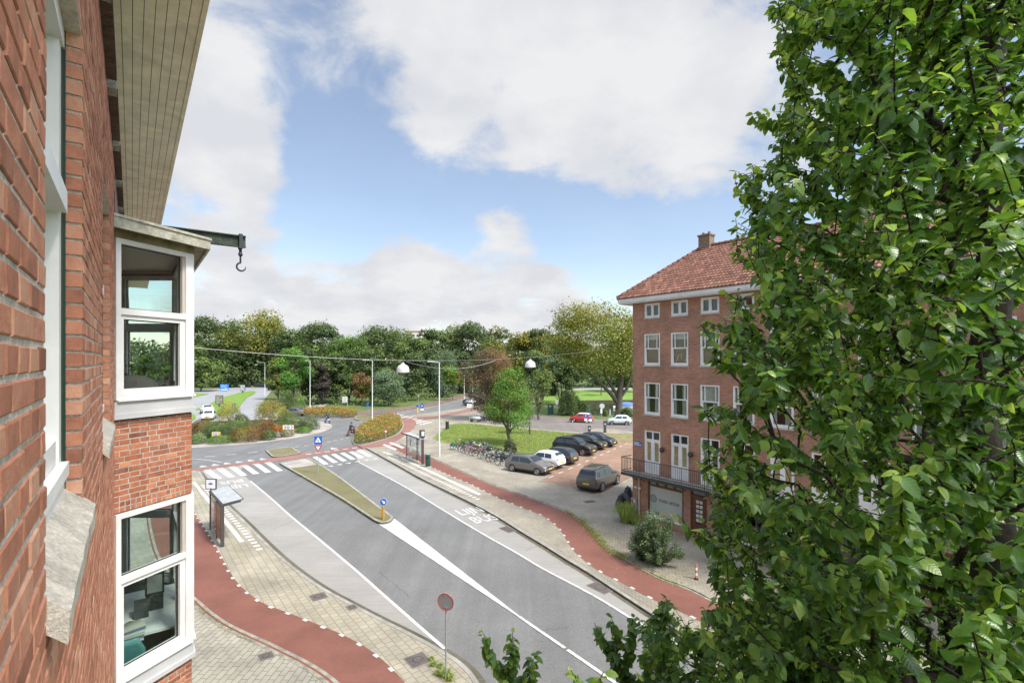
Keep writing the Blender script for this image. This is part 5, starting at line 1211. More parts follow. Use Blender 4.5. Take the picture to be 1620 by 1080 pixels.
M_leafN = foliage('elm_leaves', (.034, .092, .022), (.11, .245, .048), (.36, .52, .12), trans=.45, rough=.32, spec=.6, vein=True)
def near_tree(name, label, base, height, rad, lean, ntips, accept, seed, leafsize, zlo, hz, trunk_r, extra=None, per=11, group=None, centre_bias=.5):
    rng = np.random.default_rng(seed); root = empty(name, base, 0, label, 'tree', group)
    n = int(height / .35); lead = [(lean[0] * (i / n) ** 1.5 + .05 * math.sin(i * .9), lean[1] * (i / n) ** 1.5 + .04 * math.cos(i * .7), height * (.74 if height < 8 else 1) * i / n) for i in range(n + 1)]
    rr = [max(.012, trunk_r * (1 - .97 * (i / n) ** .62)) for i in range(n + 1)]
    tips = []; tries = 0
    while len(tips) < ntips and tries < ntips * 60:
        tries += 1
        z = rng.uniform(zlo, height + .6); f_ = hz(z / height); a = rng.uniform(0, 2 * math.pi); q = math.sqrt(rng.uniform(centre_bias ** 2 * .2, 1)); 
        rloc = rad * f_ * q; c = lead[min(n, int(z / height * n))]
        p = np.array([c[0] + rloc * math.cos(a), c[1] + rloc * math.sin(a), z])
        wp_ = p + np.array(base)
        if wp_[1] < .9 or np.linalg.norm(wp_ - np.array([0, 0, H])) < 1.7: continue
        if wp_[0] / wp_[1] > 1.08 and rng.random() < .72: continue
        # clumps: a low-frequency field leaves gaps
        g_ = math.sin(wp_[0] * 2.1 + seed) * math.sin(wp_[1] * 2.4 + 1.3) * math.sin(wp_[2] * 2.2 + .7)
        if g_ < -.34 and rng.random() < .7: continue
        if not accept(wp_, rng): continue
        tips.append(p)
    if extra: tips += [np.array(e) - np.array(base) for e in extra]
    tips = np.array(tips)
    tr, seg, P, par, ends = grow(lead, rr, tips, rng, name='trunk', parent=root, m_=M_bark2)
    LP, LDr, LNn, LS, LV = [], [], [], [], []
    for ti, e in ends.items():
        # walk back along the twig
        path = [P[e]]; i = e; L = 0; maxL = rng.uniform(.42, .62)
        while par[i] >= 0 and L < maxL: L += np.linalg.norm(P[i] - P[par[i]]); i = par[i]; path.append(P[i])
        path = np.array(path); out = path[0] - path[-1]; out /= max(1e-6, np.linalg.norm(out)); cl = rng.random()
        seglen = np.concatenate([[0], np.cumsum(np.linalg.norm(np.diff(path, axis=0), axis=1))])
        side = np.cross(out, [0, 0, 1]); side /= max(1e-6, np.linalg.norm(side)); upv = np.cross(side, out)
        for k in range(per):
            s = seglen[-1] * (k / per) ** 1.0; p = np.array([np.interp(s, seglen, path[:, c]) for c in range(3)])
            sg = 1 if k % 2 else -1; fwd = .55 if k else 1.4
            ph = rng.normal(0, .35)
            d = out * fwd + (side * math.cos(ph) + upv * math.sin(ph)) * sg * rng.uniform(.6, 1.1) + np.array([0, 0, -rng.uniform(.1, 1.15)])
            LP.append(p + rng.normal(0, .008, 3)); LDr.append(d); LNn.append(np.array([0, 0, .8]) + out * .7 + rng.normal(0, .42, 3))
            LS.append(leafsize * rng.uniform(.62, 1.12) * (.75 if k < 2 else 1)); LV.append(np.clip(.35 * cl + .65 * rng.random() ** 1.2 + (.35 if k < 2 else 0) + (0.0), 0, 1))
    LP = np.array(LP) + np.array([0, 0, 0]); ok = np.array([accept(p + np.array(base), rng, True) for p in LP])
    LP, LDr, LNn, LS, LV = LP[ok], np.array(LDr)[ok], np.array(LNn)[ok], np.array(LS)[ok], np.array(LV)[ok]
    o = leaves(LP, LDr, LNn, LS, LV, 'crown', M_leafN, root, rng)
    print(name, 'tips', len(tips), 'leaves', len(LP)); return root

# left outline of the crown as it hangs over the street (photograph pixels) used only to place branch ends
BY = [-200, 0, 15, 48, 80, 98, 122, 141, 167, 178, 207, 230, 250, 256, 263, 326, 357, 412, 429, 446, 456, 487, 500, 507, 542, 583, 590, 603, 630, 645, 669, 682, 692, 710, 728, 770, 800, 809, 820, 848, 876, 925, 953, 999, 1034, 1100, 1300]
BX = [1240, 1230, 1216, 1221, 1210, 1216, 1238, 1230, 1230, 1186, 1192, 1206, 1215, 1200, 1161, 1160, 1160, 1164, 1180, 1192, 1144, 1158, 1140, 1102, 1117, 1134, 1165, 1178, 1165, 1110, 1117, 1150, 1107, 1104, 1099, 1113, 1125, 1063, 1080, 1085, 1099, 1130, 1103, 1113, 1130, 1130, 1150]
HOLES = [(1300, 80, 26, 22), (1345, 100, 22, 12), (1315, 300, 13, 17), (1262, 100, 10, 12), (1222, 668, 24, 20), (1243, 655, 22, 18), (1275, 700, 24, 12), (1210, 715, 18, 16), (1385, 770, 30, 20), (1440, 690, 22, 14), (1350, 700, 14, 10), (1370, 800, 22, 8), (1560, 60, 12, 16), (1590, 150, 10, 12), (1500, 520, 9, 9), (1330, 850, 14, 10), (1585, 720, 14, 8), (1190, 700, 14, 16), (1235, 745, 12, 9)]
def acc_main(p, rng, leaf=False):
    if p[1] < .6: return not leaf or True
    px = 810 + p[0] / p[1] * F; py = HY - (p[2] - H) / p[1] * F
    b = float(np.interp(py, BY, BX))
    if px < b + (0 if leaf else 7): return False
    for hx, hy, a, c in HOLES:
        if ((px - hx) / a) ** 2 + ((py - hy) / c) ** 2 < 1 and rng.random() < (.85 if leaf else .97): return False
    return True
def prof(q):        # crown radius up the height
    return float(np.interp(q, [0, .22, .35, .55, .75, .9, 1.0, 1.1], [0, .55, .95, 1, .95, .75, .5, .2]))
ex = []
for (x, y, Zd) in ((1168, 272, 5.6), (1163, 285, 5.5), (1190, 183, 5.9), (1196, 195, 5.8), (1214, 85, 6.2), (1222, 20, 6.3), (1148, 462, 5.4), (1108, 512, 4.9), (1116, 522, 4.8), (1125, 540, 4.9), (1114, 650, 4.9), (1122, 662, 5.0), (1110, 697, 5.1), (1104, 730, 5.2), (1069, 812, 5.0), (1080, 822, 5.1), (1092, 838, 5.2), (1105, 845, 5.1), (1116, 780, 5.2), (1164, 345, 5.6), (1166, 365, 5.6), (1166, 402, 5.7), (1130, 570, 5.0)):
    ex.append(P3(x, y, Zd)[:])
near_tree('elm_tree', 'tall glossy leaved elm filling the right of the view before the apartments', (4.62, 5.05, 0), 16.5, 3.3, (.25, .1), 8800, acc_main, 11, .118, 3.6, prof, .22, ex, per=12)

# second, lower tree whose shoots rise at the bottom of the picture
BY2x = [740, 757, 765, 790, 812, 822, 850, 860, 885, 905, 930, 948, 960, 985, 1010, 1030, 1045, 1056, 1085, 1100, 1115, 1180, 1300, 1500, 1800]
BY2y = [1300, 1000, 992, 1010, 992, 1010, 1030, 1090, 1090, 1047, 1090, 982, 972, 1010, 968, 975, 945, 938, 972, 985, 965, 930, 880, 880, 900]
def acc_low(p, rng, leaf=False):
    px = 810 + p[0] / max(.5, p[1]) * F; py = HY - (p[2] - H) / max(.5, p[1]) * F
    if not leaf and px < 1010 and py < 1085: return False
    if 858 < px < 925 and py < 1048: return False
    return py > float(np.interp(px, BY2x, BY2y)) + (-14 if leaf else 8)
shoots = []
def shoot(pts, Zd, n=6):
    for i in range(len(pts) - 1):
        for j in range(n):
            t = j / n; x = pts[i][0] + (pts[i + 1][0] - pts[i][0]) * t; y = pts[i][1] + (pts[i + 1][1] - pts[i][1]) * t; shoots.append(P3(x + random.uniform(-4, 4), y, Zd + random.uniform(-.1, .1))[:])
shoot([(765, 1000), (778, 1030), (795, 1060), (805, 1090)], 5.8, 4); shoot([(814, 1000), (812, 1030), (808, 1065)], 5.8, 4); shoot([(845, 1032), (838, 1060), (828, 1090)], 5.8, 4)
shoot([(905, 1056), (915, 1090), (930, 1130)], 4.0, 3); shoot([(955, 1062), (950, 1095), (945, 1130)], 4.0, 3)
shoot([(943, 985), (955, 1010), (975, 1040), (995, 1075)], 6.2, 5); shoot([(962, 974), (975, 1000), (990, 1030)], 6.2, 4); shoot([(1005, 976), (1000, 1005), (998, 1040)], 6.2, 4)
shoot([(1052, 946), (1050, 975), (1045, 1010), (1040, 1050)], 6.2, 4); shoot([(1090, 980), (1080, 1010), (1065, 1045)], 6.2, 4)
near_tree('elm_tree', 'low young elm whose leafy shoots rise at the bottom edge of the photo', (3.0, 7.5, 0), 6.4, 3.2, (-.5, -.4), 2300, acc_low, 23, .13, 2.8, lambda q: float(np.interp(q, [0, .4, .7, 1, 1.2], [.3, .9, 1, .8, .2])), .11, shoots, per=14)

# --- trees of the park and wood: crowns of many leaf clumps on several lobes
FOL = {
 'dark': ((0.032, 0.052, 0.024), (0.085, 0.13, 0.048), (0.17, 0.225, 0.075)),
 'mid': ((0.042, 0.068, 0.024), (0.115, 0.175, 0.052), (0.23, 0.3, 0.085)),
 'bright': ((0.036, 0.093, 0.021), (0.093, 0.216, 0.038), (0.216, 0.374, 0.064)),
 'olive': ((0.069, 0.078, 0.017), (0.172, 0.182, 0.034), (0.362, 0.328, 0.061)),
 'golden': ((0.085, 0.101, 0.018), (0.233, 0.24, 0.04), (0.482, 0.435, 0.078)),
 'lime': ((0.055, 0.09, 0.02), (0.15, 0.215, 0.042), (0.33, 0.38, 0.09)),
 'silver': ((0.045, 0.083, 0.045), (0.128, 0.194, 0.113), (0.269, 0.344, 0.209)),
 'copper': ((0.072, 0.045, 0.029), (0.185, 0.105, 0.056), (0.338, 0.193, 0.097)),
 'greybrown': ((0.056, 0.056, 0.036), (0.161, 0.148, 0.093), (0.322, 0.282, 0.177)),
 'purple': ((0.028, 0.024, 0.021), (0.069, 0.059, 0.052), (0.147, 0.121, 0.095)),
 'sage': ((0.048, 0.072, 0.032), (0.137, 0.177, 0.072), (0.274, 0.322, 0.129)),
}
for k, c in FOL.items(): foliage('leaf_' + k, *c, trans=.3, rough=.55, spec=.3)
def park_tree(label, px, by, top, wpx, kind, name='park_tree', bottom=.22, n=6500, leaf=.36, trunk=True, lobes=26, cone=0, seed=None, dist=None, group='trees of the park and wood', jag=1.0, droop=0, tr=None, parts=None, trunk_px=None, depthk=.85, bark=None):
    n = int(n * 1.5); seed = seed or int(px * 7 + top); rng = np.random.default_rng(seed)
    Y = F * H / (by - HY); bx = (px - 810) / F * Y; s = Y / F; w_ = wpx * s * (1.16 if top < 535 and by < 630 else 1); h = H + (HY - top) * s
    tx = bx if trunk_px is None else (trunk_px - 810) / F * Y
    root = empty(name, (tx, Y, 0), 0, label, 'tree', group); ox = bx - tx
    z0 = h * bottom; cz = (z0 + h) / 2; rz = (h - z0) / 2; rx = w_ / 2; ry = rx * depthk
    Ls = []
    for i in range(lobes):
        a = rng.uniform(0, 2 * math.pi); e = rng.uniform(-1, 1); q = rng.uniform(.35, .8) ** .7
        zz = e * .82; rad_ = math.sqrt(max(.05, 1 - zz * zz)) if (cone < .6 or zz > 0) else min(1, 1.25 + zz * .6); taper = 1 - cone * (zz + 1) / 2 * .75 
        Ls.append((ox + rx * q * rad_ * math.cos(a) * taper, ry * q * rad_ * math.sin(a) * taper, cz + rz * zz * .92, rng.uniform(.20, .46) * (1 - cone * .35 * (zz + 1) / 2)))
    Ls.append((ox, 0, h - rz * .30, .30 * (1 - .4 * cone))); Ls = np.array(Ls)
    R_ = Ls[:, 3] * min(rx, rz * 1.2); wts = R_ ** 2 / np.sum(R_ ** 2); li = rng.choice(len(Ls), n, p=wts)
    d = unit(rng.normal(0, 1, (n, 3))); d[:, 2] = np.where(d[:, 2] < -.3, d[:, 2] * .5, d[:, 2]); rr = rng.uniform(.55, 1.12, n) ** .6 * (1 + .18 * jag * np.sin(d[:, 0] * 9 + li) * np.sin(d[:, 2] * 8 + li * 2))
    P = Ls[li, :3] + d * (rr * R_[li])[:, None] * np.array([1, 1, .88])
    P += rng.normal(0, .05 * min(rx, rz), (n, 3)) * jag * .7
    if droop: P[:, 2] -= droop * rng.random(n) ** 2 * rz
    P[:, 2] = np.maximum(P[:, 2], .3)
    nn = unit(d * .9 + rng.normal(0, .55, (n, 3)) + np.array([0, 0, .45])); t1 = unit(np.cross(nn, rng.normal(0, 1, (n, 3)))); t2 = np.cross(nn, t1)
    n_ = n; leaf = max(leaf, leaf * 1.15 * Y / 100); sz = (leaf * rng.uniform(.6, 1.4, n))[:, None]; as_ = rng.uniform(.45, .8, n)[:, None]
    q0 = P - t1 * sz * .5; q1 = P + t2 * sz * as_ * .5 + nn * sz * .08; q2 = P + t1 * sz * .5; q3 = P - t2 * sz * as_ * .5 + nn * sz * .08
    V = np.stack([q0, q3, q2, q1], 1).reshape(-1, 3); Fq = np.arange(4 * n).reshape(-1, 4)
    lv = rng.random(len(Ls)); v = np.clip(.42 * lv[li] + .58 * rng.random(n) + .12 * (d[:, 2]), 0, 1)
    kinds = kind if isinstance(kind, tuple) else (kind,)
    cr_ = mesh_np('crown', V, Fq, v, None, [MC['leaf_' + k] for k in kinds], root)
    if len(kinds) > 1:
        mi = np.clip(((lv[li] + rng.normal(0, .1, n)) * len(kinds)), 0, len(kinds) - 1).astype(np.int32); cr_.data.polygons.foreach_set('material_index', mi)
    if trunk:
        mb = MB(); r0 = tr or max(.10, h * .016); top_ = z0 + (h - z0) * .65
        mb.tube([(0, 0, -.1), (0, 0, .3), (ox * .1 + .02 * h * rng.normal(), 0, z0 * .9), (ox * .6, 0, top_)], [r0 * 1.35, r0, r0 * .8, r0 * .25], 9)
        for i in range(7):
            a = rng.uniform(0, 6.28); l_ = Ls[int(rng.integers(len(Ls)))]; zb = z0 * rng.uniform(.75, 1.3)
            mb.tube([(ox * .1, 0, zb), (ox * .2 + (l_[0] - ox * .2) * .5, l_[1] * .45, zb + (l_[2] - zb) * .45), (l_[0], l_[1], l_[2])], [r0 * .5, r0 * .32, r0 * .1], 6)
        mb.build('trunk', bark or M_bark, root, smooth=True)
    return root
TR = [  # label, px, base row, top row, width, kind, options
 ('dark broad tree at the far left of the wood, beside the white bay', 322, 612, 500, 78, 'dark', dict(n=6000)),
 ('tallest yellowish green tree in the wood at the left', 400, 611, 493, 92, ('mid', 'olive'), dict(n=7500, bottom=.12)),
 ('low dark green tree under the tall ones at the left edge', 318, 619, 546, 64, 'mid', dict(n=4500, bottom=.06)),
 ('rounded bushy green tree behind the blue road sign', 378, 612, 545, 66, 'dark', dict(n=4500, bottom=.04)),
 ('grey green tree above the end of the dual carriageway', 438, 606, 530, 60, ('mid', 'sage'), dict(n=4500, bottom=.04)),
 ('dark round tree behind the bright green one', 468, 612, 518, 66, 'dark', dict(n=6000, bottom=.1)),
 ('dark green tree with a slightly yellow top left of centre', 512, 618, 512, 66, ('dark', 'mid'), dict(n=6500, bottom=.1)),
 ('bright green loose tree beside the lamp at the roundabout', 466, 642, 546, 58, 'bright', dict(n=7000, bottom=.14, leaf=.26)),
 ('dark purple narrow tree behind the second lamp of the roundabout', 508, 640, 571, 34, 'purple', dict(n=4500, bottom=.05, leaf=.24, cone=.5)),
 ('green full tree in the middle of the wood, reaching the grass', 553, 636, 528, 70, ('mid', 'bright'), dict(n=7500, bottom=.05, leaf=.28)),
 ('big dark domed tree left of the hanging street lamp', 616, 624, 514, 84, 'dark', dict(n=8000, bottom=.1)),
 ('small tree with yellow and brown leaves at the wood edge', 572, 640, 586, 36, ('olive', 'copper'), dict(n=3000, bottom=.1, leaf=.24)),
 ('silvery green spreading shrub tree below the hanging lamp', 616, 642, 586, 54, 'silver', dict(n=5000, bottom=.03, leaf=.24)),
 ('dark green tree right of the domed one', 655, 628, 530, 50, ('dark', 'mid'), dict(n=5500, bottom=.06)),
 ('dark spreading tree at the centre behind the willow', 686, 620, 514, 56, 'dark', dict(n=6000, bottom=.1)),
 ('large feathery dark tree right of centre', 742, 618, 508, 76, ('dark', 'sage'), dict(n=8000, bottom=.08)),
 ('silvery weeping willow above the far street', 702, 628, 544, 46, 'silver', dict(n=5000, bottom=.06, droop=.5, leaf=.22)),
 ('young yellow green street tree beside the brown footpath', 716, 633.5, 577, 30, ('golden', 'bright'), dict(n=2600, bottom=.42, leaf=.24, tr=.09, jag=1.5)),
 ('olive brown topped tree behind the copper one', 796, 622, 515, 70, ('olive', 'dark'), dict(n=7500, bottom=.1)),
 ('round olive tree left of the big plane', 846, 622, 513, 50, ('dark', 'olive'), dict(n=6000, bottom=.1)),
 ('copper leaved tree with grey brown foliage behind the lime', 774, 664, 545, 84, ('greybrown', 'copper', ), dict(n=12000, bottom=.04, leaf=.22, jag=1.3, lobes=36)),
 ('soft green tapering tree behind the lime, right side', 852, 664, 546, 60, ('silver', 'mid'), dict(n=7500, bottom=.1, leaf=.24, cone=.45)),
 ('slender tree with drooping sprays on the far edge of the lawn', 838, 688, 622, 50, 'sage', dict(n=1700, bottom=.45, leaf=.2, tr=.11, lobes=9, droop=.4, depthk=.5)),
 ('dark tree between the tapering one and the plane', 886, 640, 560, 50, 'dark', dict(n=4500, bottom=.04)),
 ('dense tree behind the plane on the canal bank', 905, 622, 540, 60, 'dark', dict(n=4500, bottom=.05)),
 ('small dark tree standing alone on the far canal bank', 951, 628.5, 590, 26, 'dark', dict(n=1200, bottom=.5, tr=.14)),
 ('tall dark tree between the yellowish tall one and the dark round one', 350, 609, 517, 50, ('dark', 'mid'), dict(n=4000, bottom=.1)),
 ('tall green tree just left of the big domed tree', 584, 616, 526, 44, ('mid', 'dark'), dict(n=4500, bottom=.1)),
 ('tall sage green tree behind the willow', 712, 612, 522, 44, ('sage', 'dark'), dict(n=4500, bottom=.1)),
 ('tall dark tree between the feathery one and the olive one', 774, 613, 524, 44, ('dark', 'mid'), dict(n=4500, bottom=.1)),
 ('tall dark tree between the round olive one and the plane', 876, 614, 534, 46, ('dark', 'olive'), dict(n=4500, bottom=.1)),
 ('dark mid sized tree behind the path gate', 488, 636, 548, 54, 'dark', dict(n=5500, bottom=.04)),
 ('dark green tree between the purple one and the middle of the wood', 530, 638, 556, 46, ('dark', 'mid'), dict(n=5000, bottom=.03)),
 ('green tree behind the lamp of the flower bed', 588, 637, 550, 52, ('mid', 'dark'), dict(n=6000, bottom=.03)),
 ('dark green tree just right of the hanging lamp', 648, 633, 556, 52, 'dark', dict(n=6000, bottom=.03)),
 ('dark green tree left of the young yellow street tree', 682, 627, 560, 46, ('dark', 'mid'), dict(n=5500, bottom=.03)),
 ('dark green tree behind the young yellow street tree', 728, 622, 556, 48, 'dark', dict(n=5500, bottom=.03)),
 ('dark green tree behind the copper tree', 765, 618, 552, 52, ('dark', 'mid'), dict(n=5500, bottom=.03)),
 ('green tree left of the bright roundabout tree', 440, 632, 560, 34, ('olive', 'mid'), dict(n=3500, bottom=.05)),
 ('dark trees beyond the canal behind the brick corner', 985, 622, 560, 60, 'mid', dict(n=4000, bottom=.05)),
]
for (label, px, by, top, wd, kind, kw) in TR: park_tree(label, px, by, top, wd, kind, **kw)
# the great golden plane tree with its forked trunk
pt = park_tree('great golden green plane tree with a forked trunk beside the canal', 955, 655, 478, 176, ('golden', 'olive', 'lime'), name='plane_tree', bottom=.30, n=17000, leaf=.33, lobes=64, trunk_px=979, tr=.5, depthk=.7, group=None, jag=1.2)
for c in list(pt.children):
    if c.name.startswith('trunk'): bpy.data.objects.remove(c)
mb = MB(); mb.tube([(0, 0, -.1), (.0, 0, .6), (.1, 0, 3.6), (.5, .2, 6.0), (.6, .4, 9.5), (.2, 0, 13)], [.85, .62, .55, .42, .28, .1], 12)
for pts, r in (([(-.1, 0, 1.9), (-1.4, -.2, 3.6), (-3.2, -.3, 5.4), (-5.4, 0, 7.4), (-7.0, 0, 9.0)], [.42, .36, .3, .2, .08]), ([(.0, 0, 2.9), (-1.0, .3, 4.6), (-2.2, .5, 6.6), (-3.0, .4, 9.5), (-3.4, .3, 12.5)], [.36, .30, .25, .18, .07]), ([(.2, 0, 3.0), (1.4, -.2, 4.6), (2.0, 0, 6.6), (2.8, .2, 9)], [.34, .28, .2, .08]), ([(.4, .1, 5.2), (-.6, .8, 8), (-1.2, 1.2, 11)], [.25, .16, .07])): mb.tube(pts, r, 9)
mb.build('trunk', M_bark, pt, smooth=True)
lt = park_tree('lime green young lime tree standing on the triangular lawn', 807, 705, 575, 92, ('lime', 'bright'), name='lime_tree', bottom=.20, n=15000, leaf=.145, lobes=40, cone=.92, tr=.19, group=None, depthk=1, jag=1.35)
# far-off wood closing the view behind the single trees
def far_wood():
    rng = np.random.default_rng(99); n = 42000; x = rng.uniform(-150, 75, n); y = 172 + rng.uniform(0, 26, n) + .05 * np.abs(x)
    hmax = 15.3 + 2.2 * np.sin(x * .11) + 1.6 * np.sin(x * .31 + 2) + 1.0 * np.sin(x * .8); z = hmax * rng.random(n) ** .55; P = np.stack([x, y + (z / hmax) * 5, z], 1) + rng.normal(0, .5, (n, 3)); P[:, 2] = np.maximum(.2, P[:, 2])
    nn = unit(rng.normal(0, .6, (n, 3)) + np.array([0, -1, .7])); t1 = unit(np.cross(nn, rng.normal(0, 1, (n, 3)))); t2 = np.cross(nn, t1); sz = rng.uniform(.35, .75, n)[:, None]
    V = np.stack([P - t1 * sz, P - t2 * sz * .6, P + t1 * sz, P + t2 * sz * .6], 1).reshape(-1, 3)
    o = mesh_np('wood', V, np.arange(4 * n).reshape(-1, 4), rng.random(n), None, MC['leaf_dark'], None); tag(o, 'far-off dark wood behind the single trees', 'wood', kind='stuff')
far_wood()
def undergrowth():      # brush under the wood edge
    rng = np.random.default_rng(5); pl = gl([(300, 612), (365, 609), (420, 604), (440, 606), (452, 634), (500, 640), (560, 642), (600, 641), (645, 636), (700, 626), (760, 611), (820, 608), (905, 637)], 0, 8); V = []; n = 0; vs = []
    pts = resample(pl, .35)
    P = np.array([p[0][:] for p in pts for _ in range(13)]); n = len(P); P = P + rng.normal(0, 1, (n, 3)) * np.array([1.0, 1.5, 0]) + np.array([0, 2.0, 0]); P[:, 2] = np.abs(rng.normal(0, 1.5, n)) + .1
    nn = unit(rng.normal(0, .6, (n, 3)) + np.array([0, -.6, .9])); t1 = unit(np.cross(nn, rng.normal(0, 1, (n, 3)))); t2 = np.cross(nn, t1); sz = rng.uniform(.12, .3, n)[:, None]
    V = np.stack([P - t1 * sz, P - t2 * sz * .6, P + t1 * sz, P + t2 * sz * .6], 1).reshape(-1, 3)
    o = mesh_np('undergrowth', V, np.arange(4 * n).reshape(-1, 4), rng.random(n), None, MC['leaf_mid'], None); tag(o, 'brush and nettles along the foot of the wood', 'undergrowth', kind='stuff')
undergrowth()
# ------------------------------------------------------------ vehicles
M_carglass = mat('car_glass', (.035, .045, .05), .06, spec=.9)
M_tyre = mat('tyre', (.02, .02, .02), .85); M_rim = mat('alloy', (.45, .45, .46), .3, .8); M_trim = mat('black_trim', (.02, .02, .02), .5)
M_lampc = mat('clear_lamp', (.55, .57, .58), .15); M_lampr = mat('red_lamp', (.45, .02, .02), .2); M_plate = mat('yellow_plate', (.72, .48, .03), .5)
def paint(name, c, metal=.3): return mat(name, c, .28, metal, coat=.8, spec=.6)
SHAPES = {   # station: x fraction, roof/top height, cabin 0..1 ; front at +x
 'hatch': (4.2, 1.78, 1.46, [(-.5, .60, 0), (-.487, .93, 0), (-.455, 1.08, .35), (-.38, 1.36, .9), (-.26, 1.45, 1), (-.06, 1.46, 1), (.08, 1.42, 1), (.235, 1.02, .22), (.30, .94, .0), (.42, .84, 0), (.485, .68, 0), (.5, .48, 0)], .90),
 'mini': (3.6, 1.63, 1.49, [(-.5, .62, 0), (-.485, .95, 0), (-.44, 1.15, .4), (-.37, 1.38, .9), (-.24, 1.48, 1), (-.02, 1.49, 1), (.10, 1.45, 1), (.25, 1.05, .22), (.31, .97, 0), (.43, .88, 0), (.487, .70, 0), (.5, .48, 0)], .93),
 'suv': (4.43, 1.84, 1.68, [(-.5, .75, 0), (-.49, 1.08, .0), (-.465, 1.22, .4), (-.425, 1.55, .9), (-.34, 1.66, 1), (-.08, 1.68, 1), (.07, 1.64, 1), (.215, 1.18, .22), (.28, 1.09, 0), (.42, 1.0, 0), (.485, .84, 0), (.5, .55, 0)], 1.05),
 'sedan': (4.5, 1.79, 1.44, [(-.5, .65, 0), (-.487, .98, 0), (-.40, 1.05, .1), (-.27, 1.36, .9), (-.17, 1.43, 1), (-.02, 1.44, 1), (.10, 1.39, 1), (.25, 1.0, .22), (.31, .93, 0), (.43, .83, 0), (.487, .68, 0), (.5, .48, 0)], .91),
 'van': (4.9, 1.95, 2.1, [(-.5, .8, 0), (-.495, 1.3, .2), (-.485, 2.0, .9), (-.40, 2.08, 1), (-.1, 2.1, 1), (.1, 2.1, 1), (.22, 2.0, 1), (.36, 1.25, .22), (.40, 1.12, 0), (.46, 1.05, 0), (.49, .85, 0), (.5, .55, 0)], 1.2),
}
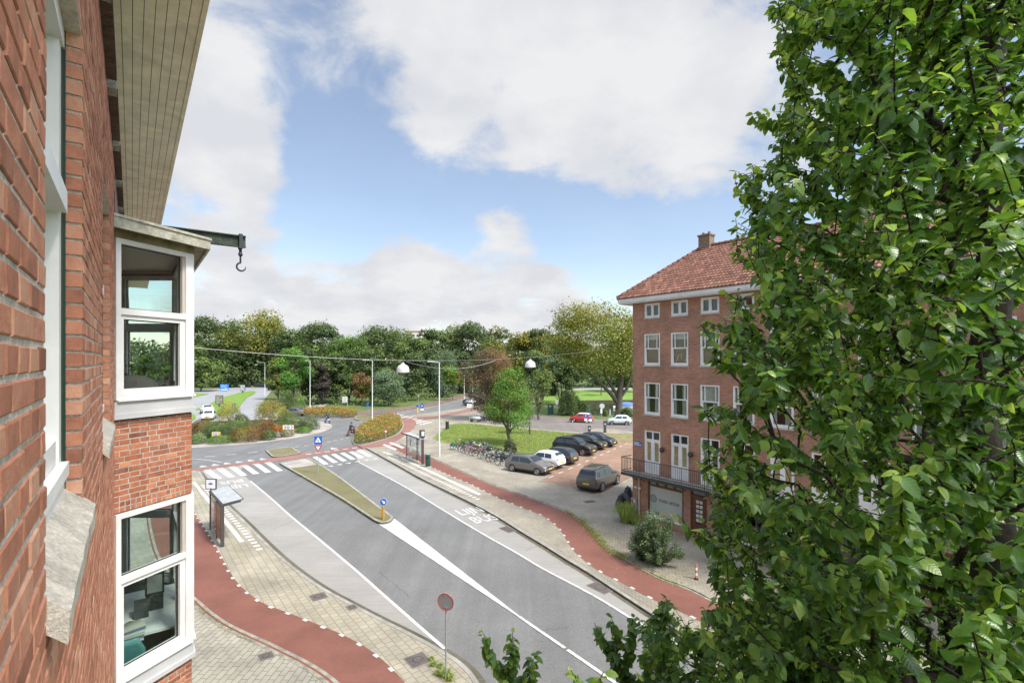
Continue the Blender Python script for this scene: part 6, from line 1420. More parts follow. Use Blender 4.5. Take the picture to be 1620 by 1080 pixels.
def car(shape, body_m, loc, heading, label, cat_='car', group=None, roof_m=None, detail=True, plate_m=None):
    L, Wd, Ht, st, belt = SHAPES[shape]; hw = Wd / 2
    name = 'van' if shape == 'van' else 'parked_car'
    root = empty(name, loc, math.atan2(heading[1], heading[0]), label, cat_, group)
    def sect(xf, ztop, cab):
        w_ = hw * (1 - .13 * max(0, abs(xf) - .36) / .14 * (1 if xf > 0 else .8)); zb = .24 + (.10 if abs(xf) > .48 else 0)
        zs = min(belt, ztop - .03) if cab < .05 else belt; wr = w_ * (.90 - .16 * cab)
        return [(0, zb), (w_ * .82, zb), (w_ * .97, zb + .13), (w_, zb + (zs - zb) * .55), (w_ * .965, zs - .03), (w_ * .93, zs), (wr, zs + (ztop - zs) * .86), (wr * .86, ztop - .012), (wr * .5, ztop + .012), (0, ztop + .02)]
    st2 = []
    for i in range(len(st) - 1):      # refine
        a, b = st[i], st[i + 1]; n = max(1, int((b[0] - a[0]) / .05))
        for j in range(n): t = j / n; st2.append(tuple(a[k] + (b[k] - a[k]) * t for k in range(3)))
    st2.append(st[-1]); mb = MB(); ns = len(st2); m_ = 10
    for (xf, zt, cb) in st2:
        s = sect(xf, zt, cb)
        ring_ = [(xf * L, -y, z) for y, z in s] + [(xf * L, y, z) for y, z in reversed(s[1:-1])]
        mb.v += ring_
    rn = 2 * m_ - 2
    for i in range(ns - 1):
        for j in range(rn):
            a = i * rn + j; b = i * rn + (j + 1) % rn; mi = 1 if (roof_m and (6 <= j <= 11) and st2[i][2] > .85) else 0
            mb.f.append((a, b, b + rn, a + rn)); mb.m.append(mi)
    mb.f.append(tuple(range(rn - 1, -1, -1))); mb.m.append(0); e = (ns - 1) * rn; mb.f.append(tuple(range(e, e + rn))); mb.m.append(0)
    # round the wheel arches out of the lower flanks
    wb = L * .302; wr_ = .315 if shape != 'suv' and shape != 'van' else .36
    body = mb.build('body', [body_m, roof_m or body_m], root, smooth=True)
    def interp(xf):
        for i in range(len(st) - 1):
            if st[i][0] <= xf <= st[i + 1][0]:
                t = (xf - st[i][0]) / (st[i + 1][0] - st[i][0]); return sect(xf, *(st[i][k] + (st[i + 1][k] - st[i][k]) * t for k in (1, 2)))
        return sect(*st[-1])
    def sidept(xf, v, sd): s = interp(xf); a, b = s[5], s[6]; return (xf * L, sd * (a[0] + (b[0] - a[0]) * v + .012), a[1] + (b[1] - a[1]) * v)
    F_ = {s[0]: s for s in st}
    xs = [s[0] for s in st]; rear0, rear1, roof0, roof1, cowl = xs[2], xs[3], xs[4], xs[6], xs[7]
    if shape == 'van': sidew = [(.12, cowl - .035, .2, roof1)]
    else:
        mid = (rear1 + roof1) / 2 + .02; sidew = [(mid + .012, cowl - .03, mid + .012, roof1 - .01), (rear1 + .05, mid - .012, rear1 + .07, mid - .012)]
        if shape in ('suv',): sidew.append((rear1 - .005, rear1 + .038, rear1 + .02, rear1 + .058))
    for sd in (-1, 1):
        for (b0, b1, t0, t1) in sidew:
            mb = MB(); p = [sidept(b0, .10, sd), sidept(b1, .10, sd), sidept(t1, .88, sd), sidept(t0, .88, sd)]; mb.plate(p, .014); mb.build('side_window', M_carglass, root)
        
        for wx in (-wb, wb * 1.04): mb = MB(); mb.tube([(wx, sd * (hw * .6), wr_), (wx, sd * (hw + .004), wr_)], wr_ + .04, 20); mb.build('wheel_arch', M_trim, root)
        for wx in (-wb, wb * 1.04):
            w_ = empty('wheel', (wx, sd * (hw - .072), wr_), 0); w_.parent = root
            mb = MB(); mb.torus((0, 0, 0), (0, 1, 0), wr_ - .062, .062, 22, 8, squash=1.4); mb.build('tyre', M_tyre, w_, smooth=True)
            mb = MB(); mb.tube([(0, sd * .03, 0), (0, sd * .082, 0)], wr_ * .66, 18)
            for q in range(5): a = q * 2 * math.pi / 5; mb.obox((math.cos(a) * .03 - math.sin(a) * .022, sd * .082, math.sin(a) * .03 + math.cos(a) * .022), (math.cos(a) * wr_ * .6, 0, math.sin(a) * wr_ * .6), (math.sin(a) * .06, 0, -math.cos(a) * .06), (0, sd * .012, 0), 1)
            mb.torus((0, sd * .085, 0), (0, 1, 0), wr_ * .62, .018, 20, 4, 1)
            mb.build('rim', [M_trim if detail else M_rim, M_rim], w_)
        mb = MB(); p = sidept(cowl - .05, .18, sd); mb.ball((p[0], sd * (hw + .06), p[2]), (.07, .08, .065), 8, 6); mb.build('wing_mirror', body_m, root, smooth=True)
        mb = MB(); s_ = interp(.45); zf = s_[9][1]; mb.ball((L * .445, sd * hw * .66, zf - .12), (.17, .16, .075), 10, 6); mb.build('headlight', M_lampc, root, smooth=True)
        mb = MB(); mb.ball((-L * .478, sd * hw * .72, belt - .06), (.06, .15, .10), 10, 6); mb.build('tail_light', M_lampr, root, smooth=True)
        mb = MB(); mb.obox((-L * .36, sd * (hw - .02), .25), (L * .72, 0, 0), (0, sd * .022, 0), (0, 0, .07)); mb.build('side_sill', M_trim, root)
    def across(xa, xb, k0, name, inset=.03):
        a, b = interp(xa), interp(xb); ya, yb = a[6][0] * .93, b[6][0] * .90; za, zb = a[9][1], b[9][1]; sg = 1 if xa > 0 else -1
        d = Vector((zb - za, 0, (xa - xb) * L)) * (1 if True else 1); nrm = Vector((sg * abs(za - zb), 0, abs(xa - xb) * L)).normalized() * .018
        p = [Vector((xa * L, -ya, za)), Vector((xa * L, ya, za)), Vector((xb * L, yb, zb)), Vector((xb * L, -yb, zb))]
        c = sum(p, Vector()) / 4; p = [c + (q - c) * .90 + nrm for q in p]; mb = MB(); mb.plate(p, .012); mb.build(name, M_carglass, root)
    across(cowl - .01, roof1 + .01, 0, 'windscreen'); 
    if shape != 'van': across(rear0 + .005, rear1 + .012, 0, 'rear_window')
    for (xe, sg) in ((.5, 1), (-.5, -1)):
        mb = MB(); mb.box((sg * (L * .5 + .012), 0, .52 if sg > 0 else .62), (.02, .52, .12)); mb.build('number_plate', plate_m or M_plate, root)
        mb = MB(); mb.box((sg * (L * .5 - .07), 0, .34), (.17, Wd * .80, .14)); mb.build('bumper', M_trim, root)
    mb = MB(); mb.box((L * .497, 0, .66), (.03, Wd * .5, .09)); mb.build('grille', M_trim, root)
    if shape in ('suv',):
        for sd in (-1, 1): mb = MB(); mb.tube([(-L * .30, sd * hw * .68, 1.66), (-L * .28, sd * hw * .68, 1.71), (L * .03, sd * hw * .68, 1.71), (L * .06, sd * hw * .68, 1.65)], .018, 6); mb.build('roof_rail', M_trim, root)
    return root
H1 = Vector((.81, -.586, 0)); H2 = -H1
P_gry = paint('grey_brown_paint', (.20, .185, .175), .5); P_wht = paint('white_car_paint', (.78, .78, .76), 0); P_drk = paint('anthracite_paint', (.035, .045, .055)); P_blk = paint('black_paint', (.008, .009, .010)); P_nvy = paint('navy_paint', (.02, .03, .055)); P_brz = paint('bronze_paint', (.125, .112, .095), .5); P_red = paint('red_paint', (.50, .02, .02), 0); P_ice = paint('ice_paint', (.55, .64, .62), .1)
gp = 'cars parked in the brick car park'
def spot(px, py, fwd, side, hd, z=PT + .01):
    p = G(px, py, z); hd = Vector((hd[0], hd[1], 0)).normalized(); nl = Vector((-hd.y, hd.x, 0)); return p + hd * fwd + nl * side
car('hatch', P_gry, spot(829, 748.5, 0, .86, H1), H1, 'grey brown hatchback at the corner of the car park, nearest to the bicycles', group=gp)
car('mini', P_wht, spot(870.5, 742, 1.05, -.76, H2), H2, 'small white rounded car seen from behind next to the grey hatchback', group=gp)
car('mini', P_drk, spot(892, 735.5, 1.05, -.76, H2), H2, 'small dark blue grey car seen from behind, right of the white one', group=gp)
car('suv', P_blk, spot(921, 721, -1.35, .86, H1), H1, 'big black family car with roof rails, in the middle of the row', group=gp)
car('hatch', P_blk, spot(938, 712, -1.1, .9, H1), H1, 'black hatchback half hidden behind the big black car', group=gp)
car('sedan', P_nvy, spot(957, 708, -1.6, 1.1, H1), H1, 'navy blue car with its bonnet showing at the far end of the row', group=gp)
car('suv', P_brz, spot(964, 771.4, 0, .84, (.574, .819)), (.574, .819), 'bronze brown off-road car parked alone, seen from behind', group=gp)
car('mini', P_red, G(920, 667.5, .03), (-.95, .30), 'red small car with a white roof on the side street', group='cars on the side street', roof_m=P_wht)
car('mini', P_ice, G(979, 671.3, .03), (-.995, .08), 'pale ice blue rounded small car beside the brick corner on the side street', group='cars on the side street')
gq = 'white cars waiting at the roundabout'
car('suv', P_wht, G(325, 654.5, .03) + Vector((0, .5, 0)), (.62, -.78), 'white off-road car behind another at the roundabout, on the left', group=gq, plate_m=M_plate)
car('hatch', P_wht, G(330.5, 663, .03) + Vector((0, 0, 0)), (.40, -.92), 'white car facing the viewer first in line at the roundabout', group=gq)
car('van', P_wht, G(433, 614, .03), (.5, -.86), 'white van far away at the end of the dual carriageway', cat_='van')
car('hatch', P_drk, G(748, 641.0, .03), (.93, .36), 'pale car half hidden behind the copper tree on the far street', cat_='car', roof_m=None)
car('mini', P_gry, G(466, 657.5, .03) + Vector((0, 0, 0)), (-.9, .3), 'silver car passing behind the shrubs of the roundabout', cat_='car')

# ------------------------------------------------------------ people
M_skin = mat('skin', (.42, .25, .18), .6); M_cloth = {}
def figure(joints, edges, radii, name, mats, parent, split=None):
    me = bpy.data.meshes.new(name); me.from_pydata(joints, edges, []); o = link(name, me, mats, parent)
    sk = o.modifiers.new('skin', 'SKIN'); sk.use_smooth_shade = True
    for i, r in enumerate(radii): me.skin_vertices[0].data[i].radius = (r, r) if not isinstance(r, tuple) else r
    me.skin_vertices[0].data[0].use_root = True
    ss = o.modifiers.new('sub', 'SUBSURF'); ss.levels = 1; ss.render_levels = 1
    bpy.context.view_layer.update(); dg = bpy.context.evaluated_depsgraph_get(); m2 = bpy.data.meshes.new_from_object(o.evaluated_get(dg)); o.modifiers.clear(); o.data = m2
    if split:
        for p in m2.polygons: p.material_index = split(p.center)
    return o
def scooter(loc, hd, label, body_c, fr=True, name='scooter', group=None):
    r = empty(name, loc, math.atan2(hd[1], hd[0]), label, 'scooter', group); bm_ = mat('scoot_%s' % name + label[:5], body_c, .3, coat=.6)
    mb = MB(); mb.tube([(-.62, 0, .55), (-.45, 0, .62), (-.1, 0, .60), (-.0, 0, .38), (.30, 0, .34), (.42, 0, .6), (.36, 0, .95), (.34, 0, 1.02)], [.08, .16, .15, .10, .10, .13, .10, .05], 8); mb.build('body', bm_, r, smooth=True)
    for x in (-.58, .62):
        w_ = empty('wheel', (x, 0, .23), 0); w_.parent = r; mb = MB(); mb.torus((0, 0, 0), (0, 1, 0), .17, .06, 16, 6); mb.build('tyre', M_tyre, w_); mb = MB(); mb.tube([(0, -.03, 0), (0, .03, 0)], .12, 12); mb.build('rim', M_rim, w_)
    mb = MB(); mb.tube([(.62, 0, .25), (.38, 0, .95)], .03, 6); mb.tube([(.32, -.33, 1.05), (.36, 0, 1.0), (.32, .33, 1.05)], .016, 6); mb.build('handlebar', M_black, r)
    mb = MB(); mb.ball((-.28, 0, .78), (.36, .13, .06), 10, 6); mb.build('seat', M_rubber, r, smooth=True)
    mb = MB(); mb.ball((.47, 0, .88), (.05, .07, .06), 8, 6); mb.build('headlight', M_lampc, r, smooth=True)
    for x, a in ((.25, -.33), (.25, .33)): mb = MB(); mb.tube([(.33, a * .8, 1.05), (.35, a, 1.18)], .008, 5); mb.disc((.35, a, 1.2), (1, 0, 0), .05, .01, 10); mb.build('mirror', M_black, r)
    mb = MB(); mb.box((-.66, 0, .6), (.03, .12, .07)); mb.build('tail_light', M_lampr, r)
    return r
def rider(loc, hd, label, coat_c, leg_c):
    r = empty('person', loc, math.atan2(hd[1], hd[0]), label, 'person')
    J = [(-.25, 0, .86), (-.20, 0, 1.08), (-.13, 0, 1.30), (-.10, 0, 1.42), (-.07, 0, 1.50), (-.05, 0, 1.62),
         (-.12, .19, 1.36), (.06, .25, 1.14), (.30, .26, 1.08), (-.12, -.19, 1.36), (.06, -.25, 1.14), (.30, -.26, 1.08),
         (-.22, .10, .84), (.14, .17, .82), (.12, .13, .45), (.24, .13, .40), (-.22, -.10, .84), (.14, -.17, .82), (.12, -.13, .45), (.24, -.13, .40)]
    E = [(0, 1), (1, 2), (2, 3), (3, 4), (4, 5), (2, 6), (6, 7), (7, 8), (2, 9), (9, 10), (10, 11), (0, 12), (12, 13), (13, 14), (14, 15), (0, 16), (16, 17), (17, 18), (18, 19)]
    Rr = [.15, .15, .17, .08, .06, .09, .08, .055, .04, .08, .055, .04, .11, .075, .05, .04, .11, .075, .05, .04]
    mats_ = [mat('coat%d' % int(coat_c[0] * 1000), coat_c, .8), mat('legs%d' % int(leg_c[2] * 1000), leg_c, .8), M_skin]
    figure(J, E, Rr, 'body', mats_, r, lambda c: 1 if c.z < .93 else (2 if c.z > 1.46 else 0))
    mb = MB(); mb.ball((-.05, 0, 1.68), (.135, .125, .135), 12, 8); mb.build('helmet', mat('helmet_dark', (.05, .05, .055), .3), r, smooth=True)
    return r
d1 = Vector((-.75, .66, 0)); p = G(518, 669.3, .012); scooter(p, d1, 'white scooter riding round the far side of the roundabout', (.65, .67, .72)); rider(p + Vector((0, 0, .005)), d1, 'rider in dark jacket on the white scooter beyond the planted island', (.03, .035, .06), (.04, .05, .10))
d2 = Vector((.55, .83, 0)); p = G(556.5, 689, .012); scooter(p, d2, 'dark red scooter riding past the orange flower bed', (.16, .035, .03)); rider(p + Vector((0, 0, .005)), d2, 'rider in dark coat on the red scooter beside the orange flower bed', (.025, .045, .04), (.05, .03, .03))
d3 = Vector((1, .1, 0)); scooter(G(762, 666.6, PT + .005), d3, 'black motor scooter parked under the copper tree', (.03, .03, .035), group='machines parked behind the lawn')
r = empty('motorcycle_sidecar', G(752, 666.8, PT + .005), .05, 'silver covered sidecar parked beside the lawn near the copper tree', 'sidecar', 'machines parked behind the lawn')
mb = MB(); mb.ball((0, 0, .55), (.95, .45, .38), 14, 8); mb.build('body', paint('silver', (.4, .44, .4), .5), r, smooth=True); mb = MB(); mb.plate([(.35, -.3, .8), (.35, .3, .8), (.15, .26, 1.1), (.15, -.26, 1.1)], .02); mb.build('windscreen', M_carglass, r)
for x, y in ((-.55, -.45), (-.55, .45), (.6, 0)): mb = MB(); mb.torus((x, y, .27), (0, 1, 0), .21, .06, 16, 6); mb.build('wheel', M_tyre, r)

# ------------------------------------------------------------ bicycles
def make_bike(frame_m, extras=0):
    r = empty('bicycle', (0, 0, 0)); 
    for x in (-.54, .54):
        w_ = empty('wheel', (x, 0, .345), 0); w_.parent = r
        mb = MB(); mb.torus((0, 0, 0), (0, 1, 0), .325, .021, 24, 5); mb.build('tyre', M_tyre, w_)
        mb = MB(); mb.torus((0, 0, 0), (0, 1, 0), .298, .010, 24, 4)
        for q in range(8): a = q * math.pi / 4; mb.tube([(0, 0, 0), (math.cos(a) * .3, 0, math.sin(a) * .3)], .0035, 3)
        mb.build('rim', M_rim, w_)
        mb = MB(); pts = [(math.cos(R(a)) * .365, 0, math.sin(R(a)) * .365) for a in (range(20, 190, 17) if x < 0 else range(40, 175, 15))]; mb.tube(pts, .02, 5); mb.build('mudguard', frame_m, w_)
    mb = MB()
    for a, b, rr in (((-.54, 0, .345), (-.12, 0, .30), .012), ((-.54, 0, .345), (-.20, 0, .70), .011), ((-.12, 0, .30), (-.22, 0, .82), .017), ((-.12, 0, .30), (.36, 0, .72), .019), ((-.19, 0, .66), (.34, 0, .82), .016), ((.34, 0, .86), (.54, 0, .345), .017)): mb.tube([a, b], rr, 6)
    mb.build('frame', frame_m, r)
    mb = MB(); mb.tube([(.34, 0, .84), (.31, 0, 1.04)], .013, 6); mb.tube([(.12, -.28, 1.04), (.22, -.27, 1.06), (.33, -.1, 1.05), (.33, .1, 1.05), (.22, .27, 1.06), (.12, .28, 1.04)], .012, 5); mb.build('handlebar', M_rim, r)
    mb = MB(); mb.ball((-.24, 0, .86), (.14, .075, .04), 10, 5); mb.build('saddle', M_rubber, r, smooth=True)
    mb = MB(); mb.box((-.56, 0, .74), (.36, .13, .02)); mb.tube([(-.54, .03, .36), (-.68, .06, .73)], .007, 4); mb.build('luggage_rack', M_black, r)
    mb = MB(); mb.tube([(-.12, .06, .30), (-.12, .10, .30), (-.0, .10, .20)], .01, 4); mb.tube([(-.12, -.06, .30), (-.12, -.10, .30), (-.24, -.10, .40)], .01, 4); mb.disc((-.12, .05, .30), (0, 1, 0), .09, .012, 14); mb.build('crank', M_black, r)
    if extras == 1: mb = MB(); mb.obox((.42, -.2, .74), (.32, 0, 0), (0, .4, 0), (0, 0, .24)); mb.build('crate', mat('black_crate', (.02, .02, .02), .7), r)
    if extras == 2: mb = MB(); mb.obox((-.74, -.28, .38), (.38, 0, 0), (0, .14, 0), (0, 0, .32)); mb.obox((-.74, .14, .38), (.38, 0, 0), (0, .14, 0), (0, 0, .32)); mb.build('pannier', mat('pannier_teal', (.03, .16, .17), .7), r)
    if extras == 3: mb = MB(); mb.ball((-.56, 0, .95), (.16, .14, .2), 8, 6); mb.build('child_seat', mat('grey_seat', (.25, .25, .24), .6), r)
    return r
bk = mat('bike_black', (.02, .02, .022), .35, coat=.4)
BK = [(make_bike(bk), 'black'), (make_bike(mat('bike_pink', (.55, .18, .18), .4), 0), 'salmon pink'), (make_bike(mat('bike_cream', (.5, .48, .38), .4), 0), 'cream'), (make_bike(bk, 1), 'black crate carrying'), (make_bike(mat('bike_blue', (.04, .09, .18), .4), 3), 'dark blue child seat'), (make_bike(mat('bike_green', (.03, .10, .06), .4), 0), 'dark green'), (make_bike(bk, 2), 'black teal pannier')]
used = set(); q0, q1 = G(712, 711.5, PT), G(789, 737, PT); rnd = random.Random(12)
seq = [6, 0, 3, 4, 1, 1, 0, 5, 2, 0, 4, 0, 3, 0, 2, 0, 0, 5, 3, 0, 0]
kinds_seen = {}
ordn = ['first', 'second', 'third', 'fourth', 'fifth', 'sixth', 'seventh', 'eighth', 'ninth', 'tenth', 'eleventh', 'twelfth', 'thirteenth', 'fourteenth', 'fifteenth', 'sixteenth', 'seventeenth', 'eighteenth', 'nineteenth', 'twentieth', 'twenty-first', 'twenty-second']
for row in (0, 1):
    n = 13 if row == 0 else 9
    for i in range(n):
        ki = seq[(i + row * 8) % len(seq)] if not (row == 0 and i == 0) else 6; src, cname = BK[ki]
        if ki in used: kids(src); o = copy_tree(src)
        else: o = src; used.add(ki)
        t = (i + .25 * row) / (12 if row == 0 else 9.5) + rnd.uniform(-.015, .015); p = q0.lerp(q1, t if row == 0 else .18 + t * .82)
        a = R(22) + rnd.uniform(-.16, .16); hd = Vector((math.cos(a), math.sin(a), 0)); 
        if rnd.random() < .4 and ki != 6: hd2 = -hd
        else: hd2 = hd
        c = p + hd * (.9 + 1.25 * row) + Vector((0, 0, 0)); o.location = (c.x, c.y, PT + .004); o.rotation_euler = (rnd.uniform(-.07, .07), 0, math.atan2(hd2.y, hd2.x))
        tag(o, '%s bicycle, %s from the left in the %s row of the rack' % (cname, ordn[i], 'front' if row == 0 else 'back'), 'bicycle', 'bicycles parked beside the lawn')
for ki, (src, _) in enumerate(BK):
    if ki not in used:
        kids(src)
        for c in list(src.children): [bpy.data.objects.remove(g) for g in list(c.children)]; bpy.data.objects.remove(c)
        bpy.data.objects.remove(src)

# ------------------------------------------------------------ street furniture
def tagmb(mb, name, m, label, cat_, group=None, smooth=False): return tag(mb.build(name, m, smooth=smooth), label, cat_, group)
def part(root, name, m, f, smooth=False):
    mb = MB(); f(mb); o = mb.build(name, m, root, smooth=smooth); return o
def lamp(px, by, topy, armpx, label, two=False, z=PT, top_h=None):
    p = G(px, by, z); s = p.y / F; h = (HY - topy) * s + H - z; r = empty('street_lamp', p, 0, label, 'street lamp', 'tall street lamps round the roundabout')
    part(r, 'pole', M_lamp, lambda m: m.tube([(0, 0, 0), (0, 0, 1.2), (0, 0, 1.25), (0, 0, h)], [.105, .10, .075, .05], 10), True)
    for k, ax in enumerate(armpx if isinstance(armpx, tuple) else (armpx,)):
        a = (ax - px) * s; zt = h - .3 * k
        part(r, 'arm', M_lamp, lambda m: m.tube([(0, 0, zt - .02), (a * .45, 0, zt + .06)], .03, 6)); part(r, 'lamp_head', M_lamp, lambda m: m.obox((a * .42, -.12, zt + .02), (a * .6, 0, .03), (0, .24, 0), (0, 0, .10)))
    return r
lamp(695, 722, 573, 677, 'tall grey street lamp beside the bicycles at the lawn'); lamp(589, 672, 570, 575, 'tall grey street lamp standing in the orange flower bed')
lamp(490.5, 652, 571, 483, 'tall grey street lamp at the far flower bed'); lamp(419, 626, 573.5, 407, 'tall lamp beside the dual carriageway'); lamp(434, 619, 573, 425, 'lamp half hidden behind the leaves at the dual carriageway', z=0)
lamp(356, 608, 568.5, 359, 'slim lamp above the blue road sign', z=0); lamp(305, 629, 571, (313, 311), 'double headed lamp beside the white bay window', z=0)
lamp(734.4, 634, 589.5, 740, 'distant lamp on the far street, left of the copper tree', z=0); lamp(747.8, 644, 598, 740, 'small distant lamp in front of the copper tree', z=0)
# lamps hung across the street on a span wire
def hang(P, label):
    r = empty('hanging_lamp', P, 0, label, 'hanging lamp', 'domed lamps hung over the street')
    def shade(m):
        n = 24; prof_ = [(.03, .30), (.06, .27), (.09, .22), (.17, .19), (.235, .12), (.265, .02), (.27, -.06), (.275, -.10)]; k = len(m.v)
        for rr, z in prof_:
            for j in range(n): a = 2 * math.pi * j / n; m.v.append((rr * math.cos(a), rr * math.sin(a), z))
        for i in range(len(prof_) - 1):
            for j in range(n): m.f.append((k + i * n + j, k + i * n + (j + 1) % n, k + (i + 1) * n + (j + 1) % n, k + (i + 1) * n + j)); m.m.append(0)
        m.f.append(tuple(range(k, k + n))); m.m.append(0)
    part(r, 'shade', mat('lamp_white', (.62, .60, .57), .4, var=.06), shade, True)
    part(r, 'diffuser', mat('diffuser', (.55, .55, .52), .3), lambda m: m.ball((0, 0, -.09), (.255, .255, .055), 20, 4, z0=-1, z1=0))
    part(r, 'hanger', M_dark, lambda m: (m.tube([(0, 0, .29), (0, 0, .42)], .018, 6), m.ball((0, 0, .32), .045, 8, 5)))
    return r
s_w = 20.47
def wire_pt(b): t = (b - WB) / (24.6 - WB); return W(s_w, b, .62 * (1 - t) + 1.0 * t - 3.35 * t * (1 - t))
for b, l in ((9.35, 'white domed lamp hanging over the street, left of the two'), (16.35, 'white domed lamp hanging over the street, right of the two')): q = wire_pt(b); hang(q - Vector((0, 0, .40)), l)
M_wire = mat('wire', (.26, .26, .26), .4, .5)
tagmb(MB().tube([wire_pt(b * 24.75 / 60 + WB) for b in range(61)], .006, 5), 'span_wire', M_wire, 'thin grey span wire stretched between the two facades', 'wire')
a, b_ = 9.5, 14.2
tagmb(MB().tube([wire_pt(a + (b_ - a) * t / 16) - Vector((0, 0, 1.3 * (t / 16) * (1 - t / 16) + .05)) for t in range(17)], .007, 5), 'feed_cable', M_wire, 'slack cable sagging under the span wire between the two hanging lamps', 'wire')
M_post = mat('sign_post', (.36, .37, .37), .45, .3); M_back = mat('sign_back', (.30, .31, .32), .5, .2)
def spole(r, h, rad=.03): part(r, 'pole', M_post, lambda m: m.tube([(0, 0, 0), (0, 0, h)], rad, 8))
FW = Vector((0, -1, 0))
def poly_sign(r, name, m_, pts, y=-.04, th=.006): part(r, name, m_, lambda m: m.plate([(a, y, b) for a, b in pts], th))
def rect(x, z, w_, h_): return [(x - w_ / 2, z - h_ / 2), (x + w_ / 2, z - h_ / 2), (x + w_ / 2, z + h_ / 2), (x - w_ / 2, z + h_ / 2)]
def circ2(x, z, r_, n=24): return [(x + r_ * math.cos(2 * math.pi * i / n), z + r_ * math.sin(2 * math.pi * i / n)) for i in range(n)]
def tri(x, z, r_, up=True): return [(x + r_ * math.cos(R(a)), z + r_ * math.sin(R(a))) for a in ((90, 210, 330) if up else (270, 30, 150))]
def sign_root(px, py, label, rz=0, z=PT, name='traffic_sign', cat_='sign', group=None): return empty(name, G(px, py, z), rz, label, cat_, group)
r = sign_root(503.5, 750, 'blue pedestrian crossing sign above a red and white triangle, on the long island', .1); k = G(503.5, 750, PT).y / F
hh = H - PT - (696 - HY) * k; spole(r, hh + .3); s = .64
poly_sign(r, 'blue_panel', M_blue, rect(0, hh, s, s + .06)); poly_sign(r, 'white_triangle', M_signw, tri(0, hh - .02, .29), -.045); poly_sign(r, 'walking_figure', M_black, [(-.04, hh - .13), (.0, hh - .04), (.05, hh - .13), (.03, hh + .05), (.0, hh + .1), (-.03, hh + .03)], -.05)
poly_sign(r, 'red_triangle', M_red, tri(0, hh - .62, .37, False)); poly_sign(r, 'white_field', M_signw, tri(0, hh - .62, .22, False), -.045)
r = sign_root(606, 821, 'yellow bollard with a round blue arrow sign on the tip of the island', .1, name='bollard', cat_='bollard', z=.15)
part(r, 'post', mat('ochre', (.50, .27, .03), .5, dirt=.2), lambda m: m.tube([(0, 0, 0), (0, 0, .8), (0, 0, .83)], [.085, .08, .06], 14)); spole(r, .95, .03); poly_sign(r, 'blue_disc', M_blue, circ2(.02, 1.06, .21)); poly_sign(r, 'white_ring', M_signw, circ2(.02, 1.06, .225), -.034)
poly_sign(r, 'white_arrow', M_signw, [(.02 + a, 1.06 + b) for a, b in ((-.10, .07), (-.06, .11), (.04, .01), (.09, .06), (.11, -.10), (-.05, -.09), (-.0, -.04))], -.046)
r = sign_root(705.5, 1073, 'round sign seen from behind with a red rim, at the near kerb', -.25, name='traffic_sign'); hh = H - PT - (951 - HY) * G(705.5, 1073, PT).y / F
spole(r, hh + .27, .028); part(r, 'disc', M_back, lambda m: m.disc((0, -.03, hh), (0, 1, 0), .245, .008, 28)); part(r, 'rim', M_red, lambda m: m.torus((0, -.032, hh), (0, 1, 0), .25, .014, 30, 5)); part(r, 'clamp', M_post, lambda m: (m.box((0, -.02, hh + .2), (.1, .05, .03)), m.box((0, -.02, hh - .15), (.1, .05, .03))))
def yield_sign(px, base, top, label, back=False, s=.32):
    r = sign_root(px, base, label); hh = H - PT - (top - HY) * G(px, base, PT).y / F; spole(r, hh + .2, .025)
    poly_sign(r, 'red_triangle', M_red if not back else M_back, tri(0, hh, s, False)); 
    if not back: poly_sign(r, 'white_field', M_signw, tri(0, hh, s * .6, False), -.045)
    return r
yield_sign(610.5, 719, 682, 'small red and white triangle sign left of the right bus shelter', s=.26); yield_sign(662, 649, 626, 'triangle sign beside the far street, seen from behind', True, s=.4)
r = sign_root(667.8, 672, 'round blue bicycle sign with a white plate at the far crossing'); spole(r, 3.0); poly_sign(r, 'blue_disc', M_blue, circ2(0, 2.85, .32)); poly_sign(r, 'white_mark', M_signw, rect(0, 2.85, .3, .1), -.046); poly_sign(r, 'white_plate', M_signw, rect(0, 2.3, .5, .22))
r = sign_root(660.4, 653, 'yellow bollard with a small blue disc on the far island', name='bollard', cat_='bollard'); part(r, 'post', M_yel, lambda m: m.tube([(0, 0, 0), (0, 0, 1.0)], .14, 10)); poly_sign(r, 'blue_disc', M_blue, circ2(0, 1.25, .26))
r = sign_root(582.5, 655, 'blue rectangular sign on two posts beyond the flower bed'); spole(r, 1.9); poly_sign(r, 'blue_panel', M_blue, rect(-.1, 1.75, .35, .75))
r = sign_root(549.5, 650, 'white direction boards stacked on a dark and white post'); spole(r, 2.7, .07)
for i in range(4): poly_sign(r, 'direction_board', M_signw, rect(-.45, 2.6 - .28 * i, .95, .22), -.08); poly_sign(r, 'red_line', M_red, rect(-.45, 2.58 - .28 * i, .6, .04), -.086)
for px, base, l in ((926.7, 684, 'left blue and white parking sign behind the dark cars'), (934, 685, 'right blue and white parking sign behind the dark cars')):
    r = sign_root(px, base, l, group='parking signs behind the dark cars'); spole(r, 2.4, .03); poly_sign(r, 'blue_panel', M_blue, rect(0, 2.2, .38, .5)); text_obj('P', .4, Vector((0, -.045, 2.2)), (1, 0, 0), (0, 0, 1), M_signw, 'letter', r); poly_sign(r, 'white_plate', M_signw, rect(0, 1.72, .4, .34))
r = sign_root(951.3, 678, 'tall white sign post on the pavement before the ice blue car'); spole(r, 3.3, .03); poly_sign(r, 'white_plate', M_signw, rect(0, 2.5, .26, .6)); poly_sign(r, 'white_disc', mat('sign_grey', (.5, .5, .48), .5), circ2(.1, 3.2, .36))
r = sign_root(880.5, 655, 'white rectangular notice on a post before the canal bushes'); spole(r, 2.4, .03); poly_sign(r, 'white_plate', M_signw, rect(.08, 2.15, .5, .8))
